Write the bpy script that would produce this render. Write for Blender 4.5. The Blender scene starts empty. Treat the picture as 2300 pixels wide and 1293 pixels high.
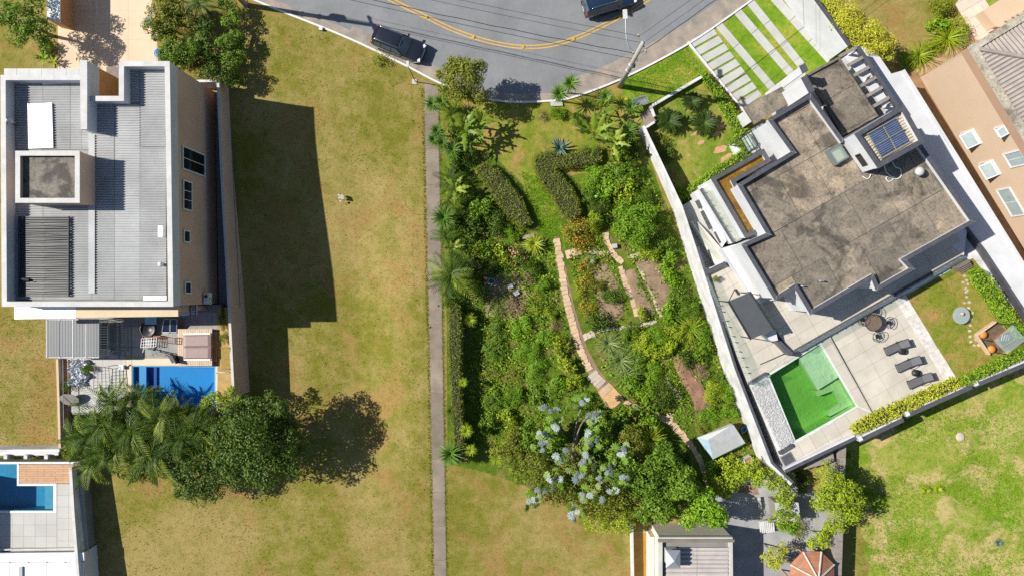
import bpy, math, random
import numpy as np
from mathutils import Vector, Matrix, Euler

# ------------------------------------------------------------------ camera, sky, sun, exposure
SC = bpy.context.scene
COL = SC.collection
CAMH, PXM = 61.0, 25.0                      # camera height (m), photograph pixels per metre on the ground
cam_d = bpy.data.cameras.new('camera'); cam = bpy.data.objects.new('camera', cam_d); COL.objects.link(cam)
cam.location = (0, 0, CAMH); cam.rotation_euler = (0, 0, 0)
cam_d.sensor_width = 36.0; cam_d.lens = 36.0 * CAMH / (2300 / PXM)
cam_d.clip_start = 0.5; cam_d.clip_end = 2000
SC.camera = cam

SUN_ELEV = math.radians(42); SH = Vector((1.0, -0.16, 0)).normalized()     # direction in which shadows fall
world = bpy.data.worlds.new('World'); SC.world = world; world.use_nodes = True
wn = world.node_tree.nodes; wl = world.node_tree.links
bg = wn['Background']; sky = wn.new('ShaderNodeTexSky'); sky.sky_type = 'NISHITA'; sky.sun_disc = False
sky.sun_elevation = SUN_ELEV; sky.sun_rotation = math.atan2(-SH.x, -SH.y); sky.altitude = 700
sky.air_density = 1.0; sky.dust_density = 0.8; sky.ozone_density = 1.0
wl.new(sky.outputs[0], bg.inputs[0]); bg.inputs[1].default_value = 0.075
sun_d = bpy.data.lights.new('sun', 'SUN'); sun = bpy.data.objects.new('sun', sun_d); COL.objects.link(sun)
sun_d.energy = 5.0; sun_d.angle = math.radians(0.5); sun_d.color = (1.0, 0.955, 0.88)
ray = Vector((SH.x * math.cos(SUN_ELEV), SH.y * math.cos(SUN_ELEV), -math.sin(SUN_ELEV)))
sun.rotation_euler = ray.to_track_quat('-Z', 'Y').to_euler(); sun.location = (-40, 10, 60)
vs = SC.view_settings; vs.view_transform = 'Standard'; vs.look = 'None'; vs.gamma = 1.0; vs.exposure = 0.72
vs.use_curve_mapping = False
SC.cycles.max_bounces = 8; SC.cycles.transparent_max_bounces = 16
SC.cycles.use_denoising = False

# ------------------------------------------------------------------ helpers
rnd = random.Random(7)
def W(px, py, z=0.0):
    k = (CAMH - z) / CAMH / PXM
    return Vector(((px - 1150) * k, (646.5 - py) * k, z))
def WP(pts, z=0.0): return [W(x, y, z).to_2d() for x, y in pts]
ORG = {}
def tag(o, label=None, cat=None, group=None, kind=None):
    if label: o['label'] = label
    if cat: o['category'] = cat
    if group: o['group'] = group
    if kind: o['kind'] = kind
    return o
def thing(name, label, cat, loc=(0, 0, 0), rz=0.0, group=None):
    o = bpy.data.objects.new(name, None); COL.objects.link(o)
    o.empty_display_size = 0.2
    o.location = loc; o.rotation_euler = (0, 0, rz); ORG[o.name] = Vector(loc)
    return tag(o, label, cat, group)
def link(name, me, mat=None, parent=None):
    o = bpy.data.objects.new(name, me); COL.objects.link(o)
    if mat is not None:
        if len(me.materials) == 0: me.materials.append(mat)
        elif me.materials[0] != mat:
            o.material_slots[0].link = 'OBJECT'; o.material_slots[0].material = mat
    if parent is not None:
        o.parent = parent
        if parent.name in ORG: ORG[o.name] = ORG[parent.name]
    return o
def copy_tree(o, parent=None):
    c = o.copy(); COL.objects.link(c); c.parent = parent
    for ch in list(o.children): copy_tree(ch, c)
    return c

class MB:
    def __init__(s): s.v = []; s.f = []
    def add(s, vs_, fs):
        n = len(s.v); s.v += [tuple(x) for x in vs_]; s.f += [tuple(i + n for i in q) for q in fs]; return s
    def prism(s, pts, z0, z1):
        n = len(pts); a = sum(pts[i][0] * pts[(i + 1) % n][1] - pts[(i + 1) % n][0] * pts[i][1] for i in range(n))
        if a < 0: pts = pts[::-1]
        zt = z1 if isinstance(z1, (list, tuple)) else [z1] * n
        if a < 0: zt = list(zt)[::-1]
        s.add([(p[0], p[1], z0) for p in pts] + [(p[0], p[1], zt[i]) for i, p in enumerate(pts)],
              [tuple(range(n - 1, -1, -1)), tuple(range(n, 2 * n))] + [(i, (i + 1) % n, n + (i + 1) % n, n + i) for i in range(n)])
        return s
    def sheet(s, pts, z):
        n = len(pts); a = sum(pts[i][0] * pts[(i + 1) % n][1] - pts[(i + 1) % n][0] * pts[i][1] for i in range(n))
        if a < 0: pts = pts[::-1]
        return s.add([(p[0], p[1], z) for p in pts], [tuple(range(n))])
    def box(s, c, size, rz=0.0, M=None):
        hx, hy, hz = size[0] / 2, size[1] / 2, size[2] / 2
        cs = [(-hx, -hy, -hz), (hx, -hy, -hz), (hx, hy, -hz), (-hx, hy, -hz), (-hx, -hy, hz), (hx, -hy, hz), (hx, hy, hz), (-hx, hy, hz)]
        R = M if M is not None else Matrix.Rotation(rz, 3, 'Z')
        return s.add([R @ Vector(p) + Vector(c) for p in cs], [(3, 2, 1, 0), (4, 5, 6, 7), (0, 1, 5, 4), (1, 2, 6, 5), (2, 3, 7, 6), (3, 0, 4, 7)])
    def beam(s, a, b, w, h):
        a, b = Vector(a), Vector(b); d = (b - a); L = d.length; d.normalize()
        up = Vector((0, 0, 1)) if abs(d.z) < .95 else Vector((1, 0, 0))
        y = up.cross(d).normalized(); z = d.cross(y)
        return s.box((a + b) / 2, (L, w, h), M=Matrix((d, y, z)).transposed())
    def tube(s, pts, r, n=6):
        pts = [Vector(p) for p in pts]; m = len(pts); rr = r if isinstance(r, (list, tuple)) else [r] * m
        vs_ = []; prev = None
        for i, p in enumerate(pts):
            d = (pts[min(i + 1, m - 1)] - pts[max(i - 1, 0)]).normalized()
            if prev is None: x = d.orthogonal().normalized()
            else:
                x = prev - d * prev.dot(d); x = x.normalized() if x.length > 1e-6 else d.orthogonal().normalized()
            prev = x; y = d.cross(x)
            for k in range(n):
                a = 2 * math.pi * k / n; vs_.append(p + (x * math.cos(a) + y * math.sin(a)) * rr[i])
        fs = [(i * n + k, i * n + (k + 1) % n, (i + 1) * n + (k + 1) % n, (i + 1) * n + k) for i in range(m - 1) for k in range(n)]
        fs += [tuple(range(n - 1, -1, -1)), tuple(range((m - 1) * n, m * n))]
        return s.add(vs_, fs)
    def lathe(s, c, prof, n=20):
        vs_ = []; c = Vector(c)
        for r, z in prof:
            for k in range(n):
                a = 2 * math.pi * k / n; vs_.append((c.x + r * math.cos(a), c.y + r * math.sin(a), c.z + z))
        m = len(prof)
        fs = [(i * n + k, i * n + (k + 1) % n, (i + 1) * n + (k + 1) % n, (i + 1) * n + k) for i in range(m - 1) for k in range(n)]
        fs += [tuple(range(n - 1, -1, -1)), tuple(range((m - 1) * n, m * n))]
        return s.add(vs_, fs)
    def torus(s, c, R, r, n=24, m=6, M=None):
        c = Vector(c); vs_ = []
        for i in range(n):
            a = 2 * math.pi * i / n
            for j in range(m):
                b = 2 * math.pi * j / m
                p = Vector(((R + r * math.cos(b)) * math.cos(a), (R + r * math.cos(b)) * math.sin(a), r * math.sin(b)))
                vs_.append((M @ p if M is not None else p) + c)
        fs = [(i * m + j, ((i + 1) % n) * m + j, ((i + 1) % n) * m + (j + 1) % m, i * m + (j + 1) % m) for i in range(n) for j in range(m)]
        return s.add(vs_, fs)
    def band(s, pts, wl_, wr, z0, z1, closed=False):
        L, R = offset(pts, wl_, closed), offset(pts, -wr, closed); n = len(pts)
        zz0 = z0 if isinstance(z0, (list, tuple)) else [z0] * n
        zz1 = z1 if isinstance(z1, (list, tuple)) else [z1] * n
        vs_ = []
        for i in range(n): vs_ += [(*L[i], zz0[i]), (*R[i], zz0[i]), (*R[i], zz1[i]), (*L[i], zz1[i])]
        fs = []; m = n if closed else n - 1
        for i in range(m):
            a, b = 4 * i, 4 * ((i + 1) % n)
            fs += [(a + 3, a + 2, b + 2, b + 3), (a, b, b + 1, a + 1), (a + 1, b + 1, b + 2, a + 2), (a, a + 3, b + 3, b)]
        if not closed: fs += [(0, 1, 2, 3), (4 * n - 4, 4 * n - 1, 4 * n - 2, 4 * n - 3)]
        return s.add(vs_, fs)
    def mesh(s, name, org=None, smooth=False):
        me = bpy.data.meshes.new(name)
        v = s.v if org is None else [(x - org.x, y - org.y, z - org.z) for x, y, z in s.v]
        me.from_pydata(v, [], s.f)
        if smooth: me.polygons.foreach_set('use_smooth', [True] * len(me.polygons))
        me.update(); return me
    def build(s, name, mat, parent=None, smooth=False, local=False):
        org = None if (local or parent is None) else ORG.get(parent.name)
        return link(name, s.mesh(name, org, smooth), mat, parent)
    def struct(s, name, mat):
        o = s.build(name, mat); o['kind'] = 'structure'; return o

def offset(pts, d, closed=False):
    pts = [Vector((p[0], p[1])) for p in pts]; n = len(pts); out = []
    for i in range(n):
        if closed or 0 < i < n - 1:
            a, b, c = pts[i - 1], pts[i], pts[(i + 1) % n]
            d1 = (b - a).normalized(); d2 = (c - b).normalized()
            n1 = Vector((-d1.y, d1.x)); n2 = Vector((-d2.y, d2.x)); m = n1 + n2
            m = m / max(m.length_squared, .2) * 2 if m.length > 1e-5 else n1
            out.append(b + m * d)
        else:
            d1 = (pts[1] - pts[0]) if i == 0 else (pts[-1] - pts[-2]); d1.normalize()
            out.append(pts[i] + Vector((-d1.y, d1.x)) * d)
    return [(p.x, p.y) for p in out]
def smooth_line(pts, n=6):
    out = []; P = [Vector(p) for p in pts]
    for i in range(len(P) - 1):
        p0, p1, p2, p3 = P[max(i - 1, 0)], P[i], P[i + 1], P[min(i + 2, len(P) - 1)]
        for k in range(n):
            t = k / n
            out.append(0.5 * ((2 * p1) + (p2 - p0) * t + (2 * p0 - 5 * p1 + 4 * p2 - p3) * t * t + (3 * p1 - p0 - 3 * p2 + p3) * t ** 3))
    out.append(P[-1]); return out
def clip(poly, cell):
    out = [Vector((p[0], p[1])) for p in poly]; n = len(cell)
    for i in range(n):
        a, b = Vector(cell[i]), Vector(cell[(i + 1) % n]); e = b - a; nn = Vector((-e.y, e.x)); inp = out; out = []
        if not inp: return []
        for j in range(len(inp)):
            p, q = inp[j - 1], inp[j]; dp, dq = (p - a).dot(nn), (q - a).dot(nn)
            if dq >= 0:
                if dp < 0: out.append(p.lerp(q, dp / (dp - dq)))
                out.append(q)
            elif dp >= 0: out.append(p.lerp(q, dp / (dp - dq)))
    res = []
    for p in out:
        if not res or (p - res[-1]).length > 1e-4: res.append(p)
    return res
def area(p):
    return abs(sum(p[i][0] * p[(i + 1) % len(p)][1] - p[(i + 1) % len(p)][0] * p[i][1] for i in range(len(p)))) / 2
def inside(p, poly):
    c = False; n = len(poly); x, y = p[0], p[1]
    for i in range(n):
        x1, y1 = poly[i]; x2, y2 = poly[i - 1]
        if (y1 > y) != (y2 > y) and x < (x2 - x1) * (y - y1) / (y2 - y1) + x1: c = not c
    return c
def tiles(poly, ang, su, sv, gap, z0, z1, name, mat, parent, jit=0.0, minarea=.02, stag=0.0, org=None):
    u = Vector((math.cos(ang), math.sin(ang))); v = Vector((-u.y, u.x)); P = [Vector((p[0], p[1])) for p in poly]
    o = Vector(org) if org is not None else P[0]
    us = [(p - o).dot(u) for p in P]; vv = [(p - o).dot(v) for p in P]; k = 0
    for j in range(math.floor(min(vv) / sv), math.ceil(max(vv) / sv)):
        off = stag * su * (j % 2)
        for i in range(math.floor((min(us) - off) / su), math.ceil((max(us) - off) / su)):
            a0, a1, b0, b1 = i * su + off + gap / 2, (i + 1) * su + off - gap / 2, j * sv + gap / 2, (j + 1) * sv - gap / 2
            c = clip(P, [o + u * a0 + v * b0, o + u * a1 + v * b0, o + u * a1 + v * b1, o + u * a0 + v * b1])
            if len(c) >= 3 and area(c) > minarea:
                MB().prism([tuple(q) for q in c], z0, z1 + rnd.uniform(-jit, jit)).build(name, mat, parent); k += 1
    return k

# ------------------------------------------------------------------ materials
MATS = {}
def ramp(nt, fac, stops):
    r = nt.nodes.new('ShaderNodeValToRGB'); e = r.color_ramp.elements
    while len(e) < len(stops): e.new(.5)
    for i, (p, c) in enumerate(stops): e[i].position = p; e[i].color = (*c, 1)
    nt.links.new(fac, r.inputs[0]); return r.outputs[0]
def noise(nt, scale, detail=4, rough=.55, coord=None, dist=0.0):
    n = nt.nodes.new('ShaderNodeTexNoise'); n.inputs['Scale'].default_value = scale; n.inputs['Detail'].default_value = detail
    n.inputs['Roughness'].default_value = rough; n.inputs['Distortion'].default_value = dist
    nt.links.new(coord, n.inputs['Vector']); return n.outputs['Fac']
def mixc(nt, f, a, b, mode='MIX'):
    m = nt.nodes.new('ShaderNodeMix'); m.data_type = 'RGBA'; m.blend_type = mode
    for i, x in ((0, f), (6, a), (7, b)):
        if hasattr(x, 'links') or hasattr(x, 'is_linked'): nt.links.new(x, m.inputs[i])
        else: m.inputs[i].default_value = x if i == 0 else (*x, 1)
    return m.outputs[2]
def sc3(c, k): return tuple(min(1, max(0, x * k)) for x in c)
def base(name):
    m = bpy.data.materials.new(name); m.use_nodes = True; nt = m.node_tree; b = nt.nodes['Principled BSDF']
    g = nt.nodes.new('ShaderNodeNewGeometry'); MATS[name] = m
    return m, nt, b, g.outputs['Position']
def mat(name, c, var=.15, scale=1.5, rough=.75, bump=.0, bscale=20, c2=None, metal=0.0, rand=.0, fine=None):
    """base colour with soft noise variation, optional second tone (stains), fine grain and bump"""
    m, nt, b, pos = base(name)
    f1 = noise(nt, scale, 5, .6, pos)
    lo = sc3(c, 1 - var) if c2 is None else c2
    col = ramp(nt, f1, [(.3, lo), (.68, sc3(c, 1 + var * .6))])
    f2 = noise(nt, fine or 9, 4, .7, pos)
    col = mixc(nt, 1.0, col, ramp(nt, f2, [(.25, (1 - var,) * 3), (.75, (1, 1, 1))]), 'MULTIPLY')
    if rand:
        oi = nt.nodes.new('ShaderNodeObjectInfo')
        col = mixc(nt, 1.0, col, ramp(nt, oi.outputs['Random'], [(0, (1 - rand,) * 3), (1, (1, 1, 1))]), 'MULTIPLY')
    nt.links.new(col, b.inputs['Base Color']); b.inputs['Roughness'].default_value = rough; b.inputs['Metallic'].default_value = metal
    if bump:
        bn = nt.nodes.new('ShaderNodeBump'); bn.inputs['Strength'].default_value = bump; bn.inputs['Distance'].default_value = .03
        nt.links.new(noise(nt, bscale, 3, .6, pos), bn.inputs['Height']); nt.links.new(bn.outputs[0], b.inputs['Normal'])
    return m
def leafmat(name, c, c2=None, trans=.3, scale=2.2, rough=.5, rand=.25):
    m, nt, b, pos = base(name)
    c2 = c2 or sc3(c, .6)
    col = ramp(nt, noise(nt, scale, 3, .7, pos), [(.28, c2), (.5, c), (.72, (min(1, c[0] * 1.35), min(1, c[1] * 1.2), c[2] * 1.1))])
    oi = nt.nodes.new('ShaderNodeObjectInfo')
    col = mixc(nt, 1.0, col, ramp(nt, oi.outputs['Random'], [(0, (1 - rand, 1 - rand * .8, 1 - rand)), (1, (1, 1, 1))]), 'MULTIPLY')
    nt.links.new(col, b.inputs['Base Color']); b.inputs['Roughness'].default_value = rough
    b.inputs['Specular IOR Level'].default_value = .35
    t = nt.nodes.new('ShaderNodeBsdfTranslucent'); nt.links.new(col, t.inputs[0])
    mx = nt.nodes.new('ShaderNodeMixShader'); mx.inputs[0].default_value = trans
    nt.links.new(b.outputs[0], mx.inputs[1]); nt.links.new(t.outputs[0], mx.inputs[2])
    nt.links.new(mx.outputs[0], nt.nodes['Material Output'].inputs[0]); return m
def grassmat(name, g, d, e=None, s1=.16, w=.5, s2=1.1, fine=7, ef=.53):
    """g green, d dry tone, e bare patches; large drifts, mottling and grain"""
    m, nt, b, pos = base(name)
    f = noise(nt, s1, 6, .62, pos, .4); f2 = noise(nt, s2, 5, .7, pos, .3)
    a = nt.nodes.new('ShaderNodeMix'); a.data_type = 'FLOAT'; a.inputs[0].default_value = .42
    nt.links.new(f, a.inputs[2]); nt.links.new(f2, a.inputs[3])
    col = ramp(nt, a.outputs[0], [(w - .12, sc3(g, .85)), (w - .04, g), (w + .03, tuple((x + y) / 2 for x, y in zip(g, d))), (w + .11, d)])
    if e: col = mixc(nt, ramp(nt, noise(nt, s1 * 2.3, 5, .65, pos, .6), [(ef, (0, 0, 0)), (ef + .12, (.8,) * 3)]), col, e)
    gr = noise(nt, fine, 5, .8, pos); col = mixc(nt, 1.0, col, ramp(nt, gr, [(.32, (.66, .68, .58)), (.52, (1, 1, 1))]), 'MULTIPLY')
    col = mixc(nt, 1.0, col, ramp(nt, noise(nt, 2.2, 6, .75, pos, .5), [(.32, (.72, .78, .66)), (.5, (1, 1, 1))]), 'MULTIPLY')
    nt.links.new(col, b.inputs['Base Color']); b.inputs['Roughness'].default_value = .9; b.inputs['Specular IOR Level'].default_value = .1
    bn = nt.nodes.new('ShaderNodeBump'); bn.inputs['Strength'].default_value = .7; bn.inputs['Distance'].default_value = .08
    nt.links.new(noise(nt, 12, 4, .75, pos), bn.inputs['Height']); nt.links.new(bn.outputs[0], b.inputs['Normal'])
    return m
def glassmat(name, tint, fac=.25, rough=.05, alpha_col=None):
    """thin pane: tinted see-through with a glossy skin and a little dust"""
    m, nt, b, pos = base(name)
    t = nt.nodes.new('ShaderNodeBsdfTransparent'); t.inputs[0].default_value = (*tint, 1)
    b.inputs['Base Color'].default_value = (*(alpha_col or (.6, .68, .66)), 1); b.inputs['Roughness'].default_value = rough
    mx = nt.nodes.new('ShaderNodeMixShader'); mx.inputs[0].default_value = fac
    nt.links.new(t.outputs[0], mx.inputs[1]); nt.links.new(b.outputs[0], mx.inputs[2])
    nt.links.new(mx.outputs[0], nt.nodes['Material Output'].inputs[0]); return m
def watermat(name, absorb, density, rip=.15):
    m, nt, b, pos = base(name)
    t = nt.nodes.new('ShaderNodeBsdfTransparent'); gl = nt.nodes.new('ShaderNodeBsdfGlossy'); gl.inputs['Roughness'].default_value = .03
    fr = nt.nodes.new('ShaderNodeFresnel'); fr.inputs[0].default_value = 1.33
    bn = nt.nodes.new('ShaderNodeBump'); bn.inputs['Strength'].default_value = rip; bn.inputs['Distance'].default_value = .05
    nt.links.new(noise(nt, 2.5, 3, .5, pos), bn.inputs['Height']); nt.links.new(bn.outputs[0], gl.inputs['Normal']); nt.links.new(bn.outputs[0], fr.inputs['Normal'])
    mx = nt.nodes.new('ShaderNodeMixShader'); nt.links.new(fr.outputs[0], mx.inputs[0]); nt.links.new(t.outputs[0], mx.inputs[1]); nt.links.new(gl.outputs[0], mx.inputs[2])
    out = nt.nodes['Material Output']; nt.links.new(mx.outputs[0], out.inputs['Surface'])
    va = nt.nodes.new('ShaderNodeVolumeAbsorption'); va.inputs['Color'].default_value = (*absorb, 1); va.inputs['Density'].default_value = density
    nt.links.new(va.outputs[0], out.inputs['Volume']); return m
def stainmat(name, c, c_light, c_dark, rough=.85, s=.5):
    """weathered concrete: grey with pale sandy blooms, dark algae blotches and fine speckle"""
    m, nt, b, pos = base(name)
    col = ramp(nt, noise(nt, s * 1.4, 8, .72, pos, .5), [(.33, c_dark), (.44, c), (.56, sc3(c, 1.18)), (.68, c_light)])
    col = mixc(nt, ramp(nt, noise(nt, s * .55, 6, .6, pos, .8), [(.52, (0, 0, 0)), (.6, (.85,) * 3)]), col, c_dark)
    col = mixc(nt, ramp(nt, noise(nt, s * .8, 5, .6, pos, .3), [(.57, (0, 0, 0)), (.66, (.8,) * 3)]), col, c_light)
    oi = nt.nodes.new('ShaderNodeObjectInfo'); col = mixc(nt, 1.0, col, ramp(nt, oi.outputs['Random'], [(0, (.66, .67, .69)), (.6, (.95, .94, .92)), (1, (1.15, 1.1, 1.02))]), 'MULTIPLY')
    col = mixc(nt, 1.0, col, ramp(nt, noise(nt, 6, 5, .8, pos), [(.36, (.5,) * 3), (.54, (1, 1, 1))]), 'MULTIPLY')
    nt.links.new(col, b.inputs['Base Color']); b.inputs['Roughness'].default_value = rough
    bn = nt.nodes.new('ShaderNodeBump'); bn.inputs['Strength'].default_value = .3; bn.inputs['Distance'].default_value = .02
    nt.links.new(noise(nt, 15, 4, .7, pos), bn.inputs['Height']); nt.links.new(bn.outputs[0], b.inputs['Normal']); return m

LAWN = grassmat('lawn_dry', (.16, .152, .022), (.285, .218, .078), (.265, .168, .058), .1, .475, .7, 7, .51)
LAWN2 = grassmat('lawn_green', (.135, .235, .014), (.29, .28, .045), None, .3, .52)
LAWN3 = grassmat('lawn_wild', (.14, .22, .014), (.29, .29, .06), (.46, .345, .16), .15, .475, 1.0, 6, .49)
LAWN4 = grassmat('lawn_patio', (.16, .19, .02), (.29, .225, .06), (.36, .2, .085), .3, .51)
LAWN5 = grassmat('lawn_front', (.125, .185, .018), (.26, .23, .05), (.36, .25, .12), .3, .485)
GARDEN = grassmat('garden_ground', (.07, .12, .01), (.14, .18, .018), (.2, .14, .06), .3, .52, 1.5, 5)
SOIL = mat('bare_soil', (.27, .18, .115), .35, 1.2, .95, .6, 14)
SOILRED = mat('red_soil', (.45, .25, .14), .2, 2, .95)
ASPH = mat('asphalt', (.175, .18, .185), .16, .35, .85, .25, 40, fine=3)
GUTTER = mat('gutter_dust', (.30, .245, .19), .3, .9, .9, c2=(.19, .17, .15))
WHITEP = mat('kerb_paint', (.58, .57, .55), .12, 3, .7)
YELLOW = mat('yellow_paint', (.52, .32, .04), .22, 5, .6)
CONC = mat('concrete', (.245, .20, .152), .25, .8, .85, .2, 20, rand=.28)
CONCP = mat('pale_concrete', (.40, .40, .37), .1, 1.2, .85, rand=.1)
CONCD = mat('dark_concrete', (.2, .195, .185), .2, .7, .85)
WALLW = mat('white_wall', (.50, .505, .515), .12, .45, .7)
WALLS = mat('stained_white_wall', (.58, .575, .565), .14, .9, .8, c2=(.40, .39, .37))
TAN = mat('tan_render', (.52, .35, .245), .12, .35, .85)
TANP = mat('pale_tan_render', (.47, .35, .245), .05, .4, .85)
ORANGE = mat('orange_render', (.52, .28, .10), .1, 1, .8)
BROWN = mat('brown_render', (.33, .21, .135), .06, .6, .85)
COPW = mat('parapet_cap_white', (.47, .465, .445), .14, 1.3, .8)
COPD = mat('dark_metal_coping', (.075, .075, .086), .25, 2, .5)
CORR = mat('fibre_cement_roof', (.40, .405, .40), .17, .5, .8, rand=.16)
CORRB = mat('brown_roof_tile', (.29, .25, .22), .2, 1, .85)
ROOFC = stainmat('roof_concrete', (.20, .168, .128), (.36, .29, .21), (.078, .066, .05))
TANKC = stainmat('tank_roof_concrete', (.22, .19, .15), (.3, .26, .2), (.06, .052, .045), s=.8)
BLACK = mat('black_plastic', (.018, .018, .02), .3, 4, .45)
DARKM = mat('dark_metal', (.05, .052, .056), .2, 4, .4, metal=.4)
STEEL = mat('grey_metal', (.38, .39, .4), .12, 4, .4, metal=.6)
WHITES = mat('white_sheet', (.78, .78, .78), .04, 3, .35)
WOOD = mat('orange_deck_wood', (.46, .25, .12), .18, 3, .6, rand=.2)
WOODP = mat('pale_deck_wood', (.55, .40, .27), .15, 3, .65, rand=.15)
WOODG = mat('grey_weathered_wood', (.24, .215, .185), .2, 3, .8, rand=.15)
TERRA = mat('terracotta', (.36, .155, .08), .22, 2.5, .8, rand=.15)
TILE = mat('terrace_tile', (.48, .44, .37), .13, .6, .6, rand=.1)
TILEG = mat('grey_terrace_tile', (.38, .37, .345), .06, .6, .7, rand=.08)
SAND = mat('sandy_paving', (.60, .45, .31), .1, .5, .85, rand=.06)
STONE = mat('path_stone', (.54, .385, .245), .15, 2, .85, rand=.2)
STONEW = mat('pale_stone', (.5, .42, .33), .2, 2, .85, rand=.2)
GRAVEL = mat('white_gravel', (.50, .50, .50), .2, 6, .8, rand=.1)
BARK = mat('bark', (.16, .12, .085), .25, 6, .9)
BARKP = mat('pale_bark', (.20, .18, .13), .2, 4, .85)
POLEC = mat('pole_concrete', (.33, .31, .27), .18, 2, .85)
GLASSD = mat('dark_window_glass', (.012, .014, .016), .2, 2, .08)
GLASSG = glassmat('green_glass', (.86, .93, .89), .16)
GLASSR = glassmat('rail_glass', (.93, .97, .95), .1)
POLY = glassmat('polycarbonate', (.55, .6, .64), .6, .5, (.20, .205, .21))
RUBBER = mat('tyre_rubber', (.02, .02, .02), .2, 5, .8)
# ------------------------------------------------------------------ the setting: ground, road, kerb, pavement, lots
def cliph(poly, a, b, left=True):
    a, b = Vector(a), Vector(b); e = b - a; nn = Vector((-e.y, e.x)) * (1 if left else -1); out = []
    P = [Vector((p[0], p[1])) for p in poly]
    for j in range(len(P)):
        p, q = P[j - 1], P[j]; dp, dq = (p - a).dot(nn), (q - a).dot(nn)
        if dq >= 0:
            if dp < 0: out.append(p.lerp(q, dp / (dp - dq)))
            out.append(q)
        elif dp >= 0: out.append(p.lerp(q, dp / (dp - dq)))
    return out
def minus(poly, hole):
    """polygons that cover poly without the convex hole"""
    n = len(hole); a = sum(hole[i][0] * hole[(i + 1) % n][1] - hole[(i + 1) % n][0] * hole[i][1] for i in range(n))
    h = hole if a > 0 else hole[::-1]; rest = poly; out = []
    for i in range(n):
        p = cliph(rest, h[i], h[(i + 1) % n], False)
        if len(p) > 2 and area(p) > .01: out.append([tuple(q) for q in p])
        rest = cliph(rest, h[i], h[(i + 1) % n], True)
        if len(rest) < 3: break
    return out
def S(name, pts, z, m): return MB().sheet(WP(pts), z).struct(name, m)

def sstep(a, b, x):
    t = min(1, max(0, (x - a) / (b - a))); return t * t * (3 - 2 * t)
def dip(x, y):
    """hollow added to the vacant lot to lengthen and slant the house shadow; rises to the path"""
    px, py = x * PXM + 1150, 646.5 - y * PXM
    return -1.35 * sstep(440, 560, px) * (1 - sstep(780, 950, px)) * sstep(230, 760, py) * (1 - sstep(900, 1230, py))
gx = [-260, -120, -70] + [i * 1.0 for i in range(-60, 61)] + [70, 120, 260]
MB().add([(x, y, dip(x, y)) for y in gx for x in gx], [(j * len(gx) + i, j * len(gx) + i + 1, (j + 1) * len(gx) + i + 1, (j + 1) * len(gx) + i) for j in range(len(gx) - 1) for i in range(len(gx) - 1)]).struct('ground', LAWN)  # lawn lowered by dip, a shape added to stretch the house's cast shadow
K = [(250, -150), (420, -66), (560, -4), (639, 29), (733, 66), (812, 100), (911, 148), (978, 183), (1030, 205), (1080, 220), (1130, 228), (1179, 230),
     (1253, 226), (1298, 216), (1387, 182), (1486, 133), (1575, 81), (1692, -2), (1830, -105), (1960, -210)]
KW = [(p.x, p.y) for p in smooth_line([W(*k) for k in K], 5)]
FAR = smooth_line([W(*k) for k in [(330, -390), (560, -255), (760, -165), (900, -105), (1050, -55), (1175, -36), (1300, -52), (1420, -112), (1560, -222), (1700, -335), (1800, -420)]], 10)
FAR = [tuple(FAR[min(len(FAR) - 1, round(i * (len(FAR) - 1) / (len(KW) - 1)))].to_2d()) for i in range(len(KW))]
MB().add([(*p, .004) for p in KW + FAR], [(i, i + 1, len(KW) + i + 1, len(KW) + i) for i in range(len(KW) - 1)]).struct('road', ASPH)
road = bpy.data.objects['road']; ORG['road'] = Vector((0, 0, 0))
g_in = offset(KW, .12)
MB().band(g_in, .62, 0, .006, .009).struct('gutter', GUTTER)
n = len(KW)
def dusty(a, b, w): return MB().band(offset(KW, .7)[int(n * a):int(n * b)], w, 0, .0065, .0105).struct('gutter_dust', GUTTER)
dusty(.66, .93, 1.0); dusty(.24, .40, .5)
kerb = MB().band(KW, .08, .08, 0, .13).struct('kerb', WHITEP)
kerb2 = MB().band(FAR, .1, .1, 0, .13).struct('far_kerb', WHITEP)
# yellow centre lines and studs belong to the road
CL = [(760, -62), (874, -2), (958, 39), (1010, 64), (1063, 84), (1120, 99), (1175, 106), (1232, 103), (1288, 88), (1340, 65), (1392, 38), (1451, 2), (1560, -72)]
CLW = [(p.x, p.y) for p in smooth_line([W(*k) for k in CL], 6)]
for d in (.14, -.14):
    MB().band(offset(CLW, d), .055, .055, .008, .013).build('yellow_line', YELLOW, road)
for k, (x, y) in enumerate([(958, 39), (1063, 84), (1175, 106), (1288, 88), (1392, 38)]):
    p = W(x, y); i = min(range(len(CLW)), key=lambda i: (Vector(CLW[i]) - p.to_2d()).length)
    d = Vector(CLW[min(i + 1, len(CLW) - 1)]) - Vector(CLW[i - 1]); a = math.atan2(d.y, d.x)
    m = MB(); m.box((p.x, p.y, .04), (.26, .3, .055), a); m.box((p.x, p.y, .075), (.16, .22, .03), a); m.build('road_stud', YELLOW, road)
# concrete footpath in slabs
JY = [183, 257, 336, 415, 493, 571, 650, 728, 806, 880, 954, 1030, 1104, 1180, 1256, 1332]
fp = MB().sheet(WP([(951, 180), (985, 196), (1004, 1400), (976, 1400)]), .004).struct('footpath', SOIL)
ORG['footpath'] = Vector((0, 0, 0))
def fx(y, s): return (952 if s == 0 else 984) + ((975 if s == 0 else 1003) - (952 if s == 0 else 984)) * (y - 183) / 1110
for i in range(len(JY) - 1):
    a, b = JY[i] + .9 + rnd.uniform(0, .4), JY[i + 1] - .9
    q = [(fx(a, 0) + (1 if i else 2), a + (-2 if i == 0 else 0)), (fx(a, 1), a + (16 if i == 0 else 0)), (fx(b, 1), b), (fx(b, 0) + 1, b)]
    MB().prism(WP(q), 0, .035 + rnd.uniform(-.006, .006)).build('slab', CONC, fp)
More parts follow.
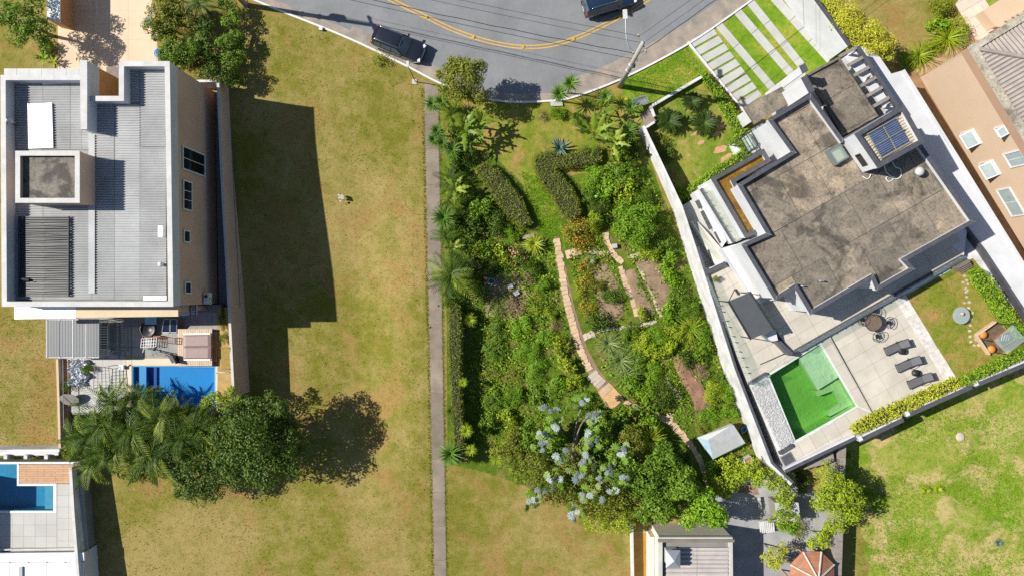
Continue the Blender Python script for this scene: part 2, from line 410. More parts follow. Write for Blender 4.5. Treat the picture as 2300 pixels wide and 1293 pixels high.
# lots
S('garden_lawn', [(985, 240), (1000, 250), (1300, 262), (1380, 200), (1440, 290), (1480, 420), (1545, 570), (1650, 860), (1700, 1020), (1640, 1110), (1420, 1170), (1090, 1060), (1005, 1040), (1003, 700), (990, 500)], .004, GARDEN)
S('front_verge', [(985, 196), (1080, 226), (1180, 236), (1300, 222), (1392, 186), (1440, 290), (1480, 330), (1360, 380), (1250, 400), (1180, 420), (1100, 340), (1000, 330), (990, 300)], .006, LAWN4)
S('mown_path', [(1170, 380), (1215, 395), (1240, 450), (1262, 500), (1270, 560), (1258, 600), (1225, 560), (1205, 500), (1180, 440)], .008, LAWN2)
S('front_lawn', [(1392, 184), (1486, 137), (1548, 98), (1600, 180), (1455, 250), (1440, 290)], .007, LAWN2)
S('cycad_lawn', [(1458, 246), (1578, 173), (1640, 250), (1690, 330), (1600, 400), (1522, 456), (1480, 380), (1446, 292)], .0065, LAWN5)
S('wild_lot', [(1895, 985), (2330, 800), (2600, 700), (2700, 1600), (1880, 1600)], .004, LAWN3)
S('dry_patch', [(1893, 1110), (1912, 1124), (1921, 1150), (1938, 1166), (1931, 1196), (1948, 1218), (1938, 1246), (1957, 1268), (1946, 1296), (1960, 1330), (1890, 1330)], .0065, LAWN)
S('drive_lawn', [(1548, 98), (1692, 2), (1830, -60), (1900, 110), (1800, 220), (1720, 262)], .006, LAWN2)
S('neighbour_lawn', [(1900, 40), (2000, -80), (2140, -80), (2160, 60), (2040, 170), (2000, 150)], .004, LAWN)
# little red soil patches and vegetable beds
def blob(cx, cy, rx, ry, z, a=0, n=14, seed=0):
    r = random.Random(seed + int(cx)); out = []
    for i in range(n):
        t = 2 * math.pi * i / n; k = r.uniform(.75, 1.2); x, y = rx * math.cos(t) * k, ry * math.sin(t) * k
        out.append((cx + x * math.cos(a) - y * math.sin(a), cy + x * math.sin(a) + y * math.cos(a)))
    return out
for i, (x, y, a, b) in enumerate([(1612, 300, 12, 5), (1618, 336, 16, 8), (1635, 355, 20, 9), (1600, 262, 9, 4), (1622, 285, 7, 5), (1575, 320, 8, 5), (1560, 300, 9, 5)]):
    S('soil_patch', blob(x, y, a, b, 0, -.4), .011, SOILRED)
def bed(name, pts, h, m):
    P = WP(pts); c = sum((Vector(p) for p in P), Vector((0, 0))) / len(P); mb = MB(); nn = len(P); r = random.Random(3)
    rings = [(1.0, 0), (.86, h * .7), (.5, h), (.2, h * .85)]
    vs_ = []
    for k, z in rings: vs_ += [(c.x + (p[0] - c.x) * k * r.uniform(.95, 1.05), c.y + (p[1] - c.y) * k * r.uniform(.95, 1.05), z + .006) for p in P]
    fs = [(i * nn + j, i * nn + (j + 1) % nn, (i + 1) * nn + (j + 1) % nn, (i + 1) * nn + j) for i in range(len(rings) - 1) for j in range(nn)] + [tuple(range(3 * nn, 4 * nn))]
    mb.add(vs_, fs); return mb.struct(name, m)
bed('soil_bed', [(1424, 590), (1440, 580), (1464, 574), (1484, 596), (1496, 632), (1514, 660), (1518, 690), (1500, 702), (1482, 696), (1466, 668), (1450, 640), (1440, 610)], .1, SOIL)
bed('soil_bed', [(1508, 800), (1524, 794), (1542, 806), (1556, 834), (1576, 856), (1594, 886), (1598, 908), (1582, 922), (1562, 918), (1552, 890), (1536, 868), (1520, 834)], .2, mat('brown_soil', (.25, .135, .085), .3, 1.5, .95, .6, 14))
bed('soil_bed', [(1330, 600), (1362, 590), (1392, 640), (1405, 700), (1375, 735), (1345, 690)], .1, SOIL)
bed('soil_bed', [(1400, 610), (1425, 602), (1470, 700), (1440, 722)], .1, SOIL)
bed('soil_bed', [(1085, 620), (1160, 610), (1190, 660), (1170, 720), (1090, 710)], .08, SOIL)
# sandy driveway top left
dv = S('driveway', [(130, -60), (330, -60), (352, 60), (358, 250), (130, 250)], .006, SAND); ORG[dv.name] = Vector((0, 0, 0))
tiles(WP([(133, -40), (331, -40), (350, 60), (354, 230), (133, 230)]), 0, 3.1, 2.6, .014, .0, .02, 'paving_slab', SAND, dv, .002)
S('side_lawn', [(-200, -60), (104, -60), (132, 60), (132, 160), (-200, 160)], .005, LAWN)

# ------------------------------------------------------------------ garden path stones
path = S('garden_path', [(1245, 532), (1258, 530), (1270, 600), (1290, 690), (1318, 780), (1345, 830), (1400, 900), (1370, 912), (1330, 860), (1300, 780), (1270, 690), (1252, 600)], .012, SOIL); ORG[path.name] = Vector((0, 0, 0))
def stones(line, w, step, m, jit=2.2, h=.06):
    P = smooth_line([Vector((x, y)) for x, y in line], 8); acc = 0; prev = P[0]; last = P[0]
    cum = [0]
    for i in range(1, len(P)): cum.append(cum[-1] + (P[i] - P[i - 1]).length)
    t = step / 2
    while t < cum[-1]:
        i = max(j for j in range(len(cum)) if cum[j] <= t); i = min(i, len(P) - 2)
        p = P[i].lerp(P[i + 1], (t - cum[i]) / max(cum[i + 1] - cum[i], 1e-4)); d = (P[i + 1] - P[i]).normalized(); nn = Vector((-d.y, d.x))
        hl, hw = step / 2 * .95, w / 2; q = []
        for a, b in ((-hl, -hw), (hl, -hw), (hl, hw), (-hl, hw)):
            c = p + d * (a + rnd.uniform(-.4, .4)) + nn * (b + rnd.uniform(-jit, jit)); q.append((c.x, c.y))
        MB().prism(WP(q), 0, h + rnd.uniform(-.015, .02)).build('paving_stone', m, path); t += step
stones([(1250, 536), (1257, 580), (1266, 640), (1277, 690), (1292, 750), (1310, 800), (1326, 834)], 15, 9, STONE)
stones([(1271, 574), (1288, 569), (1308, 563)], 17, 12, STONE)
stones([(1312, 565), (1336, 567), (1358, 568)], 8, 8, STONEW, 2)
stones([(1359, 522), (1366, 548), (1378, 570), (1398, 590)], 12, 9, STONE)
stones([(1394, 598), (1403, 630), (1415, 664)], 12, 9, STONE)
stones([(1419, 672), (1425, 692), (1430, 712)], 10, 20, STONE, 1)
stones([(1410, 578), (1426, 574), (1436, 568)], 6, 6, STONEW, 2)
stones([(1310, 758), (1326, 752), (1336, 748)], 15, 9, STONEW)
stones([(1341, 744), (1370, 738), (1400, 735), (1440, 729), (1472, 722)], 6, 8, STONEW, 2)
stones([(1432, 598), (1450, 628), (1466, 665), (1476, 692), (1484, 708)], 6, 9, STONEW, 2)
stones([(1328, 838), (1340, 852), (1352, 864)], 26, 9, STONEW, 2)
stones([(1356, 868), (1366, 880)], 26, 8, STONE, 2)
MB().prism(WP([(1343, 880), (1368, 858), (1402, 895), (1378, 916), (1366, 916)]), 0, .05).build('paving_stone', mat('ochre_slab', (.5, .31, .15), .2, 2, .9), path)
stones([(1402, 902), (1430, 915), (1470, 930), (1500, 945), (1520, 962), (1540, 985), (1560, 1012), (1580, 1050), (1590, 1085)], 13, 9, STONE, 2)
stones([(1484, 842), (1500, 860), (1520, 880), (1528, 900)], 8, 9, STONEW, 2)
stones([(1497, 932), (1510, 935)], 20, 8, STONE, 2)
stones([(1347, 690), (1352, 712), (1362, 730)], 7, 8, STONEW, 2)
# ------------------------------------------------------------------ building helpers
def corrugated(poly, ang, z, pitch, amp, name, mat_, parent, seg=4, slope=None):
    """corrugated sheet over a convex world polygon; ridges run along direction ang"""
    u = Vector((math.cos(ang), math.sin(ang))); v = Vector((-u.y, u.x)); P = [Vector(p) for p in poly]
    us = [p.dot(u) for p in P]; vv = [p.dot(v) for p in P]; v0, v1 = min(vv), max(vv)
    nrow = max(2, int((v1 - v0) / pitch * seg)); mb = MB(); prev = None
    def span(t):
        xs = []
        for i in range(len(P)):
            a, b = vv[i - 1], vv[i]
            if (a - t) * (b - t) <= 0 and abs(a - b) > 1e-9: xs.append(us[i - 1] + (us[i] - us[i - 1]) * (t - a) / (b - a))
        return (min(xs), max(xs)) if xs else None
    rows = []
    for i in range(nrow + 1):
        t = v0 + (v1 - v0) * min(max(i / nrow, 1e-4), 1 - 1e-4); sp = span(t)
        h = z + amp * math.cos(2 * math.pi * (t - v0) / pitch)
        a, b = u * sp[0] + v * t, u * sp[1] + v * t
        za, zb = (h, h) if slope is None else (h + slope(a), h + slope(b))
        rows += [(a.x, a.y, za), (b.x, b.y, zb)]
    mb.add(rows, [(2 * i, 2 * i + 1, 2 * i + 3, 2 * i + 2) for i in range(nrow)])
    return mb.build(name, mat_, parent)
def parapet(pts_w, z0, z1, cap, th, wall_m, cap_m, root, ov=.04, inward=1):
    """closed wall ring (outer face on pts) with a cap; one mesh for the ring, one for the cap"""
    a = sum(pts_w[i][0] * pts_w[(i + 1) % len(pts_w)][1] - pts_w[(i + 1) % len(pts_w)][0] * pts_w[i][1] for i in range(len(pts_w)))
    P = pts_w if a > 0 else pts_w[::-1]
    w = MB().band(P, th, 0, z0, z1, True).build('parapet', wall_m, root)
    MB().band(P, th + ov, ov, z1 + .002, z1 + cap, True).build('coping', cap_m, w)
    return w
def window_x(root, X, y0, y1, z0, z1, nx=2, glass=None, side=1, frame=None):
    """window in a wall that faces +x (side=1): frame, sashes and panes"""
    fr = MB(); t = .12; d = .08
    for (a, b, c, e) in ((y0, y1, z0, z0 + t), (y0, y1, z1 - t, z1), (y0, y0 + t, z0 + t, z1 - t), (y1 - t, y1, z0 + t, z1 - t)):
        fr.box((X + side * d / 2, (a + b) / 2, (c + e) / 2), (d, b - a, e - c))
    w = fr.build('window', frame or WHITEP, root)
    wd = (y1 - y0 - 2 * t) / nx
    for i in range(nx):
        MB().box((X + side * .02, y0 + t + wd * (i + .5), (z0 + z1) / 2), (.03, wd - .05, z1 - z0 - 2 * t), 0).build('pane', glass or GLASSD, w)
        if i: MB().box((X + side * .035, y0 + t + wd * i, (z0 + z1) / 2), (.06, .05, z1 - z0 - 2 * t), 0).build('mullion', frame or WHITEP, w)
    return w
def rail_glass(root, a, b, z, h=1.0, posts=True, pm=None, step=1.1):
    a, b = Vector((a[0], a[1])), Vector((b[0], b[1])); d = b - a; L = d.length; k = max(1, round(L / step)); ang = math.atan2(d.y, d.x)
    for i in range(k):
        p = a + d * ((i + .5) / k); MB().box((p.x, p.y, z + h / 2 + .05), (L / k - .03, .016, h), ang).build('glass_panel', GLASSR, root)
        for s in (.2, .8):
            q = a + d * ((i + s) / k); MB().box((q.x, q.y, z + .12), (.06, .07, .24), ang).build('clamp', STEEL, root)

# ------------------------------------------------------------------ left house with corrugated roof
ZR, ZP = 7.1, 8.1
hA = thing('house', 'tan rendered house with grey corrugated roof behind white parapets', 'house', W(250, 430).to_tuple())
OUT = WP([(2, 170), (181, 170), (181, 150), (195, 150), (195, 217), (268, 217), (268, 139), (380, 139), (388, 687), (5, 687)], ZP)
MB().prism(offset(OUT, -.02, True), 0, ZR - .25).build('wall', TAN, hA)
def seg_wall(pts, th, z0, z1, m=TAN, capm=COPW, closed=False):
    w = MB().band(pts, 0, th, z0, z1, closed).build('parapet', m, hA); MB().band(pts, .03, th + .05, z1 + .002, z1 + .07, closed).build('coping', capm, w)
parapet(OUT, ZR - .25, ZP - .07, .07, .32, WALLW, COPW, hA)
# tall fin wall between the two halves
fin = WP([(181, 137), (195, 137), (195, 290), (183, 290)], ZP + .35)
f_ = MB().prism(fin, ZR - .25, ZP + .3).build('fin_wall', WALLW, hA); MB().prism(offset(fin, .04, True), ZP + .302, ZP + .38).build('coping', COPW, f_)
MB().prism(WP([(196, 140), (197, 140), (197, 215), (196, 215)], ZP), 1.0, ZP - .05).build('entry_wall', ORANGE, hA)
MB().prism(WP([(238, 150), (300, 150), (300, 222), (238, 222)], 3.0), 2.7, 2.95).build('entry_canopy', mat('dark_tile', (.14, .095, .07), .3, 2, .6), hA)
# tiled ledge at the front
lz = 6.6; ld = WP([(9, 154), (181, 154), (181, 171), (9, 171)], lz)
tiles(ld, 0, 1.0, 1.1, .02, lz - .15, lz, 'ledge_tile', COPW, hA, .002)
MB().prism(WP([(9, 155), (181, 155), (181, 170), (9, 170)], lz - .16), 5.8, lz - .16).build('ledge', WALLW, hA)
# roof sheets (ridges run left to right)
rf = MB().prism(offset(OUT, .3, True) if area(offset(OUT, .3, True)) < area(OUT) else offset(OUT, -.3, True), ZR - .26, ZR - .1).build('roof', CONCD, hA)
def roofpoly(x0, y0, x1, y1): return WP([(x0, y0), (x1, y0), (x1, y1), (x0, y1)], ZR)
def lobe(a, b): return lambda p: 0
for (x0, y0, x1, y1) in [(34, 184, 96, 336), (96, 184, 158, 336), (158, 184, 183, 336), (158, 336, 206, 672), (34, 336, 96, 672), (96, 336, 158, 672),
                         (206, 232, 257, 400), (206, 400, 257, 672), (257, 232, 314, 440), (257, 440, 314, 672), (314, 148, 372, 330), (314, 330, 373, 520), (314, 520, 374, 672),
                         (284, 148, 314, 232), (183, 292, 206, 336)]:
    corrugated(roofpoly(x0 + .25, y0 + .15, x1 - .25, y1 - .15), 0, ZR + rnd.uniform(-.03, .03), .2, .055, 'roof_sheet', CORR, rf)
corrugated(roofpoly(199, 232, 206, 292), 0, ZR, .2, .055, 'roof_sheet', CORR, rf)
MB().box(W(206, 480, ZR + .06), (.5, 12.6, .035)).build('ridge_cap', CORR, rf)
MB().prism(WP([(322, 664), (374, 664), (374, 674), (322, 674)], ZR + .1), ZR + .02, ZR + .1).build('flashing', STEEL, rf)
MB().prism(WP([(95, 184), (180, 181), (180, 185), (95, 190)], ZR + .12), ZR + .02, ZR + .12).build('flashing', WHITES, rf)
# windows on the lit side wall
XW = OUT[8][0] + .02
def xw(y): t = (y - OUT[8][1]) / (OUT[7][1] - OUT[8][1]); return OUT[8][0] + (OUT[7][0] - OUT[8][0]) * t + .025
window_x(hA, xw(10.5), 9.55, 11.5, 2.3, 6.3, 2)
window_x(hA, xw(7.5), 6.3, 8.75, 4.75, 6.3, 3)
window_x(hA, xw(4.1), 3.65, 4.7, 5.2, 6.3, 1)
window_x(hA, xw(0), -.5, .52, 5.15, 6.25, 1)
# back porch roofs
pz = 6.3
MB().prism(WP([(32, 689), (170, 686), (170, 714), (32, 716)], pz), pz - .2, pz).build('porch_roof', WHITES, hA)
MB().prism(WP([(170.5, 684), (400, 682), (400, 710), (170.5, 713)], pz + .05), pz - .15, pz + .05).build('porch_roof', mat('beige_porch_sheet', (.5, .40, .26), .08, 1, .8), hA)
bl = MB().prism(WP([(400, 684), (441, 684), (441, 708), (400, 709)], 3.4), 3.2, 3.4).build('balcony', WALLW, hA)
for i in range(5): MB().beam(W(427, 685 + i * 5.4, 3.95), W(440, 685 + i * 5.4, 3.95), .05, .05).build('rail_bar', BLACK, bl)
for x in (427, 440): MB().beam(W(x, 684, 3.95), W(x, 708, 3.95), .06, .06).build('rail_bar', BLACK, bl)
for x, y in ((427, 684), (440, 684), (427, 708), (440, 708)): MB().beam(W(x, y, 3.4), W(x, y, 3.95), .05, .05).build('rail_post', BLACK, bl)
MB().prism(WP([(180, 690), (188, 690), (188, 700), (180, 700)], pz - .21), 0, pz - .21).build('porch_column', TAN, hA)
MB().prism(WP([(390, 690), (397, 690), (397, 700), (390, 700)], pz - .21), 0, pz - .21).build('porch_column', TAN, hA)
MB().prism(WP([(40, 690), (48, 690), (48, 700), (40, 700)], pz - .21), 0, pz - .21).build('porch_column', TAN, hA)
# air conditioner on the side wall
ac = thing('air_conditioner', 'white air conditioner unit on the tan side wall', 'air conditioner', (xw(-.9) + .32, -.9, 2.4))
c = Vector(ac.location)
MB().box((c.x, c.y, c.z + .35), (.42, .95, .62)).build('case', WHITEP, ac)
MB().torus((c.x + .22, c.y - .15, c.z + .35), .22, .02, 16, 4, Matrix.Rotation(math.pi / 2, 3, 'Y')).build('fan_guard', DARKM, ac)
MB().lathe((c.x - .02, c.y + .2, c.z + .67), [(.02, 0), (.14, .01), (.14, .02), (.01, .022)], 12).build('top_vent', DARKM, ac)
MB().beam((c.x - .35, c.y - .3, c.z + .02), (c.x + .2, c.y - .3, c.z + .02), .04, .04).build('bracket', STEEL, ac)
MB().beam((c.x - .35, c.y + .3, c.z + .02), (c.x + .2, c.y + .3, c.z + .02), .04, .04).build('bracket', STEEL, ac)
# water tank tower on the roof
tz = 9.15
tk = MB().prism(WP([(36, 341), (177, 341), (177, 454), (36, 454)], tz), ZR - .1, tz - .5).build('tank_room', TAN, hA)
TO = WP([(35, 340), (178, 340), (178, 455), (35, 455)], tz)
pr = MB().band(TO[::-1], .28, 0, tz - .5, tz - .07, True).build('parapet', TAN, tk)
MB().band(TO[::-1], .34, .03, tz - .068, tz, True).build('coping', COPW, tk)
MB().prism(WP([(44, 349), (169, 349), (169, 446), (44, 446)], tz - .42), tz - .48, tz - .4).build('tank_floor', TANKC, tk)
# solar pool heating mat
sm = thing('solar_heating_mat', 'black striped solar pool heating mat on the corrugated roof', 'solar mat', W(100, 575, ZR + .05).to_tuple())
r5 = random.Random(5)
for i in range(44):
    y = 488 + i * 4.08; off = r5.uniform(-1.2, 1.2)
    MB().tube([W(44, y, ZR + .12), W(100, y + off, ZR + .14), W(154, y + r5.uniform(-.8, .8), ZR + .12)], .058, 5).build('tube', BLACK, sm)
for x in (43, 155): MB().tube([W(x, 486, ZR + .15), W(x, 666, ZR + .15)], .075, 8).build('header_pipe', BLACK, sm)
MB().tube([W(46, 626, ZR + .25), W(66, 629, ZR + .28)], .12, 8).build('elbow_pipe', BLACK, sm)
# white translucent sheets (skylights)
sk = thing('skylight', 'three bright white skylight sheets on the corrugated roof', 'skylight', W(90, 283, ZR).to_tuple())
for q in ([(63, 234), (116, 231), (117, 264), (64, 266)], [(65, 266.5), (117, 264.5), (118, 299), (65, 301)], [(65, 301.5), (118, 299.5), (119, 332), (66, 334)]):
    MB().prism(WP(q, ZR + .14), ZR + .04, ZR + .14).build('sheet', WHITES, sk)
MB().prism(WP([(62, 232), (63, 232), (65, 334), (64, 334)], ZR + .15), ZR + .03, ZR + .15).build('side_trim', STEEL, sk)
vt = thing('roof_vent', 'pale conical vent pipe by the left parapet of the corrugated roof', 'vent', W(36, 277, ZR).to_tuple())
c = Vector(vt.location)
MB().tube([c, c + Vector((0, 0, .75))], .16, 14).build('pipe', STEEL, vt, True); MB().lathe(c + Vector((0, 0, .72)), [(.3, 0), (.3, .06), (.12, .2), (.1, .3), (.02, .34)], 18).build('cowl', COPW, vt, True)
vt = thing('roof_vent', 'small round turbine vent beside the right parapet of the corrugated roof', 'vent', W(366, 594, ZR).to_tuple()); c = Vector(vt.location)
MB().tube([c, c + Vector((0, 0, .3))], .12, 12).build('pipe', STEEL, vt, True); MB().lathe(c + Vector((0, 0, .28)), [(.12, 0), (.2, .08), (.2, .16), (.08, .25), (.02, .26)], 16).build('cowl', COPW, vt, True)
vb = thing('vent_box', 'small white box fixed to the right parapet of the corrugated roof', 'vent box', W(369, 521, ZR).to_tuple()); c = Vector(vb.location)
MB().box(c + Vector((0, 0, .32)), (.3, .8, .55)).build('case', WHITES, vb); MB().box(c + Vector((0, 0, .615)), (.36, .86, .03)).build('lid', WHITES, vb)

# side passage, boundary wall, rubble strip
MB().prism(WP([(484, 205), (515, 205), (540, 690), (492, 690)]), 0, .03).struct('side_passage', CONCD)
wb = thing('boundary_wall', 'long tan boundary wall between the tan house and the dry lawn', 'wall', W(525, 540).to_tuple())
BW = WP([(512, 199), (521, 400), (534, 640), (546, 884)])
MB().band(BW, .08, .1, -1.6, [2.0, 2.1, 2.05, 2.0]).build('wall', TAN, wb); MB().band(BW, .1, .12, [2.002, 2.102, 2.052, 2.002], [2.07, 2.17, 2.12, 2.07]).build('coping', COPW, wb)
MB().band(WP([(456, 197), (510, 196)], 0), .1, .1, 0, 1.9).build('return_wall', WALLW, wb)
rb = MB(); r9 = random.Random(9)
for i in range(70):
    t = r9.random(); x = 495 + t * 22 + r9.uniform(-5, 5); y = 225 + t * 380; p = W(x, y); s = r9.uniform(.12, .3)
    rb.box((p.x, p.y, .03 + s * .3), (s * 1.6, s, s * .6), r9.uniform(0, 3))
o = rb.build('stone_edging', mat('bluish_stone', (.3, .33, .38), .35, 2, .8)); tag(o, 'strip of bluish broken stones along the narrow side passage', 'stones', kind='stuff')

# ------------------------------------------------------------------ back patio of the left house
PZ = .9
PAT = WP([(133, 684), (497, 684), (512, 930), (128, 930)], PZ); POOLB = WP([(297, 821), (483, 823), (483, 911), (297, 911)], PZ)
pt = thing('patio', 'grey concrete patio around the blue pool behind the tan house', 'patio', W(320, 800).to_tuple())
for q in minus(PAT, offset(POOLB, -.02, True) if area(offset(POOLB, -.02, True)) > area(POOLB) else offset(POOLB, .02, True)):
    MB().prism(q, 0, PZ - .03).build('base', CONCD, pt)
upper = WP([(180, 700), (490, 700), (490, 803), (180, 803)], PZ)
tiles(upper, 0, 1.3, 1.3, .015, PZ - .03, PZ, 'floor_tile', mat('patio_concrete', (.27, .265, .25), .12, .9, .85, rand=.12), pt, .002)
lower = WP([(150, 804), (283, 804), (283, 925), (150, 925)], PZ)
tiles(lower, 0, 1.6, 1.6, .015, PZ - .03, PZ + .01, 'floor_tile', TILEG, pt, .002)
cop = MB(); 
for q in ([(284, 806), (296, 806), (296, 924), (284, 924)], [(296.5, 804), (400, 804), (400, 820), (296.5, 820)], [(484, 822), (489, 822), (489, 924), (484, 924)], [(297, 912), (483.5, 912), (483.5, 918), (297, 918)]):
    MB().prism(WP(q, PZ), PZ - .03, PZ + .03).build('coping_stone', TANP if q[0][1] > 900 else mat('pool_edge', (.55, .45, .33), .1, 1, .7) if 'pool_edge' not in MATS else MATS['pool_edge'], pt)
pl = thing('swimming_pool', 'rectangular pool of bright blue water behind the tan house', 'pool', W(390, 866).to_tuple())
BL = mat('blue_liner', (.02, .30, .62), .05, .7, .5); BLD = mat('dark_blue_liner', (.005, .06, .32), .08, .7, .5)
MB().prism(WP([(297, 821), (483, 821), (483, 912), (297, 912)], .04), .006, .04).build('basin_floor', BL, pl)
b4 = offset(POOLB, 0, True); MB().band(POOLB if area(offset(POOLB, -.08, True)) > area(POOLB) else POOLB, .0, .06, .04, PZ - .02, True).build('basin_wall', BL, pl)
MB().prism(WP([(297.5, 822), (314, 822), (314, 911), (297.5, 911)], .45), .04, .5).build('bench', BLD, pl)
MB().prism(WP([(314.3, 822), (330, 822), (330, 911), (314.3, 911)], .5), .04, .62).build('entry_step', BL, pl)
MB().prism(WP([(330.3, 822), (352, 822), (352, 911), (330.3, 911)], .2), .04, .2).build('lower_step', BLD, pl)
wq = WP([(297.6, 821.6), (482.4, 823.6), (482.4, 910.4), (297.6, 910.4)], PZ - .1)
MB().prism(wq, .03, PZ - .1).build('water', watermat('pool_water_blue', (.18, .75, .97), .55, .02), pl)
# deck with covered spa
dk = thing('spa_deck', 'raised orange timber deck around the covered spa by the blue pool', 'deck', W(440, 778, PZ).to_tuple())
DKP = [(399, 737), (476, 737), (484, 742), (484, 815), (474, 822), (399, 822)]
MB().prism(WP([(400, 739), (474, 739), (474, 818), (400, 818)], PZ + .5), PZ - .02, PZ + .44).build('frame', WOOD, dk)
tiles(WP([(399, 738), (476, 738), (476, 821), (399, 821)], PZ + .5), 0, .16, 4.2, .02, PZ + .45, PZ + .5, 'board', WOODP, dk, .003)
MB().prism(WP([(476.5, 745), (486, 745), (486, 812), (476.5, 812)], PZ + .2), PZ - .02, PZ + .2).build('side_step', WOOD, dk)
sp = thing('spa_cover', 'mauve quilted cover on the square spa in the timber deck', 'spa cover', W(441, 778, PZ + .5).to_tuple())
SPM = mat('mauve_vinyl', (.25, .175, .16), .1, 3, .6)
for q in ([(411, 753), (473, 751), (473, 778), (411, 778.5)], [(411, 779.5), (473, 779), (473, 805), (411, 805)]):
    P_ = WP(q, PZ + .72); cx = sum(p[0] for p in P_) / 4; cy = sum(p[1] for p in P_) / 4
    m = MB(); vs_ = [(p[0], p[1], PZ + .5) for p in P_] + [(p[0], p[1], PZ + .66) for p in P_] + [(cx + (p[0] - cx) * .8, cy + (p[1] - cy) * .8, PZ + .74) for p in P_]
    m.add(vs_, [(i, (i + 1) % 4, 4 + (i + 1) % 4, 4 + i) for i in range(4)] + [(4 + i, 4 + (i + 1) % 4, 8 + (i + 1) % 4, 8 + i) for i in range(4)] + [(8, 9, 10, 11), (3, 2, 1, 0)]).build('quilted_half', SPM, sp)
MB().prism(WP([(412, 748), (472, 747), (472, 750), (412, 751)], PZ + .62), PZ + .5, PZ + .62).build('rim', WHITES, sp); MB().prism(WP([(412, 806), (472, 806), (472, 808.5), (412, 808.5)], PZ + .62), PZ + .5, PZ + .62).build('rim', WHITES, sp)
# polycarbonate canopy
cz = 3.3
cn = thing('patio_canopy', 'translucent grey polycarbonate canopy beside the back patio', 'canopy', W(170, 770).to_tuple())
CP = [(105, 717), (222, 716), (222, 801), (105, 802)]
for i in range(4):
    x0 = 105 + i * 29.2; MB().prism(WP([(x0 + .6, 718), (x0 + 28.6, 718), (x0 + 28.6, 801), (x0 + .6, 801)], cz), cz - .02, cz).build('sheet', POLY, cn)
for i in range(5):
    x = 105 + i * 29.2; MB().beam(W(x, 717, cz - .05), W(x, 802, cz - .05), .07, .1).build('rafter', COPW if i in (0, 4) else STEEL, cn)
for y in (717, 774, 802): MB().beam(W(104, y, cz - .14), W(223, y, cz - .14), .08, .1).build('purlin', COPW, cn)
for i in range(18): MB().beam(W(108 + i * 6.4, 718, cz + .008), W(108 + i * 6.4, 801, cz + .008), .012, .012).build('rib', POLY, cn)
for x, y in ((106, 719), (221, 719), (106, 800), (221, 800)): MB().beam(W(x, y, cz - .2), Vector((W(x, y, cz - .2).x, W(x, y, cz - .2).y, 0)), .1, .1).build('post', COPW, cn)
# slatted rack beside the canopy
rk = thing('slatted_rack', 'grey slatted shelf rack under the edge of the patio canopy', 'rack', W(232, 752, PZ).to_tuple())
for i in range(12): MB().beam(W(225, 722 + i * 5.6, PZ + 1.1), W(242, 722 + i * 5.6, PZ + 1.1), .05, .04).build('slat', STEEL, rk)
for x in (225, 242): MB().beam(W(x, 721, PZ + 1.06), W(x, 785, PZ + 1.06), .05, .05).build('rail', STEEL, rk)
for x, y in ((225, 721), (242, 721), (225, 785), (242, 785)): MB().beam(Vector((W(x, y, PZ + 1).x, W(x, y, PZ + 1).y, PZ)), W(x, y, PZ + 1.08), .05, .05).build('leg', STEEL, rk)
MB().prism(WP([(226, 724), (241, 724), (241, 782), (226, 782)], PZ + .5), PZ + .46, PZ + .5).build('shelf', BLACK, rk)
# left planter wall with wood fence
fw = thing('side_fence', 'orange timber fence on the tan wall at the left of the back patio', 'fence', W(135, 900).to_tuple())
FL = WP([(128, 806), (131, 900), (134, 1005)], 1.5)
MB().band(FL, .1, .1, 0, 1.5).build('wall', TANP, fw)
tiles(WP([(135, 807), (153, 806), (154, 960), (137, 962)], 1.05), 0, .14, 8, .012, PZ, 1.05, 'board', WOOD, fw, .004)
MB().tube([W(141, 806, 1.7), W(143, 960, 1.7)], .03, 6).build('hand_rail', STEEL, fw)
for y in (812, 860, 910, 955): MB().tube([W(141.5, y, 1.0), W(141.5, y, 1.7)], .03, 6).build('rail_post', STEEL, fw)
# right planter strip, bamboo screen
MB().prism(WP([(486, 690), (512, 690), (522, 905), (490, 905)], .95), 0, .95).struct('planter_bed', mat('ochre_paving', (.36, .24, .08), .25, 1.5, .85))
bs = thing('bamboo_screen', 'yellow bamboo screen leaning by the boundary wall next to the spa deck', 'screen', W(503, 806, .95).to_tuple())
for i in range(16): MB().tube([W(497 + i * 1.1, 779, 1.9 + .02 * i), W(498 + i * 1.1, 832, 1.7 + .02 * i)], .02, 5).build('cane', mat('bamboo', (.4, .3, .06), .2, 4, .7) if 'bamboo' not in MATS else MATS['bamboo'], bs)
for y in (782, 806, 829): MB().beam(W(496, y, 1.78), W(515, y, 2.05), .03, .03).build('cross_cane', BARK, bs)
for x, y in ((497, 782), (514, 829), (497, 829), (514, 782)): MB().beam(Vector((W(x, y, 1.8).x, W(x, y, 1.8).y, .95)), W(x, y, 1.8), .04, .04).build('stake', BARK, bs)
gt = thing('garden_gate', 'white bar gate below the bamboo screen beside the blue pool', 'gate', W(505, 834, .95).to_tuple())
for k in range(3): MB().beam(W(489, 835, 1.1 + .25 * k), W(517, 837, 1.1 + .25 * k), .05, .04).build('bar', WHITEP, gt)
for x in (489, 503, 517): MB().beam(Vector((*W(x, 836, 1.3).to_2d(), .95)), Vector((*W(x, 836, 1.3).to_2d(), 1.7)), .06, .06).build('post', WHITEP, gt)

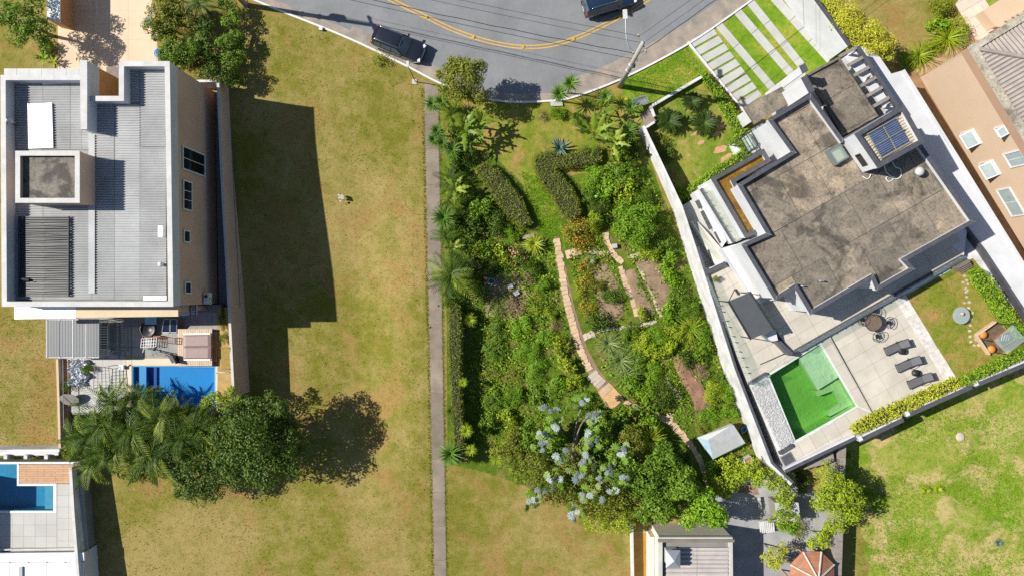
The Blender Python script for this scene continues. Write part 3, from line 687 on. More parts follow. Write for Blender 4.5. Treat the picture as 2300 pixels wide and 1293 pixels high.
# patio furniture
def table(name, label, cat, q, z0, h, m, lm, th=.05):
    P_ = WP(q, z0 + h); c = sum((Vector(p) for p in P_), Vector((0, 0))) / len(P_)
    t = thing(name, label, cat, (c.x, c.y, z0)); MB().prism(P_, z0 + h - th, z0 + h).build('top', m, t)
    for p in P_:
        d = c + (Vector(p) - c) * .86; MB().beam((d.x, d.y, z0), (d.x, d.y, z0 + h - th), .05, .05).build('leg', lm, t)
    return t
table('plastic_table', 'pale blue plastic table against the back porch', 'table', [(325, 711), (351, 711), (351, 728), (325, 728)], PZ, .72, mat('pale_blue_plastic', (.22, .42, .55), .05, 2, .4), STEEL)
t = thing('fire_bowl', 'round black bowl beside the pale blue table', 'bowl', W(337, 738, PZ).to_tuple()); c = Vector(t.location)
MB().lathe(c, [(.3, 0), (.62, .3), (.68, .42), (.6, .42), (.3, .2), (.02, .16)], 24).build('bowl', BLACK, t, True); MB().torus(c + Vector((0, 0, .42)), .64, .05, 24, 6).build('rim', BLACK, t, True)
for i, (x, y, w_, h_) in enumerate([(330, 757, 20, 7), (352, 757, 16, 7)]):
    t = thing('terracotta_planter', ['long terracotta planter box below the black bowl', 'short terracotta planter box next to the solar panels'][i], 'planter', W(x, y, PZ).to_tuple())
    P_ = WP([(x - w_ / 2, y - h_ / 2), (x + w_ / 2, y - h_ / 2), (x + w_ / 2, y + h_ / 2), (x - w_ / 2, y + h_ / 2)], PZ + .4)
    MB().band(P_[::-1], .04, 0, PZ, PZ + .4, True).build('box', TERRA, t); MB().prism(offset(P_[::-1], .05, True), PZ, PZ + .34).build('soil', SOIL, t)
SOLAR = mat('solar_cell', (.012, .02, .05), .3, 3, .25)
for i, q in enumerate([[(369, 716), (382, 716), (381, 746), (364, 746)], [(384, 716), (398, 717), (397, 746), (383, 746)]]):
    t = thing('solar_collector', ['dark solar panel left of its twin on the back patio', 'dark solar panel right of its twin on the back patio'][i], 'solar panel', W(q[0][0] + 6, 735, PZ).to_tuple())
    P_ = [W(q[0][0], q[0][1], PZ + .9), W(q[1][0], q[1][1], PZ + .9), W(q[2][0], q[2][1], PZ + .35), W(q[3][0], q[3][1], PZ + .35)]
    MB().add([p for p in P_] + [p - Vector((0, 0, .04)) for p in P_], [(3, 2, 1, 0), (4, 5, 6, 7), (0, 1, 5, 4), (1, 2, 6, 5), (2, 3, 7, 6), (3, 0, 4, 7)]).build('cell_sheet', SOLAR, t)
    for a, b in ((0, 1), (1, 2), (2, 3), (3, 0)): MB().beam(P_[a] + Vector((0, 0, .01)), P_[b] + Vector((0, 0, .01)), .05, .06).build('frame_bar', STEEL, t)
    for p in P_: MB().beam((p.x, p.y, PZ), p, .04, .04).build('leg', STEEL, t)
# stacked metal racks and a tilted table, plastic sheet heap
def frame_rack(name, label, q, z, h, nx, ny, m=DARKM):
    P_ = [W(x, y, z + h) for x, y in q]; c = sum(P_, Vector()) / 4; t = thing(name, label, 'rack', (c.x, c.y, z))
    for i in range(nx + 1):
        k = i / nx; MB().beam(P_[0].lerp(P_[1], k), P_[3].lerp(P_[2], k), .035, .035).build('bar', m, t)
    for i in range(ny + 1):
        k = i / ny; MB().beam(P_[0].lerp(P_[3], k) + Vector((0, 0, .036)), P_[1].lerp(P_[2], k) + Vector((0, 0, .036)), .03, .03).build('cross_bar', m, t)
    for p in P_: MB().beam((p.x, p.y, z), p, .045, .045).build('leg', m, t)
    return t
frame_rack('drying_rack', 'dark metal drying rack standing on the grey patio floor', [(212, 826), (244, 822), (248, 872), (210, 872)], PZ, .95, 4, 6)
frame_rack('bed_frame', 'grey metal grid frame in front of the covered spa', [(318, 760), (352, 757), (350, 778), (316, 780)], PZ, .6, 6, 3, STEEL)
frame_rack('tool_rack', 'rusty metal rack beside the spa deck, nearest the solar panels', [(362, 757), (397, 758), (396, 772), (362, 770)], PZ, .8, 7, 2, mat('rust', (.25, .12, .07), .3, 4, .8))
t = thing('exercise_bench', 'grey exercise bench with a long bar beside the spa', 'bench', W(350, 790, PZ).to_tuple())
MB().tube([W(322, 782, PZ + .6), W(382, 797, PZ + .75)], .05, 8).build('bar', STEEL, t); MB().tube([W(325, 776, PZ + .6), W(321, 791, PZ + .6)], .05, 8).build('handle', COPW, t)
MB().prism(WP([(340, 788), (372, 795), (370, 801), (339, 794)], PZ + .5), PZ + .42, PZ + .5).build('seat', WOODG, t)
for x, y in ((326, 784), (378, 796), (350, 791)): MB().beam(Vector((*W(x, y, PZ + .6).to_2d(), PZ)), W(x, y, PZ + .6), .05, .05).build('leg', DARKM, t)
MB().tube([W(345, 783, PZ + .4), W(343, 797, PZ + .4)], .04, 6).build('cross_bar', DARKM, t)
t = thing('folding_chair', 'black mesh folding chair lying at the corner of the spa deck', 'chair', W(396, 802, PZ).to_tuple())
c = W(397, 802, PZ)
MB().box(c + Vector((0, 0, .5)), (.75, .7, .05), .5).build('seat', BLACK, t); MB().box(c + Vector((.3, -.1, .8)), (.1, .75, .7), .5).build('backrest', BLACK, t)
for a, b in ((-.3, -.25), (.3, -.25), (-.3, .3), (.3, .3)): MB().beam(c + Vector((a, b, 0)), c + Vector((a * .8, b * .8, .5)), .04, .04).build('leg', DARKM, t)
t = thing('parasol_stand', 'round grey parasol foot with a short pole beside the canopy edge', 'parasol stand', W(250, 789, PZ).to_tuple()); c = Vector(t.location)
MB().lathe(c, [(.3, 0), (.3, .06), (.06, .1), (.05, .9), (.02, .92)], 20).build('stand', STEEL, t, True); MB().torus(c + Vector((0, 0, .92)), .22, .04, 20, 6).build('ring', COPW, t, True)
# crumpled plastic sheet
r8 = random.Random(8); m = MB(); NX, NY = 16, 26; A0 = W(158, 806, PZ)
vs_ = []
for j in range(NY):
    for i in range(NX):
        p = W(158 + 42 * i / (NX - 1) + 4 * math.sin(j * .5), 806 + 60 * j / (NY - 1), PZ)
        e = min(i, NX - 1 - i, j, NY - 1 - j); h = .02 + (r8.uniform(.1, .55) if e > 0 else 0)
        vs_.append((p.x + r8.uniform(-.06, .06), p.y + r8.uniform(-.06, .06), PZ + h))
m.add(vs_, [(j * NX + i, (j + 1) * NX + i, (j + 1) * NX + i + 1, j * NX + i + 1) for j in range(NY - 1) for i in range(NX - 1)])
o = m.build('plastic_sheet', mat('silver_plastic', (.55, .57, .62), .2, 6, .25)); tag(o, 'crumpled silver plastic sheet heaped on the grey patio floor', 'plastic sheet')
t = thing('tilted_table', 'round weathered table tipped on the patio by the palms', 'table', W(165, 894, PZ).to_tuple()); c = Vector(t.location)
Mx = Matrix.Rotation(.5, 3, 'X'); m = MB(); nn = 20
m.add([c + Vector((0, 0, .55)) + Mx @ Vector((.85 * math.cos(6.283 * i / nn), .6 * math.sin(6.283 * i / nn), z)) for z in (0, .05) for i in range(nn)],
      [tuple(range(nn - 1, -1, -1)), tuple(range(nn, 2 * nn))] + [(i, (i + 1) % nn, nn + (i + 1) % nn, nn + i) for i in range(nn)]).build('top', WOODG, t)
for a in (-.4, .4): MB().beam(c + Vector((a, -.2, 0)), c + Vector((a * .6, 0, .6)), .05, .05).build('leg', DARKM, t)
t = thing('skimmer_box', 'small white filter box at the pool corner', 'box', W(277, 823, PZ).to_tuple()); c = Vector(t.location) + Vector((0, 0, .02))
MB().box(c + Vector((0, 0, .15)), (.34, .3, .3)).build('case', WHITES, t); MB().box(c + Vector((0, 0, .315)), (.38, .34, .03)).build('lid', WHITES, t)
MB().tube([c + Vector((.2, 0, .1)), c + Vector((.45, .1, .1)), c + Vector((.6, .2, .1))], .05, 8).build('pipe', STEEL, t)

# ------------------------------------------------------------------ neighbour at the bottom left
NZ = 1.3
nb = thing('pool_terrace', 'pale tiled terrace with an L shaped pool at the bottom left corner', 'terrace', W(60, 1150).to_tuple())
NP = WP([(-200, 1036), (178, 1036), (206, 1400), (-200, 1400)], NZ)
NH = WP([(-120, 1042), (38, 1042), (38, 1146), (-120, 1146)], NZ); NH2 = WP([(38, 1090), (119, 1090), (119, 1146), (38, 1146)], NZ)
pcs = [q2 for q in minus(NP, NH) for q2 in minus(q, NH2)]
for q in pcs: MB().prism(q, 0, NZ - .04).build('base', CONCD, nb)
for q in [[(128, 1086), (186, 1086), (199, 1240), (128, 1240)], [(-100, 1152), (127.5, 1152), (127.5, 1240), (-100, 1240)]]:
    tiles(WP(q, NZ), 0, 1.0, 1.0, .014, NZ - .04, NZ, 'floor_tile', TILEG, nb, .002)
tiles(WP([(43, 1043), (173, 1043), (176, 1084), (43, 1084)], NZ + .02), 0, 1.6, .2, .016, NZ - .04, NZ + .02, 'deck_board', WOOD, nb, .003, stag=.4)
for q in ([(38, 1041), (42.5, 1041), (42.5, 1090), (38, 1090)], [(42.5, 1085), (127, 1085), (127, 1090), (42.5, 1090)], [(119.5, 1090.3), (127, 1090.3), (127, 1146), (119.5, 1146)], [(-100, 1146.3), (127, 1146.3), (127, 1151.5), (-100, 1151.5)], [(-100, 1036.5), (178, 1036.5), (178, 1040.5), (-100, 1040.5)]):
    MB().prism(WP(q, NZ + .03), NZ - .04, NZ + .03).build('coping_stone', WHITEP, nb)
np_ = thing('lap_pool', 'L shaped deep blue tiled pool beside the timber deck', 'pool', W(40, 1110).to_tuple())
PT = mat('blue_pool_tile', (.07, .36, .5), .1, 1, .4)
MB().prism(WP([(-120, 1042), (120, 1042), (120, 1147), (-120, 1147)], .04), .006, .04).build('basin_floor', PT, np_)
LSH = WP([(-120, 1042.5), (37.5, 1042.5), (37.5, 1090.5), (118.5, 1090.5), (118.5, 1145.5), (-120, 1145.5)], NZ)
MB().band(LSH, .05, 0, .04, NZ - .05, True).build('basin_wall', PT, np_)
MB().prism(WP([(100, 1091), (118, 1091), (118, 1145), (100, 1145)], .9), .04, .85).build('beach_step', PT, np_)
MB().prism(LSH, .03, NZ - .12).build('water', watermat('pool_water_deep', (.12, .7, .9), .42, .05), np_)
w2 = thing('boundary_wall', 'pale grey wall along the right of the bottom left pool terrace', 'wall', W(200, 1170).to_tuple())
WL = WP([(190, 1036), (199, 1130), (210, 1230), (222, 1340)])
MB().band(WL, .1, .12, 0, [1.9, 2.1, 2.3, 2.5]).build('wall', WALLS, w2); MB().band(WL, .12, .14, [1.902, 2.102, 2.302, 2.502], [1.97, 2.17, 2.37, 2.57]).build('coping', COPW, w2)
w3 = thing('boundary_wall', 'low white wall with concrete buttresses above the bottom left pool', 'wall', W(60, 1017).to_tuple())
MB().band(WP([(-150, 1013), (133, 1011)], 1.6), .12, .12, 0, 1.6).build('wall', WALLS, w3); MB().band(WP([(-150, 1019), (131, 1018)], 1.0), .14, .14, 0, 1.0).build('footing', WALLW, w3)
for x in (12, 57, 103): MB().prism(WP([(x - 4, 1021), (x + 4, 1021), (x + 4, 1030), (x - 4, 1030)], 1.35), 0, 1.35).build('buttress', COPW, w3)
nr = thing('outbuilding', 'white flat roofed outbuilding at the bottom left corner', 'outbuilding', W(90, 1290).to_tuple())
MB().prism(WP([(-150, 1246), (186, 1242), (196, 1400), (-150, 1400)], 2.0), 0, 1.9).build('wall', WALLW, nr)
MB().prism(WP([(-150, 1244), (188, 1240), (189, 1258), (-150, 1260)], 2.1), 1.902, 2.1).build('fascia', WHITES, nr)
for i in range(5): MB().prism(WP([(-20 + i * 41.5, 1263), (20.5 + i * 41.5, 1262), (22 + i * 41.5, 1400), (-18 + i * 41.5, 1400)], 2.02), 1.902, 2.02).build('roof_sheet', mat('white_roof_sheet', (.66, .68, .68), .06, 1, .5) if 'white_roof_sheet' not in MATS else MATS['white_roof_sheet'], nr)
MB().prism(WP([(42, 1272), (50, 1272), (50, 1400), (42, 1400)], 2.15), 2.022, 2.15).build('gutter', STEEL, nr)
MB().band(WP([(0, 1233), (185, 1230)], 1.5), .05, .05, NZ, 1.6).build('low_rail', COPW, nr)
nt_ = thing('neighbour_building', 'grey building just off the left edge that shades the pool', 'building', W(-140, 1120).to_tuple())
MB().prism(WP([(-300, 1050), (-106, 1050), (-106, 1300), (-300, 1300)]), 0, 6.5).build('wall', WALLS, nt_); MB().prism(WP([(-300, 1050), (-100, 1050), (-100, 1300), (-300, 1300)]), 6.502, 6.7).build('roof', CONC, nt_)
# white wall by the driveway, top left
w4 = thing('gate_wall', 'white capped wall end beside the sandy driveway', 'wall', W(122, 20).to_tuple())
MB().prism(WP([(106, -60), (133, -60), (133, 50), (106, 44)], 2.0), 0, 1.9).build('wall', ORANGE, w4); MB().prism(WP([(105, -60), (134, -60), (134, 51), (105, 45)], 2.62), 2.502, 2.6).build('coping', WHITES, w4)
# ------------------------------------------------------------------ right house: white, stained concrete roof
T1, T2, HZ = 3.4, 2.7, 7.4
AU = math.radians(29.7)
U = Vector((math.cos(AU), math.sin(AU), 0)); V = Vector((-U.y, U.x, 0))
def ccw(P):
    a = sum(P[i][0] * P[(i + 1) % len(P)][1] - P[(i + 1) % len(P)][0] * P[i][1] for i in range(len(P)))
    return P if a > 0 else P[::-1]
hB = thing('house', 'white modern house with weathered concrete flat roof and dark copings', 'house', W(1900, 480).to_tuple())
RP = ccw(WP([(1657, 414), (1778, 341), (1725, 268), (1821, 211), (1893, 311), (2013, 243), (2072, 328), (2191, 498), (2036, 584), (2055, 604), (1969, 653), (1958, 625), (1821, 706), (1786, 647), (1742, 675), (1666, 549), (1722, 524)], HZ))
MB().prism(offset(RP, .14, True), 0, HZ - .62).build('wall', WALLW, hB)
pw = MB().band(RP, .26, -.02, HZ - .6, HZ - .06, True).build('parapet', WALLW, hB)
MB().band(RP, .29, .03, HZ - .058, HZ, True).build('coping', COPD, pw)
ins = offset(RP, .25, True)
roofB = MB().prism(ins, HZ - .62, HZ - .52).build('roof', CONCD, hB)
tiles(ins, AU, 2.95, 3.7, .05, HZ - .53, HZ - .46, 'roof_slab', ROOFC, roofB, .012, stag=.35)
# coping joints
for (x, y) in [(1690, 590), (1712, 628), (1700, 383), (1740, 360), (2100, 380), (2140, 430), (1865, 275), (1900, 660), (1990, 645), (2090, 555)]:
    pass
for q0, q1 in zip(offset(RP, -.03, True), offset(RP, .29, True)): MB().beam((*q0, HZ + .006), (*q1, HZ + .006), .035, .012).build('coping_seam', STEEL, pw)
# spur wall towards the street
sw = MB().band(WP([(1805, 174), (1822, 206)], HZ), .2, .2, 0, HZ - .04).build('fin_wall', WALLW, hB); MB().band(WP([(1805, 172), (1824, 207)], HZ), .25, .25, HZ - .038, HZ + .03).build('coping', COPD, sw)
sb = MB().prism(WP([(1796, 150), (1808, 144), (1815, 158), (1803, 165)], HZ), 0, HZ - .05).build('pillar', WALLW, hB); MB().prism(WP([(1795, 149), (1808, 142), (1816, 159), (1803, 166)], HZ), HZ - .048, HZ + .02).build('coping', COPD, sb)
# tower with solar collectors
TZ = 9.3
TP = ccw(WP([(1920, 301), (2029, 235), (2077, 319), (1973, 378)], TZ))
tw = MB().prism(offset(TP, .06, True), HZ - .6, TZ - .55).build('tower', WALLW, hB)
MB().band(TP, .3, -.03, TZ - .55, TZ - .06, True).build('tower_parapet', WALLW, tw); MB().band(TP, .34, .03, TZ - .058, TZ, True).build('coping', COPD, tw)
tin = offset(TP, .32, True)
corrugated(tin, AU, TZ - .42, .24, .05, 'tower_roof', mat('ribbed_tower_roof', (.42, .37, .29), .15, 2, .7), tw)
MB().prism(tin, TZ - .55, TZ - .5).build('tower_floor', CONCD, tw)
cc = sum((Vector(p) for p in TP), Vector((0, 0))) / 4
for i in range(2):
    for j in range(2):
        p = Vector((cc.x, cc.y, TZ - .27)) + U * ((i - .5) * 1.28) + V * ((j - .5) * 1.02)
        t = thing('solar_collector', '%s blue solar collector of the four on the white roof tower' % [['lower left', 'upper left'], ['lower right', 'upper right']][i][j], 'solar panel', p.to_tuple(), AU, 'solar collectors on the roof tower')
        MB().box((0, 0, 0), (1.2, .95, .06)).build('case', WOODG, t, local=True)
        for k in range(6): MB().tube([(-.55, -.4 + k * .16, .05), (.55, -.4 + k * .16, .05)], .055, 6).build('tube', mat('collector_blue', (.04, .09, .22), .3, 3, .2) if 'collector_blue' not in MATS else MATS['collector_blue'], t, local=True)
for d in (-1, 0, 1):
    MB().beam(Vector((cc.x, cc.y, TZ - .2)) + V * (d * 1.05) - U * 1.35, Vector((cc.x, cc.y, TZ - .2)) + V * (d * 1.05) + U * 1.35, .07, .07).build('collector_rail', WOODG, tw)
# slot window in the tower's lit face
def on_wall(px, py, c0, n):
    a = Vector(((px - 1150) / PXM / CAMH, (646.5 - py) / PXM / CAMH)); z = CAMH - n.dot(Vector((c0[0], c0[1]))) / n.dot(a)
    return W(px, py, z)
def wall_quad(root, quad, c0, d, name, m, out=.03, frame=None, fw=.1, fd=.06, nx=1):
    """opening on a vertical wall through c0 along d, its corners given as photo pixels"""
    d = Vector((d[0], d[1])).normalized(); n = Vector((d.y, -d.x)); P = [on_wall(x, y, c0, n) for x, y in quad]
    if n.dot(Vector((-c0[0], -c0[1]))) < 0: n = -n
    ss = [(p.to_2d() - Vector((c0[0], c0[1]))).dot(d) for p in P]; s0, s1 = sorted(ss)[:2], sorted(ss)[2:]; s0, s1 = sum(s0) / 2, sum(s1) / 2
    zs = sorted(p.z for p in P); z0, z1 = (zs[0] + zs[1]) / 2, (zs[2] + zs[3]) / 2
    ang = math.atan2(d.y, d.x); c = Vector((c0[0], c0[1])) + d * ((s0 + s1) / 2)
    def at(s, z, o): q = Vector((c0[0], c0[1])) + d * s + n * o; return Vector((q.x, q.y, z))
    if frame is None:
        return MB().box(at((s0 + s1) / 2, (z0 + z1) / 2, out / 2), (s1 - s0, out, z1 - z0), ang).build(name, m, root), (s0, s1, z0, z1, n, at, ang)
    fr = MB(); sm, zm = (s0 + s1) / 2, (z0 + z1) / 2
    for (a, b, e, f) in ((sm, z0 + fw / 2, s1 - s0, fw), (sm, z1 - fw / 2, s1 - s0, fw), (s0 + fw / 2, zm, fw, z1 - z0 - 2 * fw), (s1 - fw / 2, zm, fw, z1 - z0 - 2 * fw)):
        fr.box(at(a, b, fd / 2), (e, fd, f), ang)
    w = fr.build(name, frame, root); k = (s1 - s0 - 2 * fw) / nx
    for i in range(nx):
        MB().box(at(s0 + fw + k * (i + .5), zm, .02), (k - .04, .03, z1 - z0 - 2 * fw), ang).build('pane', m, w)
        if i: MB().box(at(s0 + fw + k * i, zm, .03), (.05, .05, z1 - z0 - 2 * fw), ang).build('mullion', frame, w)
    return w, (s0, s1, z0, z1, n, at, ang)
tl = [p for p in offset(TP, .06, True)]
left_edge = sorted(tl, key=lambda p: Vector((p[0], p[1], 0)).dot(U))[:2]
a_, b_ = sorted(left_edge, key=lambda p: p[1])
wall_quad(hB, [(1922, 349), (1934, 343), (1946, 369), (1939, 377)], a_, Vector(b_) - Vector(a_), 'slot_window', GLASSD, .03, DARKM, .06, .05)
# skylight box on the roof
sk2 = thing('roof_hatch', 'square glass skylight box beside the white roof tower', 'skylight', W(1884, 350, HZ - .46).to_tuple(), 0)
HP = ccw(WP([(1858, 338), (1888, 322), (1908, 353), (1879, 371)], HZ + .1))
MB().band(HP, .1, 0, HZ - .46, HZ + .08, True).build('frame', mat('green_grey_metal', (.13, .16, .15), .15, 3, .4), sk2); MB().prism(offset(HP, .1, True), HZ + .02, HZ + .05).build('pane', GLASSG, sk2)
MB().prism(offset(HP, .12, True), HZ - .46, HZ - .3).build('shaft', TANP, sk2)
# white hoses and a small turbine vent by the tower
for i, pts in enumerate([[(1985, 366), (1990, 385), (2000, 395), (2008, 400), (1998, 408), (1990, 402), (1996, 396), (2010, 398)], [(2004, 364), (2012, 376), (2022, 380), (2024, 395), (2016, 402), (2006, 400)], [(1938, 396), (1946, 402), (1952, 400), (1956, 392)]]):
    o = MB().tube(smooth_line([W(x, y, HZ - .4) for x, y in pts], 5), .04, 6).build('hose', WHITEP); tag(o, ['white hose looped at the foot of the roof tower', 'white hose hanging off the roof tower corner', 'thin white hose at the left corner of the roof tower'][i], 'hose')
v2 = thing('roof_vent', 'round silver turbine vent standing on the weathered concrete roof', 'vent', W(2056, 388, HZ - .46).to_tuple()); c = Vector(v2.location)
MB().tube([c, c + Vector((0, 0, .4))], .2, 14).build('pipe', STEEL, v2, True); MB().lathe(c + Vector((0, 0, .38)), [(.2, 0), (.34, .1), (.36, .25), (.25, .4), (.05, .46)], 16).build('cowl', COPW, v2, True)
for i, (x, y) in enumerate([(1837, 630), (1797, 642)]):
    v2 = thing('roof_vent', ['pair of small silver pipe ends near the lower roof edge', 'small silver pipe end by the roof edge notch'][i], 'vent', W(x, y, HZ - .46).to_tuple()); c = Vector(v2.location)
    for k in range(2 - i): MB().tube([c + Vector((.18 * k, 0, 0)), c + Vector((.18 * k, 0, .3)), c + Vector((.18 * k + .18, -.05, .36))], .06, 8).build('pipe', STEEL, v2, True)
# lower roof, pergola beams
LZ = 5.2
LP = ccw(WP([(1811, 167), (1885, 127), (1973, 261), (1893, 306)], LZ))
MB().prism(offset(LP, .03, True), 0, LZ - .3).build('wing_wall', WALLW, hB)
lp = MB().band(LP, .2, 0, LZ - .3, LZ, True).build('wing_parapet', ROOFC, hB)
lr = MB().prism(offset(LP, .2, True), LZ - .32, LZ - .26).build('wing_roof', CONCD, hB)
tiles(offset(LP, .22, True), AU, 2.6, 3.0, .03, LZ - .27, LZ - .2, 'roof_slab', ROOFC, lr, .01)
pg = thing('pergola', 'row of grey concrete pergola beams beside the lower roof', 'pergola', W(1945, 180, T1).to_tuple())
for (a, b, c, d) in [(1886, 127, 1926, 106), (1905, 147, 1938, 129), (1919, 169, 1952, 151), (1934, 193, 1967, 174), (1947, 216, 1980, 197), (1962, 239, 1995, 220)]:
    MB().beam(W(a, b, LZ - .1), W(c, d, LZ - .1), .26, .32).build('beam', WOODG, pg)
MB().beam(W(1925, 106, LZ - .1), W(2014, 240, LZ - .1), .3, .36).build('edge_beam', COPD, pg)
for x, y in ((1927, 109), (1966, 168), (2008, 231)): p = W(x, y, LZ - .3); MB().beam((p.x, p.y, T1), p, .22, .22).build('post', WALLW, pg)
# entrance canopy, white block and pale floor
MB().prism(WP([(1671, 241), (1756, 195), (1777, 230), (1722, 262), (1696, 279)], 3.5), 3.2, 3.5).build('porch_roof', ROOFC, hB)
MB().prism(WP([(1765, 203), (1809, 173), (1823, 208), (1778, 231)], 4.0), 0, 3.95).build('porch_block', WALLW, hB)
MB().prism(WP([(1676, 246), (1690, 238), (1702, 262), (1690, 272)], 3.2), 0, 3.2).build('porch_wall', WALLW, hB)
MB().prism(WP([(1745, 194), (1800, 152), (1812, 172), (1765, 203)]), 0, .06).struct('porch_floor', CONCP)
# conservatory glass boxes
for i, q in enumerate([[(1664, 311), (1682, 298), (1701, 330), (1682, 342)], [(1686, 290), (1714, 275), (1729, 309), (1704, 325)]]):
    t = thing('glass_box', ['small glass roofed plant box beside the white house wall', 'larger glass roofed box against the white house wall'][i], 'glasshouse', W(q[0][0] + 20, q[0][1] + 15, 0).to_tuple())
    Q = ccw(WP(q, 3.3)); MB().prism(offset(Q, .04, True), 0, .5).build('base', WALLW, t)
    MB().band(Q, .08, 0, 3.1, 3.25, True).build('frame', DARKM, t); MB().prism(offset(Q, .05, True), 3.26, 3.28).build('roof_pane', GLASSG, t)
    for k in range(4): MB().beam((*Q[k], .5), (*Q[k], 3.1), .07, .07).build('post', DARKM, t)
    for k in (1, 2):
        a = Vector(Q[0]).lerp(Vector(Q[1]), k / 3); b = Vector(Q[3]).lerp(Vector(Q[2]), k / 3); MB().beam((a.x, a.y, 3.3), (b.x, b.y, 3.3), .05, .05).build('glazing_bar', DARKM, t)
# roof pond
QZ = 5.2
QP = ccw(WP([(1597, 401), (1715, 335), (1731, 362), (1652, 408), (1708, 520), (1675, 535)], QZ))
MB().prism(offset(QP, .05, True), 0, QZ - .45).build('pond_block', WALLW, hB)
qp = MB().band(QP, .3, -.02, QZ - .45, QZ - .04, True).build('pond_parapet', WALLW, hB); MB().band(QP, .32, .03, QZ - .038, QZ + .02, True).build('coping', COPD, qp)
MB().prism(offset(QP, .3, True), QZ - .46, QZ - .3).build('pond', stainmat('ochre_pond', (.19, .105, .012), (.3, .19, .03), (.1, .05, .005), .25, .6), hB)
# balcony below the pond
LBP = ccw(WP([(1572, 424), (1602, 408), (1676, 534), (1648, 546)], T1))
lb = MB().prism(LBP, 0, T1).build('balcony', WALLW, hB)
tiles(offset(LBP, .05, True), AU, 1.2, 1.2, .015, T1, T1 + .03, 'floor_tile', TILE, lb, .002)
MB().band(WP([(1574, 424), (1648, 545)], T1 + .1), .12, .1, T1, T1 + .14).build('coping', COPD, lb)
rail_glass(lb, W(1576, 426, T1), W(1647, 542, T1), T1 + .12, .95, step=1.3)
MB().prism(WP([(1560, 432), (1572, 425), (1633, 540), (1622, 556)], 2.4), 0, 2.35).build('lower_wall', WALLW, hB)
for q in ([(1561, 452), (1570, 448), (1578, 466), (1570, 470)], [(1573, 476), (1580, 472), (1600, 512), (1593, 517)], [(1603, 522), (1607, 520), (1620, 545), (1616, 547)]):
    MB().prism(WP(q, 2.4), 2.352, 2.39).build('slot_window', MATS.get('slot_grey') or mat('slot_grey', (.09, .095, .09), .4, 4, .5), hB)
# extra recessed white wing between house and terrace (ground storey below the main roof)
MB().prism(WP([(1622, 558), (1668, 545), (1745, 672), (1702, 682)], T1 + .4), 0, T1 + .3).build('base_wall', WALLW, hB)
MB().prism(WP([(1686, 638), (1694, 634), (1712, 666), (1704, 670)], T1 + .32), T1 + .302, T1 + .33).build('recess', TANP, hB)
# driveway strips and stepping slabs
dr = thing('driveway_paving', 'pale concrete strips and stepping slabs crossing the green front lawn', 'paving', W(1700, 130).to_tuple())
def pq(a, b, c, d): return WP([a, b, c, d])
for (x0, y0, x1, y1, w) in [(1612, 54, 1738, 202, 17), (1654, 24, 1776, 166, 18), (1684, 4, 1800, 148, 18), (1738, -5, 1865, 136, 19)]:
    d = Vector((x1 - x0, y1 - y0)).normalized(); nn = Vector((-d.y, d.x)) * w / 2; q = [Vector((x0, y0)) - nn, Vector((x0, y0)) + nn, Vector((x1, y1)) + nn, Vector((x1, y1)) - nn]
    L_ = Vector((x1 - x0, y1 - y0)).length; k = max(1, round(L_ / 62))
    for i in range(k):
        a = Vector((x0, y0)) + d * (L_ * i / k + .5); b = Vector((x0, y0)) + d * (L_ * (i + 1) / k - .5)
        MB().prism(WP([tuple(a - nn), tuple(a + nn), tuple(b + nn), tuple(b - nn)]), 0, .05).build('strip', CONCP, dr)
e0 = Vector((1549, 93)); e1 = Vector((1605, 62)); dstep = Vector((13.2, 17.3)); 
for i in range(10):
    a = e0 + dstep * i; b = a + Vector((52 - i * .6, -29)); t = .78
    MB().prism(WP([tuple(a), tuple(b), tuple(b + dstep * t), tuple(a + dstep * t)]), 0, .055).build('stepping_slab', CONCP, dr)
MB().band(WP([(1544, 96), (1684, 268)]), .1, .08, 0, .18).build('edging', WHITEP, dr)
lw = thing('low_wall', 'low white garden wall bending round the front lawn', 'wall', W(1500, 215).to_tuple())
LWL = WP([(1578, 171), (1462, 239), (1470, 262)], .6); MB().band(LWL, .12, .12, 0, [.55, .55, .6]).build('wall', WALLS, lw)
MB().prism(WP([(1438, 258), (1456, 246), (1474, 272), (1450, 284)], .5), 0, .5).build('pier', CONC, lw)
MB().band(WP([(1446, 290), (1470, 274)], .8), .1, .1, 0, .8).build('return_wall', WALLW, lw)

# ------------------------------------------------------------------ terraces
te = thing('pool_terrace', 'pale tiled pool terrace of the white modern house', 'terrace', W(1900, 850).to_tuple())
T2P = WP([(1575, 607), (1629, 590), (1690, 660), (1778, 793), (2165, 573), (2173, 511), (2345, 760), (2345, 786), (1925, 972), (1762, 1046)], T2)
GP = WP([(1727, 843), (1842, 772), (1925, 912), (1787, 990)], T2)
for q in minus(T2P, GP): MB().prism(q, 0, T2 - .05).build('base', WALLS, te)
AV = AU + math.pi / 2
def tl_(q, su, sv, m, dz=0.0): tiles(WP(q, T2 + dz), AU, su, sv, .018, T2 - .05, T2 + dz, 'floor_tile', m, te, .002)
tl_([(1580, 607), (1629, 592), (1690, 662), (1776, 794), (1724, 838), (1680, 862)], 1.6, 1.2, TILE)
tl_([(1727, 836), (1779, 796), (1905, 722), (1846, 768)], 1.6, 1.2, TILE)
tl_([(1845, 770), (1866, 759), (1958, 924), (1928, 912)], .8, 2.4, TILE)
tl_([(1868, 756), (2030, 665), (2126, 860), (1960, 924)], 1.9, 1.25, TILE)
tl_([(1790, 993), (1926, 914), (1957, 927), (1930, 966), (1765, 1042), (1752, 1016)], 1.2, 1.2, TILE)
MB().prism(WP([(1866.5, 757), (1868, 756), (1960.5, 924), (1958.5, 925)], T2 + .004), T2 - .04, T2 + .004).build('drain', DARKM, te)
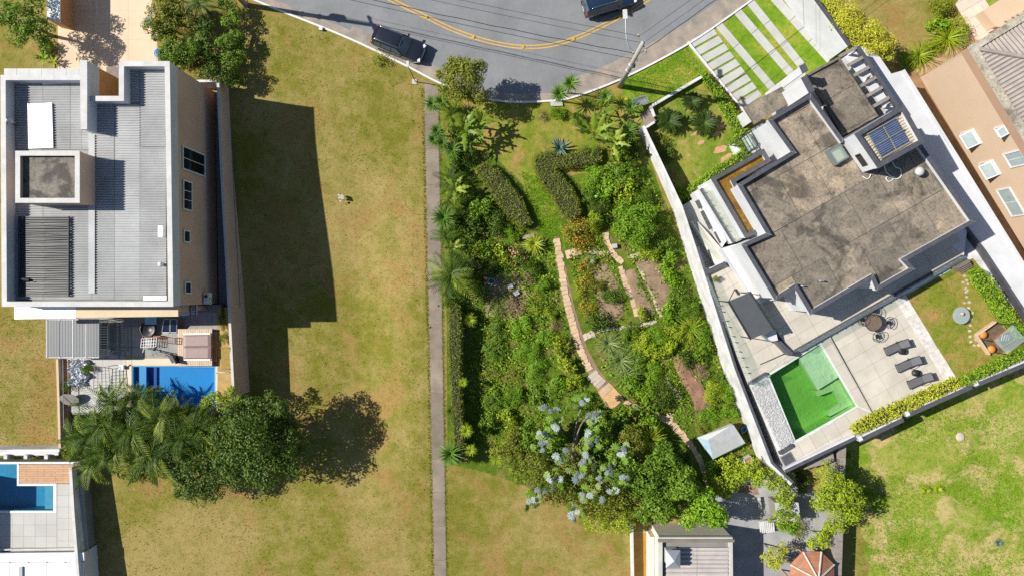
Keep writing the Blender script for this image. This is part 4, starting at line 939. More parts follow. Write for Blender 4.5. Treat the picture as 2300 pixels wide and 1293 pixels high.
MB().prism(WP([(1707, 817), (1771, 789), (1772, 791), (1708, 819)], T2 + .006), T2 - .02, T2 + .006).build('drain', DARKM, te)
st_ = WP([(2012, 674), (2034, 662), (2151, 853), (2128, 862)], T2 + .05)
tiles(st_, AU, 1.1, .9, .012, T2 - .05, T2 + .05, 'marble_slab', mat('rough_white_marble', (.62, .58, .53), .25, 2.5, .85, rand=.15), te, .02, stag=.4)
MB().prism(WP([(2035, 664), (2164, 590), (2185, 580), (2345, 775), (2345, 790), (2152, 856)], T2), T2 - .049, T2 + .01).struct('patio_lawn', LAWN4)
# gravel strip
MB().prism(WP([(1684, 868), (1723, 846), (1785, 992), (1753, 1012)], T2), T2 - .049, T2 - .01).build('gravel_bed', GRAVEL, te)
r4 = np.random.RandomState(4)
def scatter_pts(poly, n, seed):
    r = np.random.RandomState(seed); P = np.array(poly); lo, hi = P.min(0), P.max(0); out = []
    while len(out) < n:
        for q in r.uniform(lo, hi, (n, 2)):
            if inside(q, poly): out.append(q)
            if len(out) >= n: break
    return np.array(out)
gm = MB()
for q in scatter_pts(WP([(1686, 869), (1722, 849), (1783, 990), (1754, 1009)], T2), 2600, 3):
    s = r4.uniform(.04, .09); a = r4.uniform(0, 6.28); z = T2 - .01 + r4.uniform(0, .03)
    vs_ = [(q[0] + s * math.cos(a + k * 2.094), q[1] + s * math.sin(a + k * 2.094), z) for k in range(3)] + [(q[0] + r4.uniform(-.02, .02), q[1] + r4.uniform(-.02, .02), z + s * .9)]
    gm.add(vs_, [(0, 1, 3), (1, 2, 3), (2, 0, 3)])
o = gm.build('gravel', GRAVEL); tag(o, 'white pebble gravel strip between the wall and the green pool', 'gravel', kind='stuff')
# green pool
gp = thing('swimming_pool', 'green tinted pool with a pale shallow shelf on the right terrace', 'pool', W(1825, 880).to_tuple())
GT = mat('pool_plaster_green', (.40, .60, .43), .06, 1, .5)
FLO = 1.15
MB().prism(offset(ccw(GP), -.1, True), FLO - .1, FLO).build('basin_floor', GT, gp)
MB().band(ccw(GP), .04, .08, FLO, T2 - .06, True).build('basin_wall', GT, gp)
MB().prism(ccw(WP([(1796, 801), (1842, 773), (1886, 848), (1841, 876)], T2)), FLO, T2 - .3).build('shallow_shelf', GT, gp)
MB().prism(ccw(WP([(1842, 881), (1888, 851), (1924, 911), (1873, 938), (1868, 925), (1895, 908), (1880, 880), (1846, 892)], T2)), FLO, T2 - .75).build('bench_step', GT, gp)
MB().prism(offset(ccw(GP), .045, True), FLO - .02, T2 - .1).build('water', watermat('pool_water_green', (.54, .79, .2), .75, .08), gp)
# upper terrace
ut = thing('upper_terrace', 'upper tiled terrace around the white house above the pool', 'terrace', W(1950, 690).to_tuple())
T1P = WP([(1690, 662), (1778, 793), (2165, 573), (2150, 500), (1900, 560)], T1)
MB().prism(T1P, 0, T1 - .04).build('base', WALLW, ut)
tiles(T1P, AU, 1.6, 1.2, .018, T1 - .04, T1, 'floor_tile', TILE, ut, .002)
SPP = WP([(1897, 128), (1940, 104), (1976, 128), (2002, 166), (2030, 158), (2300, 596), (2360, 690), (2345, 765), (2173, 511), (2165, 573), (2120, 540), (1990, 250)], T1)
MB().prism(SPP, 0, T1).build('side_passage', WALLW, ut)
MB().band(WP([(2030, 157), (2302, 596), (2362, 690)], T1 + .2), .1, .1, T1 + .001, T1 + .2).build('kerb', WALLW, ut)
MB().band(WP([(2166, 503), (2212, 564), (2302, 700), (2345, 768)], T1 + .1), .1, .1, T1 - .7, T1 + .12).build('coping', COPD, ut)
rw = MB().band(WP([(1785, 788), (2162, 575)], T1 + .1), .12, .12, T1 + .001, T1 + .13).build('edge_coping', COPD, ut)
rail_glass(ut, W(1786, 787, T1), W(2160, 576, T1), T1 + .1, .95, step=1.5)
MB().band(WP([(1746, 762), (1779, 796)], T1 + .5), .16, .16, T2, T1 + .45).build('stub_wall', COPD, ut)
MB().band(WP([(1692, 668), (1744, 748)], T1 + .1), .1, .1, T1 + .001, T1 + .1).build('edge_coping', COPD, ut)
rail_glass(ut, W(1692, 668, T1), W(1744, 748, T1), T1 + .1, .95, step=1.3)
MB().prism(WP([(1716, 752), (1742, 737), (1748, 764), (1735, 766)], T1 + .9), T2, T1 + .85).build('rail_pier', WALLW, ut)
for k in range(4):
    a = T2 + .175 * (4 - k); o_ = Vector((k * 6.5 * .5, k * 6.5 * .86))
    q = [Vector((2148, 598)) + o_ * .6, Vector((2176, 582)) + o_ * .6, Vector((2176, 582)) + o_ * .6 + Vector((4, 6.5)), Vector((2148, 598)) + o_ * .6 + Vector((4, 6.5))]
    MB().prism(WP([tuple(x) for x in q], a), T2 - .05, a).build('step', CONC, ut)
# retaining walls
rw1 = thing('retaining_wall', 'long white retaining wall between the planted garden and the pool terrace', 'wall', W(1600, 730).to_tuple())
RL = WP([(1439, 292), (1477, 380), (1516, 470), (1543, 560), (1584, 690), (1625, 819), (1664, 920), (1703, 1021), (1748, 1064)])
MB().band(RL, .02, .2, 0, [1.7, 2.2, 2.6, T2 + .3, T2 + .3, T2 + .3, T2 + .3, T2 + .3, T2 + .3]).build('wall', WALLS, rw1)
RL2 = RL[3:]; MB().band(RL2, .24, -.03, T2 + .302, T2 + .37).build('coping', COPD, rw1)
rail_glass(rw1, W(1583, 622, T2 + .3), W(1684, 864, T2 + .3), T2 + .36, .9, step=1.5)
bw1 = thing('retaining_wall', 'dark capped white wall along the lower edge of the pool terrace', 'wall', W(1850, 1020).to_tuple())
BL_ = WP([(1762, 1056), (1922, 980)], T2 + .45); MB().band(BL_, .16, .16, 0, T2 + .4).build('wall', WALLW, bw1); MB().band(BL_, .05, .22, T2 + .402, T2 + .48).build('coping', COPD, bw1)
for i, (a, b) in enumerate([((1928, 986), (2028, 938)), ((2034, 930), (2182, 864)), ((2188, 862), (2345, 796))]):
    P_ = WP([a, b], T2 + .7); bw = thing('planter_wall', ['dark faced planter wall section nearest the pool corner', 'dark faced planter wall section below the last lounger', 'white planter wall section at the right edge with dark cap'][i], 'wall', (*((Vector(P_[0]) + Vector(P_[1])) / 2), 0))
    MB().band(P_, .14, .14, 0, T2 + .6).build('wall', WALLW, bw); MB().band(P_, .02 if i < 2 else .0, .34, T2 + .602, T2 + .68).build('coping', COPD, bw)
    MB().band(P_[:1] + [tuple(Vector(P_[0]) + (Vector(P_[1]) - Vector(P_[0])).normalized() * .35)], .2, .2, 0, T2 + .72).build('pier', WALLW, bw)
rs = thing('ramp', 'grey sunken ramp between the long white wall and the house', 'ramp', W(1580, 540).to_tuple())
MB().prism(WP([(1532, 462), (1566, 442), (1625, 560), (1628, 588), (1578, 606)], 1.4), 0, 1.35).build('floor', TILEG, rs)
MB().prism(WP([(1550, 498), (1564, 490), (1625, 570), (1628, 585), (1606, 595)], 1.9), 1.35, [1.5, 1.5, 2.5, 2.6, 2.0]).build('slope', TILE, rs)
for i in range(5):
    k = i / 5; a = W(1551 + 60 * k, 498 + 84 * k, 2.0 + k * .5); b = W(1563 + 60 * k, 515 + 84 * k, 2.1 + k * .5); MB().beam(a, b, .02, .8).build('glass_panel', GLASSR, rs)
MB().band(WP([(1584, 613), (1630, 591)], T2 + .4), .14, .14, 1.3, T2 + .35).build('cross_wall', WALLW, rs); MB().band(WP([(1584, 613), (1630, 591)], T2 + .4), .17, .17, T2 + .352, T2 + .42).build('coping', COPD, rs)
sq = thing('floor_hatch', 'dark square hatch at the bottom corner of the pool terrace', 'hatch', W(1770, 1032, T2).to_tuple())
MB().prism(WP([(1753, 1026), (1775, 1014), (1787, 1034), (1764, 1048)], T2 + .12), T2 - .045, T2 + .1).build('frame', STEEL, sq); MB().prism(WP([(1755, 1027), (1774, 1016), (1785, 1034), (1765, 1046)], T2 + .13), T2 + .101, T2 + .13).build('lid', COPD, sq)
MB().band(WP([(1752, 1018), (1782, 1000)], T2 + .3), .14, .14, T2 - .04, T2 + .25).build('kerb', COPD, sq)
MB().band(WP([(1683, 861), (1722, 838)], T2 + .3), .1, .1, T2 - .04, T2 + .3).build('coping', COPD, te)
rail_glass(te, W(1684, 862, T2 + .2), W(1722, 840, T2 + .2), T2 + .28, .9, step=1.6)
# awning
aw = thing('awning', 'dark grey fabric awning over the terrace beside the white house', 'awning', W(1690, 710, T2).to_tuple())
az = 5.3
for i in range(3):
    a0, a1 = i / 3, (i + 1) / 3
    A, B, C, D = [W(x, y, az) for x, y in ((1636, 676), (1684, 656), (1738, 740), (1686, 761))]
    q = [A.lerp(D, a0), B.lerp(C, a0), B.lerp(C, a1), A.lerp(D, a1)]; zz = [.0, .12, .12, 0]
    MB().add([(p.x, p.y, p.z + zz[k]) for k, p in enumerate(q)] + [(p.x, p.y, p.z + zz[k] - .03) for k, p in enumerate(q)], [(3, 2, 1, 0), (4, 5, 6, 7), (0, 1, 5, 4), (1, 2, 6, 5), (2, 3, 7, 6), (3, 0, 4, 7)]).build('fabric', mat('charcoal_fabric', (.055, .06, .065), .1, 2, .85) if 'charcoal_fabric' not in MATS else MATS['charcoal_fabric'], aw)
MB().beam(W(1635, 676, az), W(1686, 762, az), .1, .14).build('front_bar', DARKM, aw); MB().beam(W(1684, 655, az + .12), W(1740, 741, az + .12), .14, .16).build('cassette', DARKM, aw)
MB().beam(W(1650, 650, az - .6), W(1637, 676, az - .05), .06, .06).build('arm', DARKM, aw); MB().beam(W(1652, 649, az - .5), W(1660, 662, az - .5), .1, .5).build('arm_box', DARKM, aw)
for x, y in ((1637, 677), (1687, 760), (1684, 657), (1737, 741)): p = W(x, y, az - .06); MB().beam((p.x, p.y, T2), p, .07, .07).build('post', DARKM, aw)

# ------------------------------------------------------------------ tan neighbour at the right edge
c0 = W(2065, 175).to_2d(); dW = (W(2288, 545).to_2d() - c0).normalized(); nW = Vector((-dW.y, dW.x))
if nW.x < 0: nW = -nW
hC = thing('house', 'pale tan house with dark ribbed tile roof at the right edge', 'house', (c0.x + 4, c0.y - 4, 0))
def cq(s0, s1, t0, t1): return ccw([tuple(c0 + dW * s0 + nW * t0), tuple(c0 + dW * s1 + nW * t0), tuple(c0 + dW * s1 + nW * t1), tuple(c0 + dW * s0 + nW * t1)])
MB().prism(cq(0, 26, 0, 14), 0, 6.3).build('wall', TANP, hC)
MB().prism(cq(-.35, 26.3, -.35, 14.3), 6.302, 7.3).build('eave_wall', BROWN, hC)
MB().band(cq(-.4, 26.4, -.4, 14.4), .5, .05, 7.302, 7.55, True).build('gutter_wall', stainmat('mossy_cap', (.4, .36, .28), (.55, .5, .4), (.2, .18, .13)), hC)
tp = math.tan(math.radians(12))
A0, A1, A2, A3 = [c0 + dW * s + nW * t for s, t in ((.15, .15), (25.8, .15), (18.9, 7.0), (7.0, 7.0))]
aU = math.atan2(nW.y, nW.x); aV = math.atan2(dW.y, dW.x)
rC = MB().prism(cq(.1, 25.9, .1, 13.9), 7.302, 7.32).build('roof', CONCD, hC)
corrugated([tuple(A0), tuple(A1), tuple(A2), tuple(A3)], aU, 7.4, .34, .06, 'roof_sheet', CORRB, rC, slope=lambda p: (p - c0).dot(nW) * tp)
F0, F1 = c0 + dW * .15 + nW * .15, c0 + dW * .15 + nW * 13.85
corrugated([tuple(F0), tuple(F1), tuple(A3)], aV, 7.4, .34, .06, 'roof_sheet', CORRB, rC, slope=lambda p: (p - c0).dot(dW) * tp)
MB().tube([(F0.x, F0.y, 7.5), (A3.x, A3.y, 7.5 + 7 * tp)], .16, 8).build('hip_cap', CORRB, rC)
r6 = rnd
for i, (q, opened) in enumerate([([(2157, 299), (2186, 288), (2206, 320), (2178, 333)], 1), ([(2234, 294), (2255, 272), (2275, 300), (2246, 306)], 2), ([(2198, 367), (2230, 357), (2249, 390), (2220, 400)], 1), ([(2251, 347), (2292, 333), (2312, 365), (2275, 379)], 0), ([(2237, 426), (2268, 420), (2305, 480), (2275, 489)], 0)]):
    w, (s0, s1, z0, z1, nn_, at_, ang_) = wall_quad(hC, q, c0, dW, 'window', GLASSD if opened == 1 else mat('pale_glass', (.3, .36, .36), .15, 2, .15) if 'pale_glass' not in MATS else MATS['pale_glass'], .03, WHITEP, .12, .1, 2 if opened == 0 else 1)
    if opened:
        o1, o2 = at_((s0 + s1) / 2, z1 - .1, .12), at_((s0 + s1) / 2, (z0 + z1) / 2 - (.1 if opened == 1 else -.3), .75)
        dd = (o2 - o1); up_ = Vector((dW.x, dW.y, 0)); yy = dd.normalized(); zz_ = up_.cross(yy)
        M_ = Matrix((up_, yy, zz_)).transposed()
        MB().box((o1 + o2) / 2, (s1 - s0 - .1, dd.length, .05), M=M_).build('open_sash', WHITEP, w); MB().box((o1 + o2) / 2 + zz_ * (.03 if zz_.z > 0 else -.03), (s1 - s0 - .3, dd.length - .2, .02), M=M_).build('pane', MATS.get('pale_glass') or mat('pale_glass', (.3, .36, .36), .15, 2, .15), w)
MB().prism(ccw([tuple(c0 + dW * s + nW * t) for s, t in ((-.8, -.03), (24, -.03), (24, -.75), (-.8, -.75))]), 0, .12).struct('tile_apron', mat('brown_apron', (.28, .155, .07), .25, 1.5, .7))
MB().prism(WP([(2030, 180), (2070, 150), (2180, 70), (2240, 60), (2210, 100), (2066, 172)]), 0, .03).struct('neighbour_paving', mat('ochre_flags', (.42, .27, .13), .3, .9, .8, c2=(.26, .17, .1)))
# paved ramp and steps at the top right corner
tr = thing('entrance_steps', 'pale stone steps and ramp at the top right corner', 'steps', W(2215, 40).to_tuple())
tiles(WP([(2145, 10), (2190, -40), (2245, 60), (2235, 92), (2190, 90)]), AU, 1.2, .9, .02, 0, .06, 'paving_slab', mat('pale_stone_paving', (.56, .47, .38), .1, 1, .8, rand=.1), tr, .004)
for k in range(4): MB().prism(WP([(2196 + k * 7, 14 + k * 9), (2204 + k * 7, 10 + k * 9), (2216 + k * 7, 38 + k * 9), (2208 + k * 7, 42 + k * 9)], .2 + .15 * k), 0, .2 + .15 * k).build('step', MATS['pale_stone_paving'], tr)
MB().prism(WP([(2208, 25), (2262, -10), (2330, -30), (2330, 25), (2250, 62), (2236, 60)], 1.2), 0, 1.2).build('ramp', TANP, tr)
rail_glass(tr, W(2250, 52, 1.2), W(2330, 8, 1.2), 1.2, 1.0, step=1.4)
S('corner_lawn', [(2180, -60), (2300, -60), (2262, -12), (2208, 22)], .006, LAWN2)
# white street wall beside the drive
sw1 = thing('boundary_wall', 'tall white wall beside the driveway strips with a dark cap', 'wall', W(1830, 70).to_tuple())
WQ = WP([(1760, -8), (1790, 32), (1864, 134)]); MB().band(WQ, .0, .2, 0, T1).build('wall', WALLW, sw1); MB().band(WQ, .2, .1, T1 + .002, T1 + .1).build('coping', COPD, sw1)
# ------------------------------------------------------------------ vehicles
CARP = mat('black_car_paint', (.012, .014, .02), .05, 1, .18); CARP.node_tree.nodes['Principled BSDF'].inputs['Coat Weight'].default_value = .8
CARB = mat('dark_blue_car_paint', (.01, .022, .045), .05, 1, .18); CARB.node_tree.nodes['Principled BSDF'].inputs['Coat Weight'].default_value = .8
CGLASS = mat('car_glass', (.06, .085, .1), .1, 1, .05); CHROME = mat('chrome', (.6, .6, .62), .05, 2, .18, metal=1.0)
LAMP = mat('headlamp', (.55, .57, .6), .1, 4, .15); REDL = mat('tail_lamp', (.35, .015, .01), .1, 4, .25); PLAST = mat('car_trim', (.02, .02, .022), .1, 3, .6)
def suv(label, loc, rz, paint):
    t = thing('suv', label, 'car', loc, rz)
    L, Wd = 4.75, .94
    # stations: x, half width, belt z, cabin half width, top z  (cabin None = bonnet / tail)
    st = [(-2.38, .70, .78, .62, .95), (-2.30, .84, .98, .70, 1.30), (-2.12, .91, 1.03, .69, 1.62), (-1.85, .93, 1.04, .69, 1.71), (-1.1, .94, 1.03, .70, 1.75), (-.3, .94, 1.02, .69, 1.74),
          (.25, .94, 1.01, .67, 1.68), (.62, .94, 1.00, .70, 1.42), (1.02, .94, .99, .80, 1.10), (1.3, .935, .97, .80, 1.06), (1.8, .92, .92, .76, 1.0), (2.12, .87, .84, .68, .92), (2.30, .76, .70, .58, .78), (2.38, .62, .58, .5, .64)]
    vs_ = []; n = 0
    for x, w, zb, cw, zt in st:
        prof = [(w * .86, .28), (w * .98, .42), (w, .62), (w, zb - .12), (w * .965, zb), (cw + (w * .965 - cw) * .12, zt - .09), (cw * .86, zt - .015), (cw * .45, zt + .015), (0, zt + .025)]
        full = [(-y, z) for y, z in prof] + [(y, z) for y, z in prof[-2::-1]]
        n = len(full); vs_ += [(x, y, z) for y, z in full]
    m = len(st); fs = [(i * n + k, i * n + k + 1, (i + 1) * n + k + 1, (i + 1) * n + k) for i in range(m - 1) for k in range(n - 1)]
    fs += [(i * n + n - 1, i * n, (i + 1) * n, (i + 1) * n + n - 1) for i in range(m - 1)]
    fs += [tuple(range(n)), tuple(range(m * n - 1, (m - 1) * n - 1, -1))]
    mb = MB().add(vs_, fs); body = mb.build('body', paint, t, True, True)
    import bmesh
    bm = bmesh.new(); bm.from_mesh(body.data); bmesh.ops.recalc_face_normals(bm, faces=bm.faces); bm.to_mesh(body.data); bm.free()
    sub = body.modifiers.new('sub', 'SUBSURF'); sub.levels = 1; sub.render_levels = 2
    def patch(pts, name, mm, off):
        mb = MB(); k = len(pts)
        mb.add([Vector(p) + Vector(off) for p in pts] + [Vector(p) + Vector(off) * -1.2 for p in pts], [tuple(range(k)), tuple(range(2 * k - 1, k - 1, -1))] + [(i, (i + 1) % k, k + (i + 1) % k, k + i) for i in range(k)])
        return mb.build(name, mm, t, local=True)
    patch([(1.0, -.74, 1.10), (1.06, 0, 1.13), (1.0, .74, 1.10), (.36, .60, 1.63), (.32, 0, 1.70), (.36, -.60, 1.63)], 'windshield', CGLASS, (.012, 0, .012))
    patch([(-2.30, -.64, 1.22), (-2.30, .64, 1.22), (-2.13, .60, 1.60), (-2.13, -.60, 1.60)], 'rear_window', CGLASS, (-.02, 0, .012))
    for s in (-1, 1):
        for (xa, xb, xc, xd) in ((.72, -.28, -.28, .22), (-.36, -1.25, -1.25, -.36), (-1.33, -1.95, -1.85, -1.33)):
            patch([(xa, s * .90, 1.07), (xb, s * .905, 1.07), (xc, s * .735, 1.60), (xd, s * .735, 1.58)][::s], 'side_window', CGLASS, (0, s * .012, .01))
        MB().tube([(-1.9, s * .60, 1.74), (-1.75, s * .60, 1.80), (.1, s * .59, 1.79), (.28, s * .58, 1.71)], .025, 6).build('roof_rail', CHROME, t, True, True)
        mr = MB().box((.62, s * 1.03, 1.08), (.14, .22, .15)).build('mirror', paint, t, local=True); MB().box((.545, s * 1.03, 1.08), (.012, .18, .11)).build('mirror_glass', CHROME, mr)
        MB().box((2.16, s * .66, .80), (.24, .30, .13), s * -.35).build('headlight', LAMP, t, local=True)
        MB().box((-2.30, s * .72, .98), (.12, .22, .3), s * .2).build('tail_light', REDL, t, local=True)
        for x in (1.45, -1.42):
            wh = MB(); ang = Matrix.Rotation(math.pi / 2, 3, 'X')
            w = MB().torus((x, s * .85, .36), .25, .11, 24, 8, ang).build('tyre', RUBBER, t, True, True)
            MB().tube([(x, s * .80, .36), (x, s * .93, .36)], .2, 16).build('rim', CHROME, w, local=True)
        MB().tube([(-2.0, s * .935, .98), (.6, s * .95, .96)], .012, 5).build('trim_strip', CHROME, t, local=True)
        MB().box((0, s * .93, .34), (2.3, .08, .12)).build('side_sill', PLAST, t, local=True)
    MB().box((2.33, 0, .68), (.06, .85, .16)).build('grille', CHROME, t, local=True)
    MB().box((2.28, 0, .42), (.2, 1.45, .16)).build('front_bumper', PLAST, t, local=True); MB().box((-2.32, 0, .48), (.16, 1.55, .22)).build('rear_bumper', PLAST, t, local=True)
    MB().box((-2.41, 0, .62), (.02, .5, .14)).build('number_plate', WHITEP, t, local=True)
    MB().box((-2.05, 0, 1.70), (.28, 1.1, .03)).build('spoiler', paint, t, local=True)
    return t
suv('black SUV with chrome roof rails parked against the white kerb', W(899, 107, .005).to_tuple(), math.radians(-21.5), CARP)
suv('dark blue SUV driving over the yellow centre line at the top edge', W(1366, 10, .005).to_tuple(), math.radians(16.5), CARB)

# ------------------------------------------------------------------ utility poles, cables, street things
def pole(label, b, h, top=True):
    t = thing('utility_pole', label, 'utility pole', (b.x, b.y, 0))
    MB().tube([(b.x, b.y, 0), (b.x, b.y, h * .5), (b.x, b.y, h)], [.24, .19, .15], 14).build('shaft', POLEC, t, True)
    for z, L in ((h - .5, 1.6), (h - 3.4, .8)):
        MB().box((b.x, b.y + .12, z), (.14, L, .16), .45).build('cross_arm', WOODG if L > 1 else STEEL, t)
        for k in (-.4, 0, .4): MB().lathe((b.x - math.sin(.45) * k * L, b.y + .12 + math.cos(.45) * k * L, z + .08), [(.03, 0), (.07, .05), (.05, .1), (.07, .15), (.02, .2)], 8).build('insulator', CONCP, t, True)
    for z in (h * .42, h * .55): MB().lathe((b.x, b.y, z), [(.2, 0), (.25, .02), (.25, .1), (.2, .12)], 12).build('steel_band', STEEL, t, True)
    MB().box((b.x + .25, b.y, h * .52), (.22, .25, .4)).build('junction_box', DARKM, t)
    return t
B1, B2 = W(1392, 194), W(553, 12); PH = 10.8
p1 = pole('concrete utility pole with street lamp beside the curved kerb', B1, PH)
MB().tube(smooth_line([(B1.x, B1.y, PH - 2.3), (W(1409, 100, 8.6).x, W(1409, 100, 8.6).y, 8.7), W(1405, 40, 9.2)], 6), .05, 8).build('lamp_arm', STEEL, p1, True)
lh = W(1404, 33, 9.2); MB().box(lh, (.32, .72, .14), .05).build('lamp_head', COPW, p1); MB().box(lh - Vector((0, 0, .09)), (.22, .5, .04), .05).build('lamp_lens', GLASSG, p1)
p2 = pole('concrete utility pole cut by the top edge left of the road', B2, PH)
tr_ = MB().lathe((B2.x + .45, B2.y + .1, 6.6), [(.3, 0), (.33, .05), (.33, .9), (.25, 1.0), (.05, 1.05)], 14).build('transformer', STEEL, p2, True)
B3 = W(1880, -160)
def cable(a, b, sag, r, label, twist=False):
    a, b = Vector(a), Vector(b); pts = []
    for i in range(25):
        t = i / 24; p = a.lerp(b, t); p.z -= sag * 4 * t * (1 - t)
        if twist: p += Vector((0, .03 * math.sin(i * 2.1), 0))
        pts.append(p)
    o = MB().tube(pts, r, 5).build('overhead_cable', BLACK, smooth=True); tag(o, label, 'cable', 'overhead cables along the road')
    o.data.update(); return o
def P3(b, dx, dy, z): return (b.x + dx, b.y + dy, z)
cable(P3(B1, -.2, .6, PH - .3), P3(B2, -.2, .6, PH - .3), .5, .015, 'uppermost cable spanning from the lamp pole to the top left')
cable(P3(B1, .05, .1, PH - .3), P3(B2, .05, .1, PH - .3), .55, .015, 'second highest cable spanning from the lamp pole to the top left')
cable(P3(B1, 0, .35, 7.5), P3(B2, 0, .35, 7.5), .7, .028, 'thick twisted cable spanning from the lamp pole to the top left', True)
cable(P3(B1, 0, .2, 6.7), P3(B2, 0, .2, 6.7), .6, .02, 'lowest cable spanning from the lamp pole to the top left')
cable(P3(B1, -.2, .6, PH - .3), P3(B3, -.2, .6, PH - .3), .4, .014, 'uppermost cable running from the lamp pole to the top right')
cable(P3(B1, .1, .1, PH - .3), P3(B3, .1, .1, PH - .3), .4, .014, 'second cable running from the lamp pole to the top right')
cable(P3(B1, .2, .2, 7.5), P3(B3, .2, .2, 7.5), .5, .028, 'thick lower cable running from the lamp pole to the top right', True)
p3 = pole('concrete utility pole outside the top edge that carries the cables', B3, PH)
# slender lamp post by the parked car
b = W(933, 184); lp_ = thing('lamp_post', 'slender post with a small white lamp head below the parked car', 'lamp post', (b.x, b.y, 0))
MB().tube([(b.x, b.y, 0), (b.x, b.y, 4.5)], [.045, .03], 8).build('post', DARKM, lp_, True); MB().prism([(b.x - .28, b.y - .22), (b.x + .12, b.y - .22), (b.x + .12, b.y + .22), (b.x - .28, b.y + .22)], 0, .06).build('base_plate', CONCP, lp_)
MB().box((b.x, b.y + .1, 4.55), (.2, .5, .1)).build('lamp_head', COPW, lp_)
MB().beam((b.x - .02, b.y + .12, 4.49), (b.x + 1.0, b.y + .28, 4.49), .05, .05).build('sign_arm', STEEL, lp_)
# litter basket, manhole, kerb boxes
b = W(1432, 236); lb_ = thing('litter_basket', 'grey wire litter basket on a thin post beside the green verge', 'litter basket', (b.x, b.y, 0))
MB().tube([(b.x, b.y, 0), (b.x, b.y, 1.0)], .04, 8).build('post', STEEL, lb_); MB().box((b.x, b.y, 1.03), (1.2, .6, .04), .3).build('tray', STEEL, lb_)
R_ = Matrix.Rotation(.3, 3, 'Z')
for z in (1.2, 1.45): MB().band([tuple((R_ @ Vector((x, y, 0)) + b).to_2d()) for x, y in ((-.65, -.35), (.65, -.35), (.65, .35), (-.65, .35))], .015, .015, z, z + .03, True).build('rim', STEEL, lb_)
for x, y in ((-.65, -.35), (.65, -.35), (.65, .35), (-.65, .35), (0, .35), (0, -.35), (.33, .35), (-.33, .35), (.33, -.35), (-.33, -.35)):
    q = R_ @ Vector((x, y, 0)) + b; q0 = R_ @ Vector((x * .9, y * .85, 0)) + b; MB().tube([(q0.x, q0.y, 1.03), (q.x, q.y, 1.47)], .015, 5).build('bar', STEEL, lb_)
b = W(664, 20); o = MB().lathe((b.x, b.y, .004), [(.36, 0), (.36, .012), (.3, .014), (.28, .010), (.1, .014), (.02, .014)], 24).build('manhole_cover', CONCD); tag(o, 'round dark manhole cover in the road near the top left pole', 'manhole cover')
b = W(1250, 235); o = MB().prism(WP([(1236, 230), (1262, 229), (1264, 239), (1238, 240)]), 0, .18).build('utility_box', CONCP); tag(o, 'white concrete utility box lid beside the kerb and the twin yuccas', 'utility box')
o = MB().prism(WP([(719, 62), (727, 64), (725, 71), (718, 70)]), 0, .3).build('kerb_marker', WHITEP); tag(o, 'small white concrete marker at the kerb above the dry lawn', 'marker')
# blue bin behind the left house
b = W(368, 128); t = thing('water_drum', 'blue plastic drum half hidden under shrubs by the tan house', 'drum', (b.x, b.y, 0))
BLUEP = mat('blue_plastic', (.03, .16, .5), .1, 3, .4)
MB().lathe((b.x, b.y, 0), [(.36, 0), (.4, .05), (.4, .9), (.38, .95), (.1, .96)], 20).build('barrel', BLUEP, t, True); MB().torus((b.x, b.y, .93), .38, .03, 20, 6).build('rim', BLUEP, t, True)

# ------------------------------------------------------------------ furniture on the pool terrace
MESHF = mat('grey_mesh_fabric', (.10, .10, .105), .12, 4, .8); RUST = MATS['rust']
def lounger():
    t = thing('sun_lounger', '', 'sun lounger', (0, 0, 0), 0, 'sun loungers beside the green pool')
    def slab(x0, z0, x1, z1, name):
        d = Vector((x1 - x0, 0, z1 - z0)); m = (Vector((x0, 0, z0)) + Vector((x1, 0, z1))) / 2; M = Matrix((d.normalized(), Vector((0, 1, 0)), d.normalized().cross(Vector((0, 1, 0))))).transposed()
        return MB().box(m, (d.length, .62, .03), M=M).build(name, MESHF, t, local=True)
    slab(-.95, .34, .3, .34, 'seat'); slab(.32, .35, 1.0, .72, 'backrest')
    for s in (-1, 1):
        MB().beam((-1.0, s * .34, .32), (.32, s * .34, .32), .05, .05).build('side_rail', DARKM, t, local=True)
        MB().beam((.32, s * .34, .34), (1.04, s * .34, .74), .05, .05).build('back_rail', DARKM, t, local=True)
        MB().tube([(-.1, s * .36, .32), (-.05, s * .40, .55), (.35, s * .40, .56), (.6, s * .38, .5)], .022, 6).build('arm_rest', DARKM, t, local=True)
        for x in (-.85, .35): MB().beam((x, s * .34, 0), (x, s * .34, .32), .045, .045).build('leg', DARKM, t, local=True)
    MB().beam((-1.0, -.34, .32), (-1.0, .34, .32), .05, .05).build('end_bar', DARKM, t, local=True); MB().beam((1.04, -.34, .74), (1.04, .34, .74), .05, .05).build('top_bar', DARKM, t, local=True)
    return t
l0 = lounger()
for i, (x, y, lab) in enumerate([(2012, 779, 'dark mesh sun lounger nearest the round table'), (2038, 817, 'middle dark mesh sun lounger of the row of three'), (2064, 854, 'dark mesh sun lounger nearest the yellow hedge')]):
    o = l0 if i == 0 else copy_tree(l0); p = W(x, y, T2 + .3); o.location = (p.x, p.y, T2 + .003); o.rotation_euler.z = math.radians(25); o['label'] = lab
def stool(x, y, lab):
    p = W(x, y, T2 + .3); t = thing('side_stool', lab, 'stool', (p.x, p.y, T2 + .002), 0, 'round stools between the loungers')
    MB().lathe((0, 0, 0), [(.2, 0), (.3, .15), (.3, .3), (.25, .42), (.05, .43)], 18).build('drum', DARKM, t, True, True); MB().lathe((0, 0, .43), [(.26, 0), (.28, .02), (.1, .04), (.02, .04)], 18).build('top', BLACK, t, True, True)
stool(2026, 788, 'round dark stool between the first and middle lounger'); stool(2057, 837, 'round dark stool between the middle and last lounger')
p = W(1962, 724, T2 + .7); t = thing('round_table', 'round brown wicker table among the four wire chairs', 'table', (p.x, p.y, T2 + .002))
WICK = mat('brown_wicker', (.14, .10, .065), .25, 8, .8)
